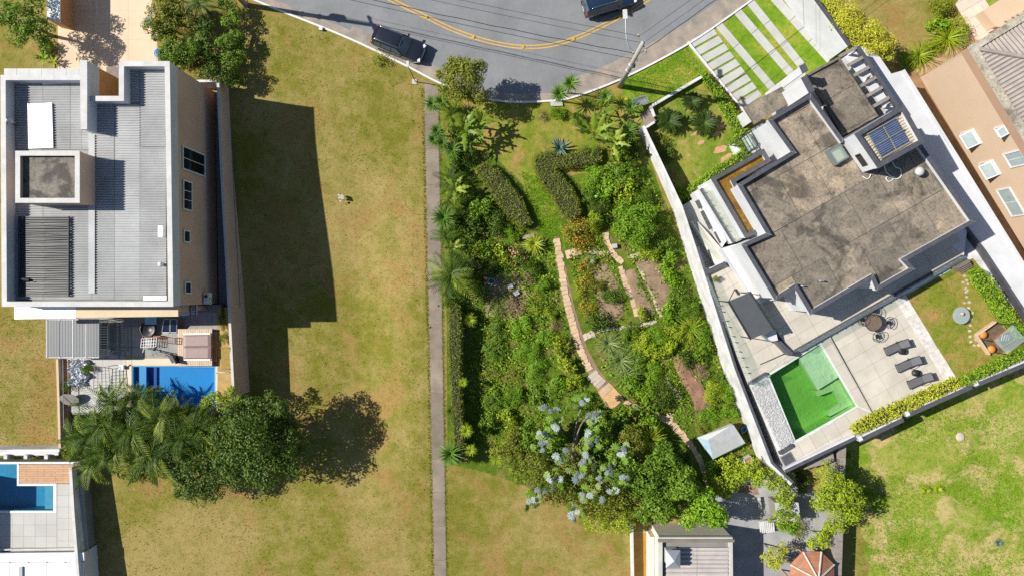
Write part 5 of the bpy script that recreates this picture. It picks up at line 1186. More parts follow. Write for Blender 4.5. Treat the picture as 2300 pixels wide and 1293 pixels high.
MB().lathe(p - Vector((0, 0, .7)), [(.35, 0), (.3, .05), (.12, .3), (.14, .62), (.7, .68), (.72, .72), (.7, .74), (.5, .73), (.48, .735), (.22, .73), (.2, .735), (.02, .73)], 28).build('top', WICK, t)
MB().torus(p + Vector((0, 0, .02)), .7, .04, 28, 6).build('rim', BLACK, t, True)
def wire_chair(x, y, lab, a):
    q = W(x, y, T2 + .5); t = thing('wire_chair', lab, 'chair', (q.x, q.y, T2 + .002), a, 'wire chairs round the wicker table')
    MB().torus((0, 0, .62), .5, .022, 28, 6, Matrix.Rotation(.3, 3, 'Y')).build('hoop', BLACK, t, True, True); MB().torus((0, 0, .40), .36, .02, 24, 6).build('seat_ring', BLACK, t, True, True)
    MB().box((0, 0, .43), (.34, .3, .06), .2).build('cushion', BLACK, t, local=True)
    for k in range(14):
        g = 2 * math.pi * k / 14; a1 = Matrix.Rotation(.3, 3, 'Y') @ Vector((.5 * math.cos(g), .5 * math.sin(g), 0)) + Vector((0, 0, .62)); MB().tube([(.36 * math.cos(g), .36 * math.sin(g), .40), a1], .01, 4).build('wire', BLACK, t, local=True)
    for k in range(4):
        g = math.pi / 4 + k * math.pi / 2; MB().tube([(.3 * math.cos(g), .3 * math.sin(g), .4), (.34 * math.cos(g), .34 * math.sin(g), 0)], .018, 5).build('leg', BLACK, t, local=True)
wire_chair(1967, 698, 'black wire chair above the wicker table', 1.2); wire_chair(1938, 718, 'black wire chair left of the wicker table', 2.8)
wire_chair(1997, 724, 'black wire chair right of the wicker table', 0); wire_chair(1972, 755, 'black wire chair below the wicker table', -1.4)
# patio lawn: stepping stones, round fire table, glass roofed seat
for i, (x, y) in enumerate([(2167, 620), (2171, 629), (2163, 634), (2174, 638), (2169, 648), (2170, 656), (2171, 666), (2167, 680), (2177, 679), (2176, 692), (2184, 703), (2182, 716), (2180, 730), (2178, 743), (2179, 755), (2181, 767), (2192, 763), (2188, 775), (2198, 775), (2172, 652)]):
    rr = random.Random(i); q = [(x + 4.2 * math.cos(k * 1.047 + rr.random() * .5) * rr.uniform(.7, 1.15), y + 3.4 * math.sin(k * 1.047 + rr.random() * .4) * rr.uniform(.7, 1.15)) for k in range(6)]
    MB().prism(WP(q, T2 + .04), T2, T2 + .045).build('stepping_stone', STONEW, bpy.data.objects['patio_lawn'])
p = W(2158, 708, T2 + .5); t = thing('fire_table', 'round glass table with a small ornament on the patio lawn', 'table', (p.x, p.y, T2 + .01))
MB().lathe((p.x, p.y, T2 + .01), [(.3, 0), (.32, .05), (.08, .12), (.08, .5), (.3, .52), (.02, .53)], 20).build('pedestal', STEEL, t, True); MB().lathe((p.x, p.y, T2 + .55), [(.72, 0), (.73, .02), (.72, .03), (.02, .03)], 28).build('top', glassmat('smoky_glass', (.55, .6, .56), .35), t)
MB().lathe((p.x, p.y + .15, T2 + .582), [(.1, 0), (.16, .08), (.14, .2), (.05, .26), (.02, .27)], 14).build('ornament', mat('pink_ceramic', (.5, .32, .28), .2, 5, .4), t, True)
p = W(2250, 760, T2); t = thing('garden_pod', 'glass roofed timber seating corner with a fire grate at the right hedge', 'garden seat', (p.x, p.y, T2 + .01))
q = ccw(WP([(2196, 755), (2245, 724), (2300, 770), (2240, 795)], T2)); MB().prism(q, T2, T2 + .06).build('floor', mat('brown_mulch', (.13, .09, .05), .4, 4, .9), t)
MB().band(WP([(2196, 752), (2238, 722)], T2 + .5), .07, .07, T2 + .06, T2 + .5).build('back_board', WOODP, t); MB().band(WP([(2196, 754), (2224, 796)], T2 + .5), .07, .07, T2 + .06, T2 + .48).build('side_board', WOODP, t)
gq = ccw(WP([(2232, 765), (2275, 728), (2305, 762), (2262, 795)], T2 + 2.0)); MB().prism(gq, T2 + 1.98, T2 + 2.0).build('glass_roof', GLASSG, t)
for k in range(4): MB().beam((*gq[k], T2), (*gq[k], T2 + 1.98), .05, .05).build('post', DARKM, t)
g = W(2248, 758, T2); MB().box(g + Vector((0, 0, .3)), (1.4, 1.1, .5), .5).build('fire_box', RUST, t); MB().box(g + Vector((0, 0, .565)), (1.1, .8, .03), .5).build('grate', DARKM, t)
for i in range(4): MB().tube([g + Vector((-.4 + i * .2, -.2, .6)), g + Vector((-.3 + i * .2, .3, .62))], .03, 6).build('log', CONCP, t)
OR = mat('orange_leather', (.55, .19, .03), .1, 3, .5)
for i, (x, y) in enumerate([(2210, 751), (2229, 784)]):
    q = W(x, y, T2 + .4); t = thing('pouf', ['orange round pouf in the upper corner of the timber seat', 'orange round pouf in the lower corner of the timber seat'][i], 'pouf', (q.x, q.y, T2 + .072))
    MB().lathe((0, 0, 0), [(.24, 0), (.32, .08), (.33, .25), (.27, .36), (.06, .4), (.01, .4)], 20).build('seat', OR, t, True, True); MB().torus((0, 0, .2), .325, .015, 20, 5).build('seam', WOOD, t, True, True)
# ------------------------------------------------------------------ garden things: tarp tent, crate, buckets
p = W(1618, 990); t = thing('tarp_tent', 'grey tarpaulin tent with bluish sides in the planted garden', 'tent', (p.x, p.y, 0))
def TQ(x, y, z): return W(x, y, z)
base_ = [TQ(1566, 985, 0), TQ(1600, 1032, 0), TQ(1664, 1002, 0), TQ(1628, 955, 0)]
eave = [TQ(1568, 980, 1.5), TQ(1600, 1024, 1.5), TQ(1668, 992, 1.5), TQ(1634, 952, 1.5)]
rg0, rg1 = TQ(1592, 970, 2.2), TQ(1655, 945, 2.2)
TARP = mat('grey_tarpaulin', (.52, .53, .52), .1, 1.5, .5, .5, 4); TARPB = mat('blue_tarpaulin', (.33, .47, .55), .15, 1.5, .45)
ev = [TQ(1566, 982, 1.2), TQ(1602, 1030, 1.2), TQ(1674, 994, 1.2), TQ(1641, 950, 1.2)]
r0, r1 = TQ(1607, 998, 2.4), TQ(1652, 970, 2.4)
r0, r1 = TQ(1583, 976, 2.3).lerp(TQ(1606, 1010, 2.3), .35), TQ(1640, 942, 2.3).lerp(TQ(1662, 975, 2.3), .35)
MB().add([ev[0], ev[3], r1, r0, ev[1], ev[2]], [(0, 1, 2, 3), (3, 2, 5, 4)]).build('roof_sheet', TARP, t)
MB().add([ev[0], r0, ev[1], base_[0], base_[1]], [(0, 1, 2), (0, 2, 4, 3)]).build('end_sheet', TARPB, t); MB().add([ev[3], ev[2], r1, base_[3], base_[2]], [(0, 1, 2), (0, 3, 4, 1)]).build('end_sheet', TARPB, t)
MB().add([ev[0], ev[3], base_[3], base_[0]], [(0, 1, 2, 3)]).build('side_sheet', TARPB, t); MB().add([ev[1], ev[2], base_[2], base_[1]], [(3, 2, 1, 0)]).build('side_sheet', TARPB, t)
for k in range(4): MB().tube([base_[k], ev[k] - Vector((0, 0, .03))], .03, 6).build('pole', STEEL, t)
MB().tube([r0 - Vector((0, 0, .04)), r1 - Vector((0, 0, .04))], .03, 6).build('ridge_pole', STEEL, t)
p = W(1673, 1034); t = thing('supply_crate', 'open white crate of red and brown supplies below the tarp tent', 'crate', (p.x, p.y, 0), .45)
MB().band([(-.55, -.4), (.55, -.4), (.55, .4), (-.55, .4)], .05, .0, .0, .6, True).build('box', CONCP, t, local=True); MB().box((0, 0, .3), (.9, .66, .3)).build('bricks', TERRA, t, local=True)
MB().box((-.3, -.1, .5), (.34, .5, .12)).build('bag', mat('red_bag', (.5, .04, .03), .1, 3, .5), t, local=True); MB().box((-.28, .15, .52), (.3, .25, .1)).build('paper', WHITES, t, local=True)
for i, (x, y, c, lab) in enumerate([(1652, 915, BLUEP, 'bright blue bucket beside the white retaining wall'), (1104, 631, mat('blue_crate', (.05, .3, .45), .1, 3, .5), 'teal blue crate in the left side of the garden'), (1668, 962, BLUEP, 'small blue bucket just above the tarp tent')]):
    p = W(x, y); t = thing('bucket', lab, 'bucket', (p.x, p.y, 0)); s = .25 if i != 1 else .32
    MB().lathe((0, 0, 0), [(s * .75, 0), (s, .35), (s * 1.08, .36), (s * .95, .36), (s * .7, .03), (.01, .03)], 16 if i != 1 else 4).build('pail', c, t, False, True); MB().torus((0, 0, .36), s, .015, 16, 5).build('handle', STEEL, t, True, True)
for i, (x, y, a, lab) in enumerate([(1146, 643, .3, 'pale grey box lying among plants, upper one of the pair'), (1160, 658, .6, 'pale grey box lying among plants, lower one of the pair'), (1379, 553, .1, 'small pale grey box beside the stone path bend')]):
    p = W(x, y); t = thing('storage_box', lab, 'box', (p.x, p.y, 0), a); MB().box((0, 0, .18), (.42, .34, .36)).build('case', CONCP, t, local=True); MB().box((0, 0, .375), (.46, .38, .03)).build('lid', CONCP, t, local=True)
o = MB().prism(WP([(1173, 530), (1196, 525), (1198, 532), (1174, 537)], .35), 0, .35).build('stone_bench', mat('mauve_stone', (.3, .22, .24), .2, 4, .8)); tag(o, 'short mauve stone block at the left of the mown grass path', 'stone block')

# ------------------------------------------------------------------ court at the bottom: ribbed roof, gazebo, walls
S('court_floor', [(1580, 1110), (1760, 1040), (1800, 1080), (1860, 1130), (1880, 1400), (1420, 1400), (1424, 1195), (1560, 1180)], .008, mat('grey_court', (.30, .30, .30), .2, .6, .8, c2=(.2, .2, .2)))
oy = S('ochre_court', [(1424, 1196), (1460, 1196), (1462, 1400), (1424, 1400)], .012, mat('ochre_floor', (.34, .19, .035), .25, 1, .85))
w5 = thing('thin_wall', 'thin white wall along the left of the ochre court strip', 'wall', W(1421, 1260).to_tuple())
MB().band(WP([(1420, 1172), (1424, 1400)], .9), .07, .07, 0, .9).build('wall', WALLS, w5); MB().band(WP([(1420, 1172), (1424, 1400)], .95), .09, .09, .902, .95).build('coping', COPW, w5)
oh = thing('outbuilding', 'cream outbuilding with a ribbed grey roof at the bottom edge', 'outbuilding', W(1560, 1260).to_tuple())
oz = 3.6; OP = ccw(WP([(1480, 1205), (1646, 1205), (1648, 1420), (1480, 1420)], oz))
MB().prism(offset(OP, .05, True), 0, oz - .4).build('wall', mat('cream_wall', (.62, .55, .44), .08, 1, .8), oh)
MB().band(OP, .3, -.02, oz - .4, oz, True).build('parapet', CONCP, oh); MB().band(WP([(1478, 1214), (1650, 1214)], oz + .15), .12, .12, oz, oz + .12).build('ledge', CONC, oh)
MB().prism(offset(OP, .3, True), oz - .41, oz - .36).build('roof', CONCD, oh)
for k in range(2):
    x0 = 1496 + 70 * k; corrugated(WP([(x0, 1228), (x0 + 69.5, 1228), (x0 + 69.5, 1420), (x0, 1420)], oz - .2), 0, oz - .2, .36, .13, 'roof_sheet', MATS.get('ribbed_grey') or mat('ribbed_grey', (.42, .385, .36), .15, 1, .8), oh)
ch = thing('chimney', 'grey pyramid capped chimney on the ribbed outbuilding roof', 'chimney', W(1505, 1243, oz - .2).to_tuple()); c = Vector(ch.location)
MB().box((c.x, c.y, oz + .35), (.95, 1.2, 1.1)).build('stack', CONCP, ch)
MB().add([(c.x - .6, c.y - .75, oz + .9), (c.x + .6, c.y - .75, oz + .9), (c.x + .6, c.y + .75, oz + .9), (c.x - .6, c.y + .75, oz + .9), (c.x, c.y, oz + 1.3)], [(3, 2, 1, 0), (0, 1, 4), (1, 2, 4), (2, 3, 4), (3, 0, 4)]).build('cap', STEEL, ch)
MB().prism(WP([(1461, 1205), (1470, 1205), (1470, 1400), (1461, 1400)], 1.8), 0, 1.8).build('side_wall', MATS['cream_wall'], oh)
gz = thing('gazebo', 'terracotta tiled octagonal gazebo roof at the bottom edge', 'gazebo', W(1826, 1276).to_tuple())
gc = W(1832, 1284, 3.6); zE = 2.5; n8 = 8; R8 = 2.05
cE = W(1824, 1287, zE)
ring = [(cE.x + R8 * math.cos(math.pi / 8 + k * math.pi / 4), cE.y + R8 * math.sin(math.pi / 8 + k * math.pi / 4), zE) for k in range(n8)]; apex = Vector((cE.x, cE.y, 3.7))
for k in range(n8):
    a, b = Vector(ring[k]), Vector(ring[(k + 1) % n8])
    seg = 9; pan = MB().add([a, b, apex, a - Vector((0, 0, .06)), b - Vector((0, 0, .06)), apex - Vector((0, 0, .06))], [(0, 1, 2), (5, 4, 3), (0, 3, 4, 1), (1, 4, 5, 2), (2, 5, 3, 0)]).build('roof_facet', TERRA, gz)
    for j in range(seg):   # tile courses
        t0 = j / seg; t1 = (j + 1) / seg; p0, p1, q0, q1 = a.lerp(apex, t0), b.lerp(apex, t0), a.lerp(apex, t1), b.lerp(apex, t1); up_ = Vector((0, 0, .03)); u2 = Vector((0, 0, .006))
        MB().add([p0 + up_, p1 + up_, q1 + u2, q0 + u2, p0 + u2, p1 + u2], [(0, 1, 2, 3), (4, 5, 1, 0)]).build('tile_course', TERRA, pan)
    MB().tube([a + Vector((0, 0, .05)), apex + Vector((0, 0, .05))], .08, 6).build('hip_mortar', mat('mortar', (.5, .44, .38), .2, 4, .9) if 'mortar' not in MATS else MATS['mortar'], gz)
    MB().beam((cE.x + (a.x - cE.x) * .88, cE.y + (a.y - cE.y) * .88, 0), (cE.x + (a.x - cE.x) * .88, cE.y + (a.y - cE.y) * .88, zE + .1), .12, .12).build('post', WOOD, gz)
MB().lathe(apex, [(.14, -.05), (.16, .05), (.08, .15), (.02, .2)], 10).build('finial', TERRA, gz)
w6 = thing('boundary_wall', 'weathered grey wall between the leafy court and the wild grass lot', 'wall', W(1880, 1180).to_tuple())
MB().band(WP([(1893, 985), (1886, 1110), (1880, 1230), (1878, 1420)], 1.9), .28, .28, 0, 1.9).build('wall', WOODG, w6)
for k in range(11):
    y0 = 988 + k * 38; x0 = 1893 - 15 * (k / 11); MB().band(WP([(x0, y0), (x0 - 1.2, y0 + 37)], 1.96), .31, .31, 1.902, 1.97).build('cap_slab', WOODG, w6)
lt = thing('lean_to', 'dark slatted lean-to roof under the terrace wall', 'lean-to', W(1850, 1040).to_tuple())
for k in range(9): MB().beam(W(1806 + k * 2, 1052 + k * -3.0, 1.7), W(1874 - k * .5, 1034 - k * 3.0, 1.9), .1, .05).build('slat', WOODG, lt)
for x, y in ((1810, 1050), (1872, 1034), (1822, 1030), (1868, 1012)): q = W(x, y, 1.7); MB().beam((q.x, q.y, 0), q, .08, .08).build('post', WOODG, lt)
# white slatted bench and small shed roof in the court
bn_ = thing('slatted_bench', 'white slatted garden bench on the shaded court', 'bench', W(1722, 1183).to_tuple())
for k in range(8): MB().beam(W(1707 + k * 4.2, 1172 - .3 * k, .5 + .1), W(1709 + k * 4.2, 1197 - .5 * k, .45), .12, .03).build('slat', WHITEP, bn_)
for x, y in ((1708, 1174), (1738, 1171), (1710, 1195), (1738, 1192)): q = W(x, y, .45); MB().beam((q.x, q.y, 0), q, .06, .06).build('leg', WHITEP, bn_)
MB().beam(W(1706, 1170, .75), W(1740, 1167, .75), .05, .3).build('backrest', WHITEP, bn_)
t = thing('garden_bench', 'narrow grey bench near the trees of the shaded court', 'bench', W(1705, 1130).to_tuple())
MB().prism(WP([(1701, 1117), (1708, 1116), (1711, 1142), (1704, 1143)], .45), .4, .45).build('seat', CONCP, t)
for y in (1120, 1139): q = W(1706, y, .4); MB().box((q.x, q.y, .2), (.25, .08, .4)).build('leg', CONCP, t)
sh = thing('shed', 'small shed with pale sheet roof under the court trees', 'shed', W(1770, 1150).to_tuple())
MB().prism(WP([(1744, 1130), (1792, 1126), (1800, 1166), (1748, 1170)], 2.0), 0, 1.95).build('wall', WOODG, sh)
for k in range(3): MB().prism(WP([(1741 + k * 17.5, 1128), (1758 + k * 17.5, 1127), (1764 + k * 17.5, 1169), (1746 + k * 17.5, 1171)], 2.05), 1.952, 2.03 + .01 * k).build('roof_sheet', CONCP, sh)
MB().prism(WP([(1628, 1100), (1660, 1080), (1700, 1095), (1705, 1110)]), 0, .03).struct('court_step', SOIL)
# ------------------------------------------------------------------ vegetation generators
def np_mesh(name, verts, faces, smooth=False):
    me = bpy.data.meshes.new(name); verts = np.asarray(verts, np.float32); faces = np.asarray(faces, np.int32); k = faces.shape[1]; nf = len(faces)
    me.vertices.add(len(verts)); me.vertices.foreach_set('co', verts.ravel())
    me.loops.add(nf * k); me.loops.foreach_set('vertex_index', faces.ravel())
    me.polygons.add(nf); me.polygons.foreach_set('loop_start', np.arange(0, nf * k, k, dtype=np.int32)); me.polygons.foreach_set('loop_total', np.full(nf, k, np.int32))
    me.update(calc_edges=True); return me
def leafgeo(C, N, size, asp, r):
    n = len(C); N = N / np.maximum(np.linalg.norm(N, axis=1, keepdims=True), 1e-6)
    t = r.normal(size=(n, 3)); t -= N * (t * N).sum(1, keepdims=True); t /= np.maximum(np.linalg.norm(t, axis=1, keepdims=True), 1e-6); b = np.cross(N, t)
    s = np.broadcast_to(np.asarray(size), (n,))[:, None]; fold = N * s * .12
    v = np.stack([C - t * s * .5, C + b * s * asp * .5 + fold, C + t * s * .5 - N * s * .1, C - b * s * asp * .5 + fold], 1).reshape(-1, 3)
    i = np.arange(n)[:, None] * 4; f = np.concatenate([i + [0, 1, 2], i + [0, 2, 3]], 1).reshape(-1, 3)
    return v, f
def cloud(lobes, n, size, asp=.5, seed=0, up=.5, inner=.25, squash=1.0):
    """leaves spread over the shells of lobes (x,y,z,r), some inside"""
    r = np.random.RandomState(seed); L = np.array(lobes, float); w = L[:, 3] ** 2; w /= w.sum(); k = r.choice(len(L), n, p=w)
    d = r.normal(size=(n, 3)); d /= np.linalg.norm(d, axis=1, keepdims=True)
    rad = np.where(r.rand(n) < inner, r.uniform(.3, .85, n), r.uniform(.82, 1.12, n)); d2 = d.copy(); d2[:, 2] *= squash
    C = L[k, :3] + d2 * (L[k, 3] * rad)[:, None]
    N = d + r.normal(scale=.55, size=(n, 3)) + np.array([0, 0, up])
    return leafgeo(C, N, size * r.uniform(.6, 1.3, n), asp, r)
def unit_lobes(seed, k=11, R=.62, lr=(.3, .46), bias=0):
    r = random.Random(seed); out = [(0, 0, .5, .5)]
    for i in range(k):
        a = r.uniform(0, 6.283); e = r.uniform(-.35, 1.0); q = math.sqrt(max(0, 1 - e * e)); out.append((R * q * math.cos(a), R * q * math.sin(a), .5 + .42 * e, r.uniform(*lr)))
    return out
BUSH = {}
for nm, n, s, asp, sd in (('fine', 2600, .085, .55, 3), ('med', 1300, .13, .5, 3), ('coarse', 620, .21, .5, 3), ('thin', 520, .12, .5, 3), ('blade', 900, .26, .14, 2)):
    for q in range(sd):
        v, f = cloud(unit_lobes(q * 7 + 1, 12 if nm != 'thin' else 16, .66, (.26, .42)), n, s, asp, q + 11, .45, .3, .75)
        BUSH[nm, q] = np_mesh('foliage_' + nm, v, f)
stem_me = MB().tube([(0, 0, 0), (.05, .02, .3), (0, 0, .7)], [.09, .06, .03], 6)
for a in range(4): stem_me.tube([(0, 0, .25), (.3 * math.cos(a * 1.7), .3 * math.sin(a * 1.7), .62)], [.035, .015], 5)
STEM = stem_me.mesh('stem')
G = dict(olive=leafmat('leaf_olive', (.22, .245, .02), (.11, .135, .01)), green=leafmat('leaf_green', (.15, .26, .014), (.065, .13, .006)),
         lime=leafmat('leaf_lime', (.34, .43, .02), (.19, .28, .01)), dark=leafmat('leaf_dark', (.09, .15, .012), (.04, .07, .004)),
         hedge=leafmat('leaf_hedge', (.165, .19, .014), (.075, .09, .006), .2, 3), gold=leafmat('leaf_gold', (.52, .52, .04), (.32, .36, .02), .3, 3), yellow=leafmat('leaf_yellow', (.31, .37, .025), (.17, .24, .012)),
         blue=leafmat('leaf_bluegreen', (.13, .22, .17), (.05, .10, .08), .15), palm=leafmat('leaf_palm', (.095, .17, .016), (.045, .09, .006)), palml=leafmat('leaf_palm_light', (.24, .31, .03), (.12, .17, .012)),
         banana=leafmat('leaf_banana', (.17, .26, .016), (.08, .14, .008), .35, 1.2), sage=leafmat('leaf_sage', (.25, .32, .10), (.14, .2, .05)), yucca=leafmat('leaf_yucca', (.10, .19, .02), (.05, .11, .01), .15, 2),
         silver=leafmat('leaf_silver', (.27, .315, .31), (.16, .2, .2), .1, 6), orange=leafmat('petal_orange', (.62, .25, .015), (.4, .12, .01), .2, 5), pink=leafmat('petal_pink', (.6, .3, .22), (.45, .18, .12), .2, 5), red=leafmat('petal_red', (.5, .03, .015), (.3, .02, .01), .2, 5),
         cycad=leafmat('leaf_cycad', (.05, .09, .012), (.025, .05, .005), .1), forest=leafmat('leaf_forest', (.085, .15, .014), (.035, .07, .005)), vivid=leafmat('leaf_vivid', (.20, .36, .012), (.11, .22, .006)), dry=leafmat('leaf_dry', (.26, .19, .09), (.16, .11, .05), .1, 4))
vcount = [0]
def bush(px, py, rp, h, col, var, label, name='shrub', cat='shrub', z=0.0, flower=None, rz=None, ell=1.0, group=None):
    vcount[0] += 1; i = vcount[0]; p = W(px, py, z + h * .6); R = rp / PXM * (CAMH - z - h * .6) / CAMH
    t = thing(name, label, cat, (p.x, p.y, z), 0, group); nv = 3 if var != 'blade' else 2
    f = link('foliage', BUSH[var, i % nv], G[col], t); f.scale = (R * 1.05, R * ell * 1.05, h); f.rotation_euler.z = rz if rz is not None else i * 1.9; f['kind'] = 'stuff'
    s = link('stem', STEM, BARK, t); s.scale = (R, R, h)
    if flower:
        r = np.random.RandomState(i); n = flower[1]; d = r.normal(size=(n, 3)); d[:, 2] = np.abs(d[:, 2]); d /= np.linalg.norm(d, axis=1, keepdims=True)
        v, fa = leafgeo(d * [R * 1.05, R * ell * 1.05, h * .55] + [0, 0, h * .52], d + r.normal(scale=.4, size=(n, 3)), flower[2] if len(flower) > 2 else .13, .8, r)
        o = link('blossoms', np_mesh('blossoms', v, fa), G[flower[0]], t); o['kind'] = 'stuff'
    return t
def tree(px, py, z, lobes, n, size, col, label, name='tree', bark=None, base=None, asp=.5, tr=.16, flower=None, group=None, up=.5, seed=None, inner=.25):
    """lobes: (dx px, dy px, dz m, r px) about the crown centre seen at (px, py) at height z"""
    vcount[0] += 1; c = W(px, py, z); b = W(*base) if base else Vector((c.x, c.y, 0)); k = (CAMH - z) / CAMH / PXM
    t = thing(name, label, 'tree', (b.x, b.y, 0), 0, group)
    LL = [(c.x + dx * k - b.x, c.y - dy * k - b.y, z + dz, r * k) for dx, dy, dz, r in lobes]
    rr = random.Random(vcount[0]); sub = []
    for (x, y, zz, r) in LL:
        sub.append((x, y, zz, r * .72))
        for q in range(7): a = rr.uniform(0, 6.28); e = rr.uniform(-.3, .9); qn = math.sqrt(1 - min(1, e * e)); sub.append((x + r * .72 * qn * math.cos(a), y + r * .72 * qn * math.sin(a), zz + r * .55 * e, r * rr.uniform(.25, .42)))
    v, f = cloud(sub, n, size, asp, seed or vcount[0], up, inner, .8); o = link('crown', np_mesh('crown', v, f), G[col], t); o['kind'] = 'stuff'
    tb = MB(); top = Vector((sum(l[0] for l in LL) / len(LL), sum(l[1] for l in LL) / len(LL), z * .7)); tb.tube([(0, 0, dip(b.x, b.y) - .05), top * .5 + Vector((.05, .03, 0)), top], [tr, tr * .8, tr * .6], 9)
    for (x, y, zz, r) in LL:
        e = Vector((x, y, zz)); tb.tube([top * .8, (top + e) / 2 + Vector((0, 0, .1)), e, e + Vector((r * .4, r * .2, r * .3))], [tr * .5, tr * .35, tr * .2, tr * .08], 6)
    tb.build('trunk', bark or BARK, t, True, True)
    if flower:
        r = np.random.RandomState(5); q = np.array([sub[i] for i in r.randint(0, len(sub), flower[1])]); d = r.normal(size=(flower[1], 3)); d[:, 2] = abs(d[:, 2]); d /= np.linalg.norm(d, axis=1, keepdims=True)
        v, fa = leafgeo(q[:, :3] + d * q[:, 3:4] * 1.08, d, .14, .8, r); o = link('blossoms', np_mesh('blossoms', v, fa), G[flower[0]], t); o['kind'] = 'stuff'
    return t
# --- palm fronds (unit length, along +x, arching), blades, paddles
def frond_mesh(name, nl=26, w=.30, arch=.35, lw=.035, vshape=.35, tiplen=.3, seed=1):
    r = random.Random(seed); mb = MB(); pts = []
    for i in range(9): t = i / 8; pts.append((t * (1 - .12 * arch * t), 0, .28 * t * (1 - t) * 2 - arch * t * t))
    mb.tube(pts, [.018 * (1 - .8 * i / 8) for i in range(9)], 4)
    for i in range(nl):
        t = .12 + .88 * i / (nl - 1); k = min(int(t * 8), 7); q = Vector(pts[k]).lerp(Vector(pts[k + 1]), t * 8 - k); L = w * (math.sin(math.pi * (.12 + .8 * t)) * .8 + tiplen * .4)
        for s in (-1, 1):
            sl = .55 + .35 * t; d = Vector((sl, s * 1.0, -vshape + r.uniform(-.12, .12))).normalized(); tip = q + d * L + Vector((0, 0, -.08 * L)); m = q + d * L * .5; n_ = Vector((1, 0, 0)) * lw * .5
            mb.add([q - n_ * .6, m + n_, tip, m - n_], [(0, 1, 2), (0, 2, 3)])
    return mb.mesh(name)
FR = [frond_mesh('frond_a', 15, .38, .5, .055, .45, seed=1), frond_mesh('frond_b', 14, .40, .75, .055, .6, seed=2), frond_mesh('frond_c', 16, .34, .32, .05, .35, seed=3)]
CYF = frond_mesh('cycad_frond', 30, .22, .3, .075, .1, seed=4)
def paddle_mesh(name, w=.17, arch=.4, tears=5, seed=0):
    r = random.Random(seed); mb = MB(); n = 12; vs_ = []
    for i in range(n + 1):
        t = i / n; x = t; z = .35 * t - arch * t * t; ww = w * (math.sin(math.pi * min(1, max(.02, (t - .22) / .78)) ** .7) if t > .22 else .03) + .008
        for s in (-1, -.5, 0, .5, 1): vs_.append((x + (-.02 * abs(s)), s * ww * (1 + r.uniform(-.1, .1)), z - abs(s) * ww * .25 + (r.uniform(-.015, .015))))
    fs = []
    for i in range(n):
        tear = r.random() < tears / n
        for k in range(4):
            if tear and k in (0, 3) and i > 4: continue
            fs.append((i * 5 + k, i * 5 + k + 1, (i + 1) * 5 + k + 1, (i + 1) * 5 + k))
    mb.add(vs_, fs); return mb.mesh(name, None, True)
PD = [paddle_mesh('paddle_a', .125, .45, 5, 1), paddle_mesh('paddle_b', .105, .3, 4, 2), paddle_mesh('paddle_c', .14, .6, 6, 3)]
def blade_mesh(name, w, arch, cup=.25):
    mb = MB(); n = 6; vs_ = []
    for i in range(n + 1):
        t = i / n; ww = w * (1 - t) ** .6 * (.75 + .5 * t) if t < 1 else .001
        z = .12 * t - arch * t * t; vs_ += [(t, -ww, z + cup * ww), (t, 0, z), (t, ww, z + cup * ww)]
    fs = [(i * 3 + k, i * 3 + k + 1, (i + 1) * 3 + k + 1, (i + 1) * 3 + k) for i in range(n) for k in range(2)]; mb.add(vs_, fs); return mb.mesh(name, None, True)
BLD = blade_mesh('agave_blade', .085, .1, .5); YBL = blade_mesh('yucca_blade', .04, .22)
def rosette_mesh(name, n, w, arch, seed, lo=-.15, hi=1.35):
    r = random.Random(seed); mb = MB()
    for i in range(n):
        yaw = i * 2.39996 + r.uniform(-.15, .15); pit = lo + (hi - lo) * (i / n) ** .9; L = r.uniform(.8, 1.05) * (1 - .25 * (i / n)); M = Matrix.Rotation(yaw, 4, 'Z') @ Matrix.Rotation(-pit, 4, 'Y')
        k = 4; vs_ = []
        for j in range(k + 1):
            t = j / k; ww = w * (1 - t * .98) ** .7; z = -arch * t * t; vs_ += [M @ Vector((t * L, -ww, z)), M @ Vector((t * L, ww, z))]
        mb.add(vs_, [(2 * j, 2 * j + 1, 2 * j + 3, 2 * j + 2) for j in range(k)])
    return mb.mesh(name)
ROS = [rosette_mesh('rosette_a', 90, .05, .2, 1), rosette_mesh('rosette_b', 70, .06, .3, 2), rosette_mesh('rosette_c', 70, .022, .5, 3, -.1, 1.4)]
def crowned(name, label, cat, px, py, z, leaf, n, L, col, pits, trunk_r=.0, part='frond', group=None, jit=.12, bark=None, zt=None, clump=0.0):
    vcount[0] += 1; r = random.Random(vcount[0]); p = W(px, py, z); t = thing(name, label, cat, (p.x, p.y, zt or 0), 0, group); z0 = z - (zt or 0)
    if trunk_r: MB().tube([(0, 0, dip(p.x, p.y) - .02), (.04, .02, z0 * .5), (0, 0, z0 + .05)], [trunk_r * 1.25, trunk_r, trunk_r * .9], 9).build('trunk', bark or BARK, t, True, True)
    for i in range(n):
        me = leaf[i % len(leaf)] if isinstance(leaf, list) else leaf
        o = link(part, me, G[col if isinstance(col, str) else col[(i * 7 // 3) % len(col)]], t); pit = pits[0] + (pits[1] - pits[0]) * ((i + .5) / n) + r.uniform(-jit, jit); a = i * 2.39996 + r.uniform(-.2, .2)
        s = L * (r.uniform(.85, 1.1) if part != 'frond' or 'cycad' in name else r.uniform(.6, 1.15)); o.scale = (s, s, s); o.rotation_euler = Euler((r.uniform(-.2, .2), -pit, a), 'XYZ'); o.location = (clump * r.uniform(-1, 1), clump * r.uniform(-1, 1), z0)
    return t
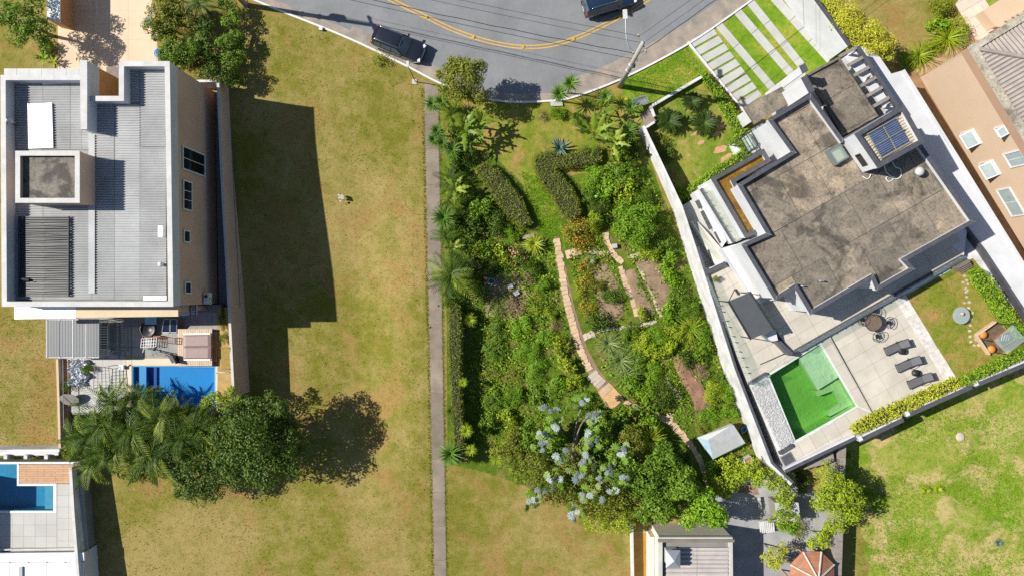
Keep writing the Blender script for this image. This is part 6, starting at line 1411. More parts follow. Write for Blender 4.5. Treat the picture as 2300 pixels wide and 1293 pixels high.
def yucca(px, py, rp, z, label, col='yucca', v=0, group=None, trunk=.07, name='yucca', cat='yucca'):
    p = W(px, py, z); t = thing(name, label, cat, (p.x, p.y, 0), 0, group); vcount[0] += 1
    if z > .3: MB().tube([(0, 0, 0), (.03, .04, z * .5), (0, 0, z)], [trunk * 1.3, trunk, trunk * .8], 8).build('trunk', BARK, t, True, True)
    o = link('leaf_rosette', ROS[v], G[col], t); s = rp / PXM * (CAMH - z) / CAMH * 1.22; o.scale = (s, s, s); o.location = (0, 0, max(z, .05)); o.rotation_euler.z = vcount[0] * 1.3; o['kind'] = 'stuff'
    return t
def hedge(name, label, pts, h, col='hedge', dens=150, size=.13, z=0.0, seed=0, core=.12, asp=.6):
    """clipped hedge over a photo-pixel outline (at its top): leafy skin on a twiggy core"""
    P = WP(pts, z + h); P = [(p[0] + .08 * math.sin(i * 7.3 + seed), p[1] + .08 * math.cos(i * 4.1 + seed)) for i, p in enumerate(P)]; c = sum((Vector(p) for p in P), Vector((0, 0))) / len(P); t = thing(name, label, 'hedge', (c.x, c.y, z)); r = np.random.RandomState(seed + 5)
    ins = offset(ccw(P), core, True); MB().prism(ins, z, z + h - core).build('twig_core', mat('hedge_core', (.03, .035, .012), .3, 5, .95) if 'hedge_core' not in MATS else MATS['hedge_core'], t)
    A = area(P); n = int(A * dens); C = []; N = []
    q = scatter_pts(P, n, seed); C.append(np.c_[q, z + h + r.normal(scale=.05, size=n)]); N.append(np.tile([0, 0, 1.0], (n, 1)))
    Q = ccw(P)
    for i in range(len(Q)):
        a, b = np.array(Q[i - 1]), np.array(Q[i]); L = np.linalg.norm(b - a); m = int(L * h * dens * .8); u = r.rand(m, 1); d = (b - a) / max(L, 1e-6); nn = np.array([d[1], -d[0]])
        C.append(np.c_[a + (b - a) * u + nn * r.normal(scale=.05, size=(m, 1)), z + h * r.rand(m, 1)]); N.append(np.tile([nn[0], nn[1], .3], (m, 1)))
    C = np.concatenate(C); N = np.concatenate(N) + r.normal(scale=.55, size=(len(C), 3)); C = C + r.normal(scale=.06, size=C.shape); C[:, 2] += .09 * np.sin(C[:, 0] * 2.3 + seed) * np.cos(C[:, 1] * 2.9)
    v, f = leafgeo(C - [c.x, c.y, z], N, size * r.uniform(.6, 1.3, len(C)), asp, r); o = link('foliage', np_mesh('hedge_leaves', v, f), G[col], t); o['kind'] = 'stuff'
    k2 = r.rand(len(C)) < .14; C2 = C[k2] + r.normal(scale=.05, size=(int(k2.sum()), 3)) + [0, 0, .05]; v, f = leafgeo(C2 - [c.x, c.y, z], N[k2] + [0, 0, .5], size * 1.15 * r.uniform(.6, 1.4, len(C2)), asp, r); o = link('new_growth', np_mesh('hedge_growth', v, f), G['olive' if col == 'hedge' else 'lime'], t); o['kind'] = 'stuff'
    return t
def tufts(name, label, poly, n, col, h=(.06, .14), z=0.0, seed=1, avoid=(), w=.03, patch=None, kind='grass'):
    r = np.random.RandomState(seed); q = scatter_pts(poly, n, seed)
    for av in avoid: q = np.array([p for p in q if not inside(p, av)])
    if patch:
        k = np.sin(q[:, 0] * patch) + np.sin(q[:, 1] * patch * 1.31 + 1) + np.sin((q[:, 0] + q[:, 1]) * patch * .61 + 2); q = q[k + r.normal(scale=.7, size=len(k)) > .1]
    n = len(q); H = r.uniform(*h, n); vs_ = []; zz = np.array([z + (dip(p[0], p[1]) if z == 0 else 0) for p in q])
    for k in range(3):
        a = r.uniform(0, 6.28, n); dx, dy = np.cos(a), np.sin(a); lean = r.uniform(.4, 1.1, n) * H
        b0 = np.c_[q[:, 0] - dy * w, q[:, 1] + dx * w, zz]; b1 = np.c_[q[:, 0] + dy * w, q[:, 1] - dx * w, zz]; tp_ = np.c_[q[:, 0] + dx * lean, q[:, 1] + dy * lean, zz + H]
        vs_.append(np.stack([b0, b1, tp_], 1))
    v = np.concatenate(vs_).reshape(-1, 3); f = np.arange(len(v)).reshape(-1, 3)
    o = link(name, np_mesh(name, v, f), G.get(col) or col); return tag(o, label, kind, kind='stuff')
# ------------------------------------------------------------------ planting: hedges
hedge('hedge', 'tall dark clipped hedge along the footpath at the left of the garden', [(1006, 690), (1030, 688), (1036, 740), (1036, 850), (1042, 960), (1052, 1040), (1018, 1040), (1012, 900), (1006, 780)], 1.9, 'hedge', 190, .105, seed=1)
hedge('hedge', 'slanting clipped hedge left of the mown grass path', [(1066, 376), (1092, 366), (1120, 378), (1150, 415), (1176, 455), (1192, 500), (1170, 512), (1142, 492), (1112, 440), (1088, 405)], 1.0, 'hedge', 200, .105, seed=2)
hedge('hedge', 'bent clipped hedge right of the mown grass path behind the agave', [(1202, 346), (1235, 340), (1262, 352), (1300, 338), (1345, 326), (1348, 362), (1290, 374), (1250, 378), (1275, 405), (1298, 440), (1304, 480), (1284, 496), (1262, 480), (1240, 440), (1214, 400), (1200, 372)], 1.0, 'hedge', 200, .105, seed=3)
hedge('hedge', 'bright clipped hedge along the stepping slabs of the front drive', [(1576, 164), (1588, 158), (1628, 212), (1660, 258), (1688, 300), (1692, 322), (1672, 336), (1648, 318), (1655, 300), (1630, 250), (1602, 205)], .8, 'vivid', 230, .14, seed=4)
hedge('hedge', 'bright clipped hedge between the front lawn and the ramp', [(1676, 334), (1690, 346), (1640, 372), (1600, 395), (1575, 420), (1560, 438), (1530, 458), (1518, 448), (1540, 428), (1580, 395), (1630, 362)], .8, 'vivid', 230, .14, seed=5)
hedge('hedge', 'bushy green hedge along the right wall of the patio lawn', [(2190, 612), (2206, 604), (2236, 640), (2262, 680), (2290, 724), (2312, 760), (2290, 762), (2272, 730), (2240, 700), (2222, 668), (2200, 640)], 1.0, 'vivid', 200, .14, T2, seed=6)
hedge('hedge', 'green hedge behind the white planter wall at the right edge', [(2156, 858), (2200, 832), (2250, 806), (2320, 778), (2320, 792), (2250, 828), (2200, 852), (2172, 866)], .8, 'vivid', 200, .14, T2, seed=7)
hedge('hedge', 'yellow leaved hedge along the lower edge of the pool terrace', [(1912, 960), (1960, 934), (2030, 900), (2090, 876), (2150, 850), (2165, 860), (2120, 888), (2050, 920), (1990, 946), (1930, 976)], .75, 'gold', 150, .15, T2, seed=8)
# ------------------------------------------------------------------ street edge and front of the garden
tree(1036, 178, 4.2, [(0, 0, 0, 46), (-30, 20, -.6, 30), (30, -12, -.2, 34), (-8, -32, -.2, 30), (34, 28, -.8, 28), (-34, -14, -.5, 26)], 7500, .22, 'olive', 'light olive feathery tree leaning over the white kerb', 'street_tree', base=(1066, 232), asp=.4, tr=.13, inner=.35)
bush(850, 130, 20, 1.1, 'yellow', 'thin', 'sparse yellow green shrub between the kerb and the parked car')
for a in [(971, 234, 22, 1.6, 'spiky yucca head overhanging the footpath, topmost of the row'), (992, 229, 22, 1.9, 'spiky yucca head next to the topmost one under the street tree'), (982, 294, 20, 1.8, 'spiky yucca head above the pair by the footpath'), (975, 314, 20, 1.5, 'spiky yucca head left of the pair by the footpath'),
          (994, 322, 21, 1.7, 'spiky yucca head right of the pair by the footpath'), (1017, 336, 22, 1.5, 'dark spiky yucca head below the banana clump'), (996, 488, 32, 1.6, 'large spiky yucca leaning over the footpath beside the slanting hedge'),
          (1281, 188, 23, 2.8, 'taller of the twin trunked yuccas at the kerb'), (1256, 211, 24, 2.3, 'shorter of the twin trunked yuccas at the kerb'), (1361, 218, 19, 1.4, 'dark round yucca beside the concrete pole shadow'), (1417, 241, 20, 1.3, 'spiky yucca next to the wire litter basket'), (1410, 294, 28, 1.6, 'large spiky yucca beside the end of the white wall'),
          (1012, 1017, 32, 1.9, 'large spiky yucca hanging over the footpath at the end of the tall hedge')]:
    yucca(a[0], a[1], a[2], a[3], a[4], v=a[0] % 2)
yucca(1402, 224, 9, .3, 'small yellow rosette plant beside the litter basket', 'gold', 1, name='bromeliad', cat='plant')
for i, (x, y, z, n, L, c, lab) in enumerate([(1043, 292, 2.0, 9, 2.0, 'banana', 'broad leaved banana clump beside the yucca row'), (1076, 276, 1.8, 7, 1.7, 'banana', 'upright banana plant right of the larger banana clump'), (1021, 424, 1.6, 8, 1.6, 'palml', 'yellowish banana plant between the footpath and the slanting hedge'), (1350, 246, 1.6, 7, 1.7, 'banana', 'banana plant with one tall upright leaf near the dark round yucca'),
        (1334, 300, 2.2, 9, 2.2, 'banana', 'large banana plant above the bent hedge'), (1374, 318, 2.2, 9, 2.0, 'palml', 'yellowish banana plant right of the large one above the bent hedge'), (1016, 556, 1.2, 8, 1.2, 'palml', 'small yellowish banana plant above the feather palm'), (1360, 275, 1.8, 7, 1.6, 'banana', 'middle banana plant between the upright leaf and the large one')]):
    crowned('banana_plant', lab, 'banana plant', x, y, z, PD, n, L, c, (.15, 1.15), .09, 'leaf')
crowned('palm_tree', 'bright feather palm arching over the footpath at mid height', 'palm', 1012, 618, 3.6, FR, 22, 2.35, ['palml', 'palm', 'palm'], (-.5, 1.0), .11)
crowned('agave', 'large blue grey agave in front of the bent hedge', 'agave', 1256, 334, .1, BLD, 30, 1.25, 'blue', (.12, 1.3), 0, 'leaf', jit=.05)
for i, (x, y, lab) in enumerate([(1502, 272, 'cycad nearest the white retaining wall on the front lawn'), (1553, 228, 'smallest cycad near the low front wall'), (1580, 277, 'cycad nearest the hedge on the front lawn')]):
    crowned('cycad', lab, 'cycad', x, y, .75, CYF, 50, [1.12, .88, 1.14][i], 'cycad', (-.02, .65), .16, 'frond', 'cycads on the front lawn', .06)
bush(1216, 261, 14, .6, 'dry', 'thin', 'brownish small shrub left of the green one below the kerb'); bush(1253, 253, 18, .7, 'vivid', 'blade', 'spiky green shrub below the twin yuccas')
bush(1480, 320, 22, .9, 'hedge', 'med', 'dark shrub inside the white wall below the first cycad'); bush(1500, 350, 20, .8, 'dark', 'coarse', 'dark low shrub along the inner side of the white wall'); bush(1510, 395, 16, .7, 'dry', 'thin', 'brown leggy shrub against the white wall')
bush(1524, 430, 18, .8, 'vivid', 'med', 'green shrub in the corner of front lawn and ramp')
# dense row beside the footpath
for (x, y, z, L, c, lab) in [(1012, 262, 1.6, 1.3, 'palml', 'light palm between the two upper yucca groups'), (1058, 318, 1.6, 1.4, 'banana', 'broad leafed plant below the banana clump'), (1010, 405, 1.4, 1.3, 'palm', 'dark palm above the yellowish banana by the footpath'), (1008, 450, 1.3, 1.2, 'palml', 'small light palm above the large path yucca'), (1000, 530, 1.3, 1.3, 'palm', 'small palm below the large path yucca'), (1030, 585, 1.8, 1.5, 'palm', 'dark palm right of the feather palm')]:
    crowned('garden_palm', lab, 'palm', x, y, z, FR if 'palm' in lab else PD, 16, L, [c, 'palm', c], (-.4, 1.1), .06, 'frond')
for a in [(1030, 300, 24, 1.4, 'dark', 'coarse', 'dark leafy shrub under the banana clump'), (1030, 352, 24, 1.4, 'green', 'coarse', 'green shrub below the dark spiky yucca'), (1055, 352, 22, 1.2, 'dark', 'med', 'dark shrub at the top of the slanting hedge'), (1045, 430, 22, 1.3, 'green', 'med', 'green shrub right of the yellowish banana by the footpath'), (1040, 485, 24, 1.3, 'dark', 'med', 'dark shrub right of the large path yucca head'), (1045, 545, 24, 1.4, 'green', 'med', 'green shrub above the dark palm by the footpath'), (1055, 600, 24, 1.3, 'dark', 'coarse', 'dark coarse shrub right of the feather palm trunk'), (1060, 640, 22, 1.2, 'green', 'med', 'green shrub above the top of the tall hedge'), (1300, 270, 20, .8, 'green', 'blade', 'strappy green clump left of the tall banana leaf'), (1395, 340, 26, 1.3, 'green', 'coarse', 'leafy shrub under the yellowish banana near the wall'), (1425, 335, 22, 1.2, 'dark', 'coarse', 'dark leafy shrub at the bend of the white wall'), (1320, 345, 22, 1.1, 'dark', 'med', 'dark shrub behind the bent hedge top')]: bush(*a)
# ------------------------------------------------------------------ garden shrubs
L_ = [
 (1215, 366, 0, 0, '', '', ''),
 (1276, 366, 12, .7, 'lime', 'coarse', 'single lime leafed shrub below the agave'),
 (1330, 395, 30, .8, 'vivid', 'med', 'green low shrub inside the bend of the right hedge'), (1385, 392, 34, 1.1, 'green', 'med', 'rounded green shrub between bananas and white wall'), (1418, 380, 26, 1.1, 'green', 'coarse', 'coarse leafed shrub against the upper white wall'),
 (1360, 425, 34, 1.0, 'vivid', 'coarse', 'mid green leafy shrub in the upper right garden'), (1406, 425, 32, 1.2, 'lime', 'coarse', 'yellow green shrub above the large round tree'), (1325, 440, 24, .9, 'green', 'med', 'green shrub just right of the bent hedge'),
 (1440, 440, 24, 1.2, 'green', 'fine', 'fine leafed shrub beside the white wall, upper one'), (1348, 462, 24, .9, 'dark', 'med', 'dark shrub between the bent hedge and large round tree'),
 (1335, 497, 24, 1.2, 'lime', 'med', 'bright lime round bush above the stone path'), (1460, 566, 25, 1.2, 'lime', 'med', 'bright lime round bush at the edge of the bare soil bed'),
 (1490, 545, 26, 1.1, 'green', 'med', 'green shrub by the white wall beside the soil bed'), (1500, 585, 24, 1.0, 'vivid', 'coarse', 'vivid green shrub at the wall, upper right of soil bed'), (1512, 625, 24, 1.0, 'vivid', 'coarse', 'vivid green shrub at the wall, right of soil bed'), (1524, 665, 26, 1.0, 'green', 'med', 'green shrub at the wall, lower right of soil bed'),
 (1545, 700, 28, 1.1, 'green', 'fine', 'rounded fine leafed shrub at the wall above the striped agave'), (1505, 705, 24, .9, 'vivid', 'coarse', 'vivid shrub left of the rounded fine leafed one'), (1575, 745, 26, 1.1, 'vivid', 'fine', 'light green fern like shrub right of the striped agave'), (1515, 745, 24, .9, 'lime', 'med', 'lime shrub left of the striped agave'),
 (1580, 790, 26, 1.0, 'green', 'coarse', 'green shrub against the wall above the brown bed'), (1545, 808, 22, .9, 'dark', 'coarse', 'dark shrub at the head of the brown bed'), (1572, 832, 24, .6, 'dry', 'fine', 'dry brown mound beside the brown bed'), (1610, 850, 24, .9, 'green', 'thin', 'sparse green shrub along the wall right of the brown bed'),
 (1600, 882, 26, 1.3, 'lime', 'fine', 'feathery yellow green shrub right of the brown bed'), (1632, 880, 24, 1.2, 'vivid', 'fine', 'feathery green shrub touching the white wall'), (1640, 925, 22, .8, 'vivid', 'med', 'green shrub below the feathery ones by the wall'), (1590, 935, 26, .5, 'vivid', 'med', 'low green mat between brown bed and tent'), (1578, 962, 20, .5, 'olive', 'med', 'olive low shrub left of the tarp tent'),
 (1125, 572, 26, 1.1, 'lime', 'coarse', 'lime shrub left of the pink flowers'), (1085, 560, 26, 1.2, 'green', 'coarse', 'green shrub between tall hedge line and lime shrub'), (1080, 470, 34, 1.3, 'green', 'coarse', 'leafy green shrub left of the slanting hedge'), (1110, 500, 30, 1.2, 'dark', 'med', 'dark shrub below the slanting hedge'), (1060, 510, 26, 1.1, 'dark', 'coarse', 'dark leafy shrub beside the large path yucca'), (1150, 520, 24, .7, 'vivid', 'blade', 'bright grassy shrub at the foot of the slanting hedge'),
 (1100, 600, 24, .8, 'dark', 'med', 'dark shrub above the teal crate'), (1135, 610, 24, .9, 'green', 'thin', 'loose green shrub above the grey boxes'), (1195, 600, 22, .8, 'green', 'blade', 'green strappy plant left of the stone path'), (1218, 640, 18, .8, 'vivid', 'med', 'green shrub left of the stone path at mid garden'), (1200, 680, 24, .8, 'lime', 'thin', 'pale green sparse shrub beside the grey boxes'),
 (1185, 625, 20, .6, 'dry', 'thin', 'dry twiggy shrub above the grey boxes'), (1160, 690, 24, .6, 'dry', 'thin', 'dry twiggy shrub below the grey boxes'), (1120, 690, 24, .8, 'green', 'thin', 'loose green shrub below the teal crate'), (1085, 660, 22, .8, 'dark', 'med', 'dark shrub beside the feather palm'), (1236, 702, 16, .7, 'lime', 'med', 'lime low shrub touching the stone path'),
 (1250, 730, 16, .6, 'dry', 'thin', 'brown low shrub left of the stone path'), (1170, 735, 30, .6, 'vivid', 'med', 'low green shrub in the left middle garden'), (1120, 745, 26, .6, 'green', 'med', 'low green shrub beside the tall hedge shadow'), (1230, 760, 24, .6, 'vivid', 'med', 'low green shrub above the yellow crotons'), (1185, 790, 30, .7, 'vivid', 'fine', 'soft green mound in the left lower garden'), (1205, 835, 30, .7, 'vivid', 'fine', 'soft green mound below its twin in the left lower garden'), (1110, 790, 28, .6, 'green', 'med', 'low leafy plant patch nearest the tall hedge'),
 (1150, 840, 26, .6, 'olive', 'thin', 'olive weedy shrub with dry stems'), (1100, 840, 26, .5, 'olive', 'thin', 'olive weedy shrub right of the tall hedge'), (1258, 778, 24, 1.0, 'yellow', 'coarse', 'yellow green croton at the stone path, upper one'), (1274, 818, 24, 1.0, 'yellow', 'coarse', 'yellow green croton at the stone path, lower one'), (1290, 858, 20, .9, 'lime', 'coarse', 'lime leafed shrub where the path widens'), (1250, 870, 28, .8, 'vivid', 'med', 'green shrub below the crotons'),
 (1205, 890, 26, .7, 'green', 'coarse', 'green shrub left of the silver leafed tree'), (1150, 890, 28, .7, 'vivid', 'blade', 'arching strappy plant patch in the lower left garden'), (1105, 900, 24, .7, 'green', 'med', 'green shrub beside the tall hedge in the lower garden'), (1095, 950, 26, .9, 'green', 'coarse', 'green shrub near the end of the tall hedge'), (1140, 940, 24, .8, 'lime', 'coarse', 'lime green shrub in the lower left garden'), (1300, 900, 30, .9, 'vivid', 'fine', 'vivid fern like patch below the path widening'),
 (1415, 745, 24, .9, 'green', 'med', 'green shrub below the long plank stone'), (1440, 765, 26, .8, 'lime', 'med', 'lime shrub right of the sage grass clump'), (1475, 755, 24, .8, 'vivid', 'fine', 'vivid fern like shrub in the right middle garden'), (1470, 790, 26, .8, 'lime', 'coarse', 'lime leafy shrub left of the brown bed'), (1500, 780, 22, .8, 'lime', 'coarse', 'small lime shrub at the top of the brown bed'),
 (1430, 810, 26, .8, 'green', 'med', 'green shrub right of the lower sage clump'), (1420, 860, 28, .9, 'vivid', 'coarse', 'vivid leafy shrub beside the ochre slab'), (1450, 880, 26, 1.0, 'vivid', 'med', 'green shrub between ochre slab and round bush'), (1485, 885, 32, 1.4, 'dark', 'fine', 'dark round bush left of the brown bed'), (1470, 835, 24, .8, 'vivid', 'fine', 'fern like shrub above the dark round bush'), (1540, 765, 0, 0, '', '', ''),
 (1340, 640, 18, .7, 'olive', 'med', 'olive shrub right of the stone path at mid garden'), (1372, 665, 22, .7, 'green', 'blade', 'strappy green plant between the two stone paths'), (1330, 690, 20, .6, 'lime', 'thin', 'pale sparse shrub beside the path middle'), (1395, 660, 18, .6, 'green', 'thin', 'small green shrub touching the right stone path'), (1350, 725, 24, 1.0, 'dark', 'coarse', 'dark glossy shrub above the side stones'), (1300, 660, 14, .5, 'lime', 'thin', 'small lime tuft right of the stone path'),
 (1445, 705, 16, .7, 'lime', 'coarse', 'small lime shrub at the end of the pale stone edge'), (1440, 640, 12, .4, 'green', 'thin', 'small seedling patch on the soil bed'),
 (1532, 1030, 22, .9, 'dark', 'coarse', 'dark shrub left of the lower garden path'), (1600, 1060, 26, .9, 'vivid', 'coarse', 'green shrub below the tarp tent'), (1640, 1050, 28, 1.1, 'lime', 'coarse', 'yellow green shrub right below the tarp tent'), (1620, 1095, 26, 1.0, 'lime', 'coarse', 'yellow green shrub above the shaded court'),
]
for (x, y, r, h, c, v, lab) in L_:
    if r: bush(x, y, r, h * 1.2, c, v, lab)
bush(1298, 522, 34, 1.2, 'olive', 'med', 'shrub covered in orange flowers beside the mown path', flower=('orange', 170, .13)); bush(1312, 552, 22, .9, 'olive', 'thin', 'smaller orange flowering shrub above the side path', flower=('orange', 60, .12))
bush(1160, 573, 24, 1.0, 'green', 'med', 'shrub with pale pink flower heads', flower=('pink', 90, .2)); bush(1072, 556, 14, .9, 'olive', 'thin', 'small orange flowering shrub near the feather palm', flower=('orange', 50, .13))
bush(1315, 640, 20, .8, 'olive', 'thin', 'orange dotted shrub between the stone paths, upper one', flower=('orange', 90, .13)); bush(1322, 690, 22, .8, 'olive', 'thin', 'orange dotted shrub between the stone paths, lower one', flower=('orange', 110, .13)); bush(1318, 600, 20, .8, 'olive', 'thin', 'orange dotted shrub just below the side path', flower=('orange', 60, .13))
bush(1440, 930, 40, 1.6, 'green', 'coarse', 'orange speckled green shrub below the ochre slab', flower=('orange', 60, .12)); bush(1395, 945, 36, 1.4, 'green', 'coarse', 'green shrub left of the orange speckled one', flower=('orange', 30, .12)); bush(1462, 958, 30, 1.5, 'vivid', 'coarse', 'vivid leafy shrub at the lower path bend')
yucca(1200, 548, 26, .5, 'yellow edged spiky plant beside the mown path', 'yellow', 1, name='spiky_plant', cat='plant'); yucca(1325, 585, 14, .3, 'small variegated spiky plant by the side path', 'sage', 1, name='spiky_plant', cat='plant')
yucca(1550, 738, 34, .4, 'striped yellow green agave below the long white wall', 'yellow', 1, name='agave', cat='agave'); yucca(1460, 985, 36, 1.4, 'yellow green dracaena among the lower shrubs', 'yellow', 0, name='dracaena', cat='plant')
for a in [(1365, 770, 38, 'sage', 'sage green grass clump at the widened path, upper one'), (1392, 808, 42, 'sage', 'sage green grass clump at the widened path, middle one'), (1405, 840, 34, 'sage', 'sage green grass clump at the widened path, lower one')]: yucca(a[0], a[1], a[2], .15, a[4], a[3], 2, name='grass_clump', cat='grass clump')
for a in [(1055, 718, 17, 1.0, 'lime leafed shrub poking out of the tall hedge near its top'), (1041, 858, 11, 2.1, 'small lime rosette growing out of the tall hedge middle'), (1048, 966, 16, 2.1, 'lime rosette on the tall hedge, above the last one'), (1058, 1010, 14, 2.0, 'lime rosette at the lower end of the tall hedge'), (1118, 1022, 22, 1.4, 'variegated rosette shrub right of the tall hedge end')]: yucca(a[0], a[1], a[2], a[3], a[4], 'lime', 1, name='rosette_shrub', cat='shrub')
yucca(1012, 922, 20, 1.5, 'dark strappy plant sticking out of the tall hedge', 'dark', 2, name='strappy_plant', cat='plant')
bush(1016, 385, 22, 1.3, 'dark', 'coarse', 'dark shrub in the yucca row beside the footpath'); bush(1040, 400, 22, 1.0, 'dark', 'thin', 'dark sparse shrub above the slanting hedge'); bush(1020, 530, 22, 1.3, 'dark', 'coarse', 'dark shrub between the path yucca and the feather palm'); bush(1028, 455, 22, 1.2, 'green', 'thin', 'loose shrub right of the large path yucca')
bush(1015, 670, 24, 1.6, 'dark', 'med', 'dark shrub at the top end of the tall hedge')
tree(1425, 500, 2.2, [(0, 0, 0, 40), (-28, 18, -.3, 26), (26, 22, -.3, 28), (22, -22, -.2, 28), (-20, -26, -.2, 26), (2, 36, -.4, 24)], 4200, .2, 'vivid', 'large round light green shrub tree beside the white wall', 'shrub_tree', tr=.1)
# ------------------------------------------------------------------ wooded bottom edge of the garden
WD = [(1150, 1005, 46, 1.9, 'olive', 'olive small leafed crown at the left end of the lower thicket'), (1195, 1050, 52, 2.2, 'olive', 'olive small leafed crown overhanging the dry lawn, second from left'), (1240, 1100, 52, 2.4, 'olive', 'olive crown under the lowest left silver leaves'), (1295, 1050, 52, 2.4, 'olive', 'olive crown right below the silver leafed trunk'),
      (1345, 1120, 54, 2.6, 'olive', 'olive crown at the middle of the thicket edge'), (1390, 1050, 52, 2.7, 'green', 'green crown behind the lower silver leaves'), (1420, 1130, 52, 2.8, 'olive', 'olive crown above the thin white wall'), (1455, 1075, 50, 3.0, 'green', 'leafy crown at the centre of the thicket'), (1490, 1035, 44, 2.8, 'green', 'broad leafed green crown left of the lower path'),
      (1480, 1140, 46, 2.8, 'green', 'green crown just above the ribbed outbuilding'), (1532, 1090, 48, 2.9, 'green', 'broad crown between the thicket and the shaded court'), (1582, 1150, 52, 3.0, 'vivid', 'glossy green crown beside the shaded court'), (1235, 985, 40, 1.8, 'vivid', 'green crown left of the silver leafed trunk'), (1345, 985, 44, 2.0, 'green', 'green crown right of the silver leafed trunk'),
      (1345, 1170, 34, 2.0, 'lime', 'thin lime crown fringing the dry lawn'), (1185, 985, 36, 1.6, 'green', 'small green crown above the olive thicket'), (1415, 1000, 44, 2.2, 'olive', 'olive crown above the centre of the thicket'), (1400, 1180, 30, 2.0, 'lime', 'thin lime crown beside the thin white wall')]
for i, (x, y, r, z, c, lab) in enumerate(WD):
    thin = 'thin' in lab
    tree(x, y, z + (.9 if not thin else .2), [(0, 0, 0, r * .8), (-r * .55, r * .3, -.4, r * .55), (r * .55, r * .25, -.4, r * .6), (r * .1, -r * .55, -.4, r * .55)], 1000 if thin else 2900, .26 if c in ('green', 'vivid', 'dark') else .18, c, lab, 'thicket_tree', tr=.08, group='trees of the lower thicket')
# silver leafed cecropia
def palmate(name, lobes=9):
    mb = MB()
    for k in range(lobes):
        a = -2.6 + 5.2 * k / (lobes - 1); M = Matrix.Rotation(a, 3, 'Z'); L = 1.0 if abs(a) < 2 else .75; w = .2
        vs_ = [M @ Vector(p) for p in ((.0, 0, 0), (.4 * L, w * .75, .05), (.8 * L, w, -.02), (L, 0, -.12), (.8 * L, -w, -.02), (.4 * L, -w * .75, .05), (.5 * L, 0, -.02))]
        mb.add(vs_, [(0, 1, 6), (1, 2, 6), (2, 3, 6), (3, 4, 6), (4, 5, 6), (5, 0, 6)])
    return mb.mesh(name)
PALM = palmate('palmate_leaf')
cb = W(1298, 975); ce = thing('cecropia_tree', 'cecropia tree with clusters of silvery star shaped leaves', 'tree', (cb.x, cb.y, 0)); ORG[ce.name] = cb
SIL = [(485, 165), (530, 190), (565, 175), (740, 130), (770, 105), (780, 215), (830, 210), (820, 245), (545, 285), (565, 300), (490, 345), (450, 340), (465, 405), (495, 395), (470, 450), (560, 490), (590, 490), (630, 450), (600, 530), (765, 480), (740, 530), (790, 520), (775, 335), (800, 360), (770, 380), (840, 385), (800, 410), (1020, 440), (990, 480), (1025, 475), (930, 565), (940, 610), (905, 600), (1010, 630), (1035, 635), (850, 635), (860, 670), (710, 610), (690, 650), (735, 625), (555, 645), (590, 640), (515, 650), (545, 700), (440, 720), (490, 730), (440, 770), (385, 795), (415, 785), (740, 745), (790, 755), (745, 780), (930, 730), (965, 715), (680, 840), (705, 860), (670, 885), (690, 915), (870, 780)]
GRN = [(535, 120), (590, 240), (520, 240), (700, 100), (790, 265), (830, 310), (410, 430), (520, 420), (560, 580), (640, 500), (820, 560), (960, 430), (1070, 520), (880, 570), (800, 640), (760, 700), (650, 580), (470, 690), (380, 740), (430, 820), (740, 900), (650, 820), (820, 740), (900, 640), (1060, 600), (530, 360), (760, 430), (1040, 500)]
rg = random.Random(3)
GRN += [(a + rg.uniform(-42, 42), b + rg.uniform(-42, 42)) for a, b in SIL for _ in range(1)]
tips = []
for i, (cx, cy) in enumerate(SIL + GRN):
    sil = i < len(SIL); z = 4.9 + .6 * math.sin(i * 2.3) - (0 if sil else .25); p = W(1060 + cx * .3348, 860 + cy * .3348, z); tips.append(p)
    o = link('leaf', PALM, G['silver' if sil else ('sage' if i % 3 == 0 else 'green')], ce); r = random.Random(i); s = r.uniform(.26, .42) if sil else r.uniform(.3, .44); o.scale = (s, s, s); o.location = p - cb; o.rotation_euler = (r.uniform(-.7, .7), r.uniform(-.7, .7), r.uniform(0, 6.28))
fk = W(1284, 1012, 2.0); tk_ = MB(); tk_.tube([cb, cb.lerp(fk, .5) + Vector((.05, 0, .1)), fk], [.2, .17, .14], 10)
heads = [(1250, 985, 3.6, 1236, 960), (1240, 945, 4.0, 1232, 922), (1235, 1000, 3.8, 1215, 1000), (1255, 1020, 3.8, 1258, 1022), (1320, 1000, 3.8, 1325, 985), (1330, 930, 4.0, 1325, 930), (1312, 1030, 3.8, 1312, 1035), (1360, 1040, 3.8, 1372, 1052), (1375, 1010, 3.8, 1400, 1010), (1300, 1065, 3.6, 1300, 1070), (1245, 1075, 3.8, 1240, 1080), (1210, 1100, 3.9, 1205, 1105), (1345, 1075, 3.8, 1350, 1080), (1310, 1105, 3.8, 1312, 1112), (1290, 1140, 3.9, 1288, 1150), (1325, 905, 4.0, 1312, 905), (1375, 1100, 3.7, 1373, 1103)]
for (x, y, z, x2, y2) in heads:
    e = W(x2, y2, z + .5); m_ = fk.lerp(e, .62) + Vector((.12 * math.sin(x), .12 * math.cos(y), -.75)); tk_.tube(smooth_line([fk, m_, e], 4), [.085, .08, .07, .065, .06, .05, .045, .04, .03], 6)
    for p in sorted(tips, key=lambda q: (q - e).length)[:4]: tk_.tube([e, (e + p) / 2 + Vector((0, 0, .08)), p], [.03, .018, .012], 5)
tk_.build('trunk', BARKP, ce, True)
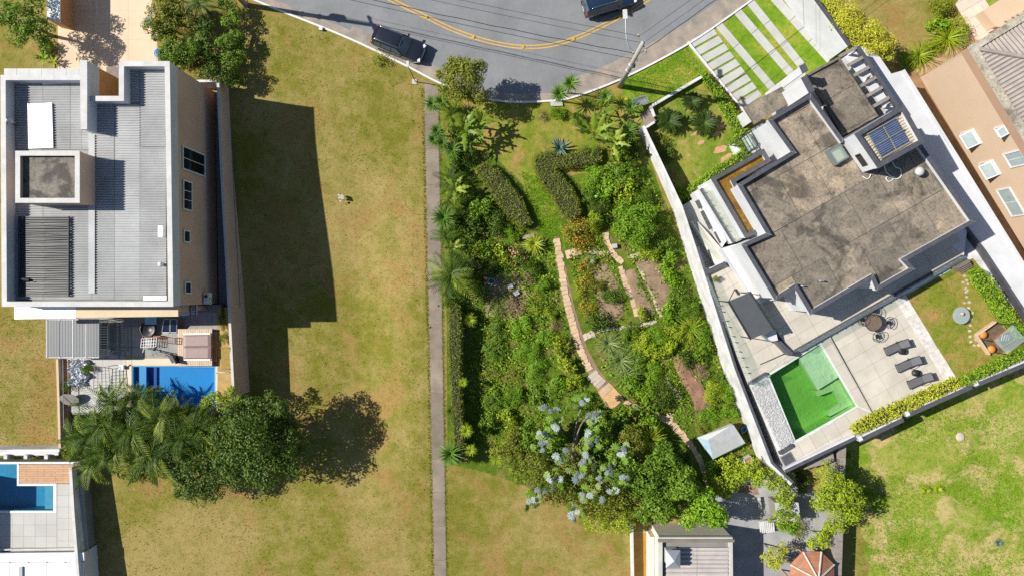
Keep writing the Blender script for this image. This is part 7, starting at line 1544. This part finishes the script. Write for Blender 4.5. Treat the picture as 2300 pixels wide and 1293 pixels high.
# ------------------------------------------------------------------ court trees and right side
tree(1878, 1115, 3.6, [(0, 0, 0, 44), (-18, -42, -.3, 36), (30, 22, -.2, 40), (22, -14, 0, 34), (10, 52, -.5, 34), (-26, 10, -.4, 30), (48, 6, -.5, 28)], 6500, .2, 'lime', 'large lime green tree over the grey court wall', 'court_tree', tr=.16, base=(1868, 1130))
tree(1848, 1210, 2.0, [(0, 0, 0, 22), (-16, 8, -.2, 18), (12, -18, -.2, 18)], 1500, .18, 'lime', 'small lime tree just above the gazebo roof', 'court_tree', tr=.07)
tree(1748, 1095, 2.8, [(0, 0, 0, 28), (-28, -22, -.2, 30), (20, 22, -.4, 24), (-52, -40, -.3, 28), (24, -18, -.5, 20)], 2600, .2, 'lime', 'loose lime green tree below the terrace corner', 'court_tree', tr=.1)
tree(1760, 1150, 2.4, [(0, 0, 0, 26), (-16, 18, -.3, 20), (20, 16, -.3, 20)], 900, .18, 'lime', 'sparse tree over the white slatted bench', 'court_tree', tr=.06, inner=.4)
tree(1650, 1075, 2.0, [(0, 0, 0, 28), (-30, 22, -.2, 28), (30, -16, -.2, 26)], 2200, .2, 'lime', 'yellow green tree between tent and shaded court', 'court_tree', tr=.08)
tree(1742, 1245, 2.6, [(0, 0, 0, 26), (-16, 14, -.3, 18), (14, -12, -.2, 18), (4, 24, -.4, 16)], 1500, .17, 'gold', 'small golden leafed tree beside the gazebo', 'court_tree', tr=.07)
bush(1800, 1085, 26, 1.2, 'dark', 'med', 'dark shrub in the shade below the terrace wall'); bush(1770, 1180, 24, .9, 'vivid', 'coarse', 'green shrub in front of the small shed'); bush(1905, 1020, 10, 1.0, 'lime', 'blade', 'small fern at the corner of terrace and wild lot'); bush(1795, 1190, 22, .9, 'olive', 'thin', 'olive shrub between the shed and the lime tree')
yucca(2080, 1100, 13, .25, 'small spiky plant on the wild grass lot, left of a pair', 'lime', 1, name='rosette_plant', cat='plant'); yucca(2106, 1097, 12, .25, 'small spiky plant on the wild grass lot, right of a pair', 'lime', 1, name='rosette_plant', cat='plant'); yucca(2242, 1218, 10, .15, 'little bluish rosette on the lower wild grass lot', 'blue', 1, name='rosette_plant', cat='plant')
# golden conifer shrub at the top right
tree(1932, 62, 3.4, [(-50, -45, -.3, 34), (-20, -20, 0, 36), (-38, -5, -.3, 28), (8, 6, .1, 36), (28, 30, 0, 34), (52, 34, -.2, 32), (32, 52, -.4, 26), (60, 52, -.4, 24), (-8, 28, -.4, 28), (-60, -62, -.4, 28)], 12000, .17, 'gold', 'golden yellow dense shrub tree over the white boundary wall', 'golden_tree', tr=.14, asp=.35, inner=.15)
bush(2112, 18, 28, 1.3, 'yellow', 'blade', 'yellow green strappy shrub at the top right lawn'); bush(2108, 55, 24, 1.2, 'vivid', 'coarse', 'green shrub between two strappy clumps at top right'); yucca(2125, 88, 44, .4, 'large strappy grass clump beside the tan house', 'lime', 2, name='grass_clump', cat='grass clump'); yucca(2062, 126, 40, .4, 'strappy grass clump left of the large one beside the tan house', 'lime', 2, name='grass_clump', cat='grass clump')
bush(2155, 55, 26, 1.6, 'lime', 'thin', 'thin airy shrub in front of the pale stone steps'); bush(2095, 110, 24, .8, 'lime', 'blade', 'spiky lime shrub between the two grass clumps'); bush(2035, 140, 22, .7, 'vivid', 'med', 'green shrub at the end of the white boundary wall'); bush(2160, 85, 22, 1.2, 'vivid', 'thin', 'thin green shrub right of the large grass clump')
# ------------------------------------------------------------------ top left corner
tree(48, 42, 4.0, [(0, 0, 0, 42), (-36, -10, -.3, 36), (32, 20, -.4, 34), (20, -34, -.2, 36), (-20, 36, -.4, 30), (48, 48, -.8, 22)], 5200, .2, 'green', 'broad green tree at the top left corner', 'garden_tree', tr=.16)
bush(104, 108, 18, 1.0, 'dark', 'coarse', 'dark shrub under the top left tree beside the driveway'); crowned('ginger_plant', 'bright green broad leafed plant at the driveway wall', 'plant', 100, 133, .5, PD, 12, .9, 'vivid', (.2, 1.1), 0, 'leaf'); crowned('ginger_plant', 'smaller bright leafed plant right of the driveway wall plant', 'plant', 122, 140, .4, PD, 9, .7, 'lime', (.2, 1.1), 0, 'leaf')
tree(355, 30, 2.6, [(0, 0, 0, 28), (-18, 24, -.3, 24), (22, 20, -.2, 26), (16, -24, 0, 24), (40, -6, -.2, 24)], 2600, .19, 'olive', 'olive twiggy tree right of the sandy driveway', 'garden_tree', tr=.09)
tree(392, 118, 3.0, [(0, 0, 0, 28), (-22, 4, -.3, 24), (26, 6, -.3, 24), (6, 22, -.5, 20), (38, -14, -.5, 20)], 2300, .22, 'green', 'glossy green tree at the corner of the tan house', 'garden_tree', tr=.1)
tree(510, 95, 1.7, [(0, 0, 0, 26), (6, -52, -.3, 24), (-4, -88, -.2, 22), (4, 46, -.2, 26), (12, 84, -.4, 20), (22, 20, -.6, 20), (20, -20, -.6, 20)], 4600, .2, 'green', 'tall narrow row of green trees at the lawn edge beside the tan house', 'garden_tree', tr=.14)
tree(475, 165, 2.4, [(0, 0, 0, 22), (26, 10, -.2, 20), (-12, -16, -.3, 18), (40, -10, 0, 16)], 1300, .2, 'dark', 'dark tree beside the corner of the boundary wall', 'garden_tree', tr=.08)
crowned('palm_tree', 'dark fan of palm fronds at the top edge left of the pole', 'palm', 447, 8, 2.2, FR, 16, 1.7, 'palm', (-.3, .8), .1); crowned('palm_tree', 'light green palm between the tan house and the tree row', 'palm', 438, 78, 1.4, FR, 14, 1.3, 'palml', (-.2, .9), .07); crowned('palm_tree', 'small light palm left of the other light palm near the tan house', 'palm', 388, 66, 1.2, FR, 12, 1.1, 'palml', (-.2, .9), .06)
tree(432, 135, 2.0, [(0, 0, 0, 28), (-18, -22, -.2, 24), (26, -16, -.2, 26), (18, 18, -.4, 22)], 2200, .2, 'green', 'leafy tree between the tan house corner and the tree row', 'garden_tree', tr=.08)
tree(468, 90, 1.8, [(0, 0, 0, 28), (-8, -34, -.1, 26), (10, 30, -.2, 24), (-22, 10, -.4, 20)], 2200, .2, 'forest', 'dark leafy tree left of the tall tree row', 'garden_tree', tr=.08)
tree(395, 20, 2.2, [(0, 0, 0, 28), (-10, 26, -.3, 24), (24, 24, -.3, 22)], 1900, .2, 'olive', 'olive tree beside the dark palm fan at the top edge', 'garden_tree', tr=.08)
tree(365, 62, 1.8, [(0, 0, 0, 22), (14, 18, -.2, 20), (-14, 16, -.3, 18)], 1300, .19, 'green', 'low leafy tree edging the sandy driveway', 'garden_tree', tr=.06)
bush(445, 172, 18, .7, 'olive', 'thin', 'low olive shrub beside the tan side wall'); yucca(335, 50, 14, .5, 'small bluish agave rosette beside the driveway', 'blue', 1, name='agave', cat='agave')
p = W(438, 47); t = thing('plant_pot', 'round brown pot standing on grass between shrubs at top left', 'pot', (p.x, p.y, 0)); MB().lathe((0, 0, 0), [(.22, 0), (.34, .35), (.37, .42), (.3, .42), (.26, .3), (.01, .3)], 18).build('pot', TERRA, t, True, True); MB().lathe((0, 0, .3), [(.26, 0), (.2, .04), (.01, .06)], 14).build('soil', SOIL, t, True, True)
# ------------------------------------------------------------------ palms and trees behind the left patio
PP = [(232, 955, 3.6, 2.4, 'palm', 'dark feather palm nearest the side fence'), (262, 1015, 3.2, 2.3, 'palm', 'feather palm above the bottom left pool deck'), (300, 975, 3.8, 2.4, 'palm', 'feather palm left of the pool end'), (360, 940, 4.0, 2.0, 'palml', 'light green feather palm dipping over the blue pool'), (255, 905, 3.4, 2.0, 'palml', 'light feather palm between patio floor and blue pool'), (320, 900, 3.0, 1.6, 'palm', 'small dark palm at the left end of the blue pool'),
      (345, 1020, 3.6, 2.2, 'palm', 'feather palm at the lower centre of the palm group'), (405, 985, 3.8, 2.2, 'palm', 'feather palm right of the light one'), (215, 1045, 2.6, 1.8, 'palml', 'yellowish palm at the corner of the bottom left wall'), (440, 960, 3.6, 2.0, 'palm', 'feather palm between the pool and the flowering tree'), (172, 985, 2.4, 1.5, 'palml', 'small yellow palm against the left fence wall')]
PP += [(205, 985, 3.0, 2.0, 'palm', 'low feather palm between fence wall and palm group'), (285, 940, 3.0, 1.9, 'palml', 'low light palm left of the blue pool'), (330, 985, 3.0, 2.0, 'palml', 'light palm at the heart of the palm group'), (380, 1010, 3.0, 2.0, 'palm', 'low palm left of the round dark tree'), (470, 985, 3.2, 2.0, 'palm', 'feather palm beside the red flowered tree'), (240, 1000, 2.8, 1.9, 'palml', 'light palm above the bottom left deck corner'), (420, 935, 3.0, 1.8, 'palm', 'feather palm at the lower right of the blue pool')]
for (x, y, z, L, c, lab) in PP: crowned('feather_palm', lab, 'palm', x, y, z, FR, 26, L * 1.05, [c, 'palm', 'palml', c, 'palm'], (-.7, 1.1), .09, 'frond', None, .22, clump=.3)
tree(440, 1070, 3.4, [(0, 0, 0, 56), (-44, -18, -.3, 42), (46, -6, -.3, 44), (4, 40, -.4, 40), (36, 34, -.5, 32), (-34, 24, -.5, 30), (20, -40, -.4, 40), (60, -34, -.6, 34)], 8500, .2, 'forest', 'dark dense round tree overhanging the dry lawn', 'garden_tree', tr=.16)
tree(562, 975, 5.2, [(0, 0, .8, 60), (-52, 6, -.2, 48), (10, 56, -.4, 54), (60, 10, -.6, 48), (-24, -46, -.3, 44), (34, -52, -.6, 46), (-40, 60, -.8, 48), (10, 0, -2.2, 66), (60, 40, -2.4, 54), (-30, 30, -2.6, 54), (50, -30, -2.6, 48), (30, 90, -.6, 48), (70, 70, -1.2, 44), (-20, 100, -1.4, 44)], 14500, .25, 'forest', 'big broad crowned tree casting a wide shadow on the lawn', 'garden_tree', tr=.2)
tree(510, 1000, 3.6, [(0, 0, 0, 36), (10, 34, -.4, 28), (-26, -12, -.3, 28), (24, -20, -.2, 26)], 2800, .19, 'olive', 'olive tree with small red flowers beside the big broad tree', 'garden_tree', tr=.1, flower=('red', 14))
tree(500, 905, 3.4, [(0, 0, 0, 20), (18, -26, .2, 15), (34, -8, 0, 15), (-24, -8, -.3, 20), (-42, 0, -.5, 18)], 1700, .18, 'lime', 'light leafed tree reaching over the pool corner and wall', 'garden_tree', tr=.08)
tree(310, 1065, 2.2, [(0, 0, 0, 24), (-26, -6, -.2, 22), (24, 4, -.3, 22)], 1300, .18, 'olive', 'olive shrub tree below the feather palms', 'garden_tree', tr=.07)
bush(160, 1012, 22, 1.4, 'yellow', 'blade', 'yellow strappy shrub at the end of the left fence wall'); bush(195, 828, 12, .8, 'vivid', 'fine', 'small green shrub beside the silver plastic sheet', z=PZ); bush(150, 868, 14, .9, 'green', 'thin', 'thin creeper over the orange timber fence', z=PZ); bush(168, 905, 14, .8, 'green', 'thin', 'thin creeper beside the tipped round table', z=PZ)
bush(500, 715, 10, .9, 'dark', 'fine', 'mossy dark shrub row by the boundary wall, upper part', z=.95, ell=2.6, rz=0.05); bush(503, 758, 9, .8, 'yellow', 'fine', 'yellow mossy shrub above the bamboo screen', z=.95, ell=1.8, rz=0.05)
for i, x in enumerate((25, 75, 118)): bush(x, 1028, 12, .6, ['olive', 'yellow', 'olive'][i], 'med', ['low planting strip shrub between white walls, leftmost', 'yellow planting strip shrub between white walls', 'low planting strip shrub between white walls, rightmost'][i], rz=0, ell=.5)
# dracaena pot on the terrace
p = W(1603, 626, T2); t = thing('potted_shrub', 'small round yellow green potted shrub on the terrace tiles', 'potted plant', (p.x, p.y, T2 + .002)); MB().lathe((0, 0, 0), [(.12, 0), (.2, .3), (.21, .32), (.05, .3)], 14).build('pot', CONC, t, True, True)
o = link('foliage', BUSH['fine', 0], G['yellow'], t); o.scale = (.32, .32, .5); o.location = (0, 0, .25); o['kind'] = 'stuff'
for i, q in enumerate([(1686, 315), (1678, 325), (1697, 318)]): yucca(q[0], q[1], 9, .9, ['small potted palm under the glass roof, upper', 'small potted palm under the glass roof, left', 'small potted palm under the glass roof, right'][i], 'lime', 1, name='glasshouse_plant', cat='plant')
# ------------------------------------------------------------------ ground cover and grass texture
GPOLY = WP([(1062, 560), (1075, 470), (1130, 520), (1180, 520), (1250, 540), (1262, 600), (1300, 520), (1320, 420), (1440, 380), (1480, 440), (1545, 580), (1640, 850), (1690, 1000), (1640, 1090), (1420, 1140), (1120, 1050), (1060, 1000), (1050, 720)])
AVOID = [WP(q) for q in ([(1238, 528), (1266, 526), (1282, 600), (1308, 720), (1352, 828), (1412, 893), (1378, 926), (1314, 866), (1278, 770), (1254, 680), (1243, 590)], [(1440, 598), (1464, 590), (1492, 660), (1488, 680)], [(1522, 812), (1536, 816), (1580, 890), (1570, 905)], [(1560, 975), (1630, 940), (1675, 1000), (1600, 1040)], [(1346, 512), (1374, 512), (1414, 586), (1442, 718), (1416, 720), (1384, 602)], [(1400, 892), (1500, 930), (1560, 1000), (1600, 1085), (1580, 1090), (1540, 1005), (1490, 955), (1395, 915)], [(1180, 400), (1215, 400), (1262, 500), (1262, 590), (1230, 560)])]
def cover(name, label, n, size, col, zmax, seed, asp=.5, patch=.5):
    r = np.random.RandomState(seed); q = scatter_pts(GPOLY, n, seed); q = np.array([p for p in q if not any(inside(p, a) for a in AVOID)])
    k = np.sin(q[:, 0] * patch + seed) + np.sin(q[:, 1] * patch * 1.3 + 2 * seed) + np.sin((q[:, 0] - q[:, 1]) * patch * .7); q = q[k + r.normal(scale=.8, size=len(k)) > .2]; n = len(q)
    h = (.5 + .5 * np.sin(q[:, 0] * 2.1 + seed) * np.cos(q[:, 1] * 1.9)) * zmax; C = np.c_[q, .03 + h * r.rand(n)]; v, f = leafgeo(C, np.tile([0, 0, 1.], (n, 1)) + r.normal(scale=.6, size=(n, 3)), size * r.uniform(.5, 1.4, n), asp, r)
    o = link(name, np_mesh(name, v, f), G[col]); tag(o, label, 'ground cover', kind='stuff')
cover('ground_cover', 'vivid green low leaves covering the garden beds', 20000, .2, 'vivid', .5, 1); cover('ground_cover', 'olive low leaves covering the garden beds', 14000, .17, 'olive', .4, 2); cover('ground_cover', 'lime low leaves covering the garden beds', 11000, .2, 'lime', .55, 3); cover('ground_cover', 'dark low leaves covering the garden beds', 9000, .22, 'dark', .4, 4); cover('ground_cover', 'dry stems and litter on the garden beds', 3500, .2, 'dry', .25, 5, .15)
cover('wild_flowers', 'orange flower specks scattered over the garden beds', 900, .11, 'orange', .55, 8, .8, .9)
tufts('lawn_grass', 'short dry grass tufts of the central lawn', WP([(545, 30), (640, 40), (910, 160), (948, 185), (968, 1330), (200, 1330), (215, 1100), (560, 1080), (548, 880), (515, 200)]), 16000, LAWN, (.02, .05), seed=2, w=.02)
tufts('lawn_straw', 'straw coloured dry tufts of the central lawn', WP([(545, 30), (640, 40), (910, 160), (948, 185), (968, 1330), (200, 1330), (215, 1100), (560, 1080), (548, 880), (515, 200)]), 4000, LAWN, (.02, .06), seed=3, w=.02, patch=.5)
tufts('lawn_weeds', 'green weeds dotted over the dry central lawn', WP([(545, 30), (640, 40), (910, 160), (948, 185), (968, 1330), (200, 1330), (215, 1100), (560, 1080), (548, 880), (515, 200)]), 3500, 'green', (.04, .1), seed=12, w=.03, patch=1.3)
tufts('path_edge_grass', 'ragged grass creeping over the left footpath edge', WP([(946, 200), (953, 200), (977, 1330), (970, 1330)]), 1500, 'olive', (.04, .1), seed=13, w=.03)
tufts('path_edge_grass', 'ragged grass creeping over the right footpath edge', WP([(983, 260), (989, 260), (1008, 1330), (1001, 1330)]), 1500, 'olive', (.04, .1), seed=14, w=.03)
tufts('wild_grass', 'tall green grass clumps of the wild lot', WP([(1900, 1000), (2320, 815), (2320, 1330), (1890, 1330)]), 15000, 'vivid', (.06, .18), seed=4, w=.03, patch=.75)
tufts('wild_straw', 'straw patches of the wild lot', WP([(1900, 1000), (2320, 815), (2320, 1330), (1890, 1330)]), 12000, LAWN3, (.05, .12), seed=5, w=.03, patch=.8)
tufts('lawn_grass', 'short grass of the lawn below the thicket', WP([(1006, 1045), (1130, 1060), (1300, 1150), (1415, 1190), (1420, 1330), (1008, 1330)]), 3000, LAWN, (.02, .05), seed=6, w=.018)
tufts('mown_grass', 'fresh green grass of the front verge', WP([(1400, 188), (1545, 105), (1595, 178), (1455, 246)]), 4000, LAWN2, (.03, .08), seed=7, w=.02)
tufts('garden_grass', 'fresh green grass of the mown garden path', WP([(1170, 385), (1215, 400), (1262, 500), (1268, 590), (1225, 560), (1185, 450)]), 3500, LAWN2, (.05, .1), seed=8, w=.02)
tufts('patio_grass', 'short grass of the patio lawn', WP([(2037, 668), (2165, 595), (2200, 640), (2290, 770), (2160, 850)], T2), 4500, LAWN4, (.03, .06), T2, seed=9, w=.018)
tufts('side_grass', 'dry grass left of the patio fence', WP([(-10, 700), (100, 720), (122, 820), (128, 1000), (-10, 1000)]), 2500, LAWN, (.02, .06), seed=10, w=.02)
o = None
r = np.random.RandomState(2); q = scatter_pts(WP([(950, 300), (960, 300), (960, 310), (950, 310)]), 1, 1)
p = W(766, 443); m = MB(); rr = random.Random(4)
for i in range(14): m.box((p.x + rr.gauss(0, .16), p.y + rr.gauss(0, .14), .05 + rr.random() * .05), (rr.uniform(.1, .2), rr.uniform(.08, .16), .1), rr.random() * 3)
tag(m.build('stone_pile', CONCP), 'small heap of grey stones on the dry central lawn', 'stone heap', kind='stuff')
p = W(2156, 980); o = MB().lathe((p.x, p.y, .0), [(.4, 0), (.42, .06), (.3, .14), (.05, .16)], 9).build('boulder', STONEW); tag(o, 'flat pale boulder in the wild grass lot', 'boulder')
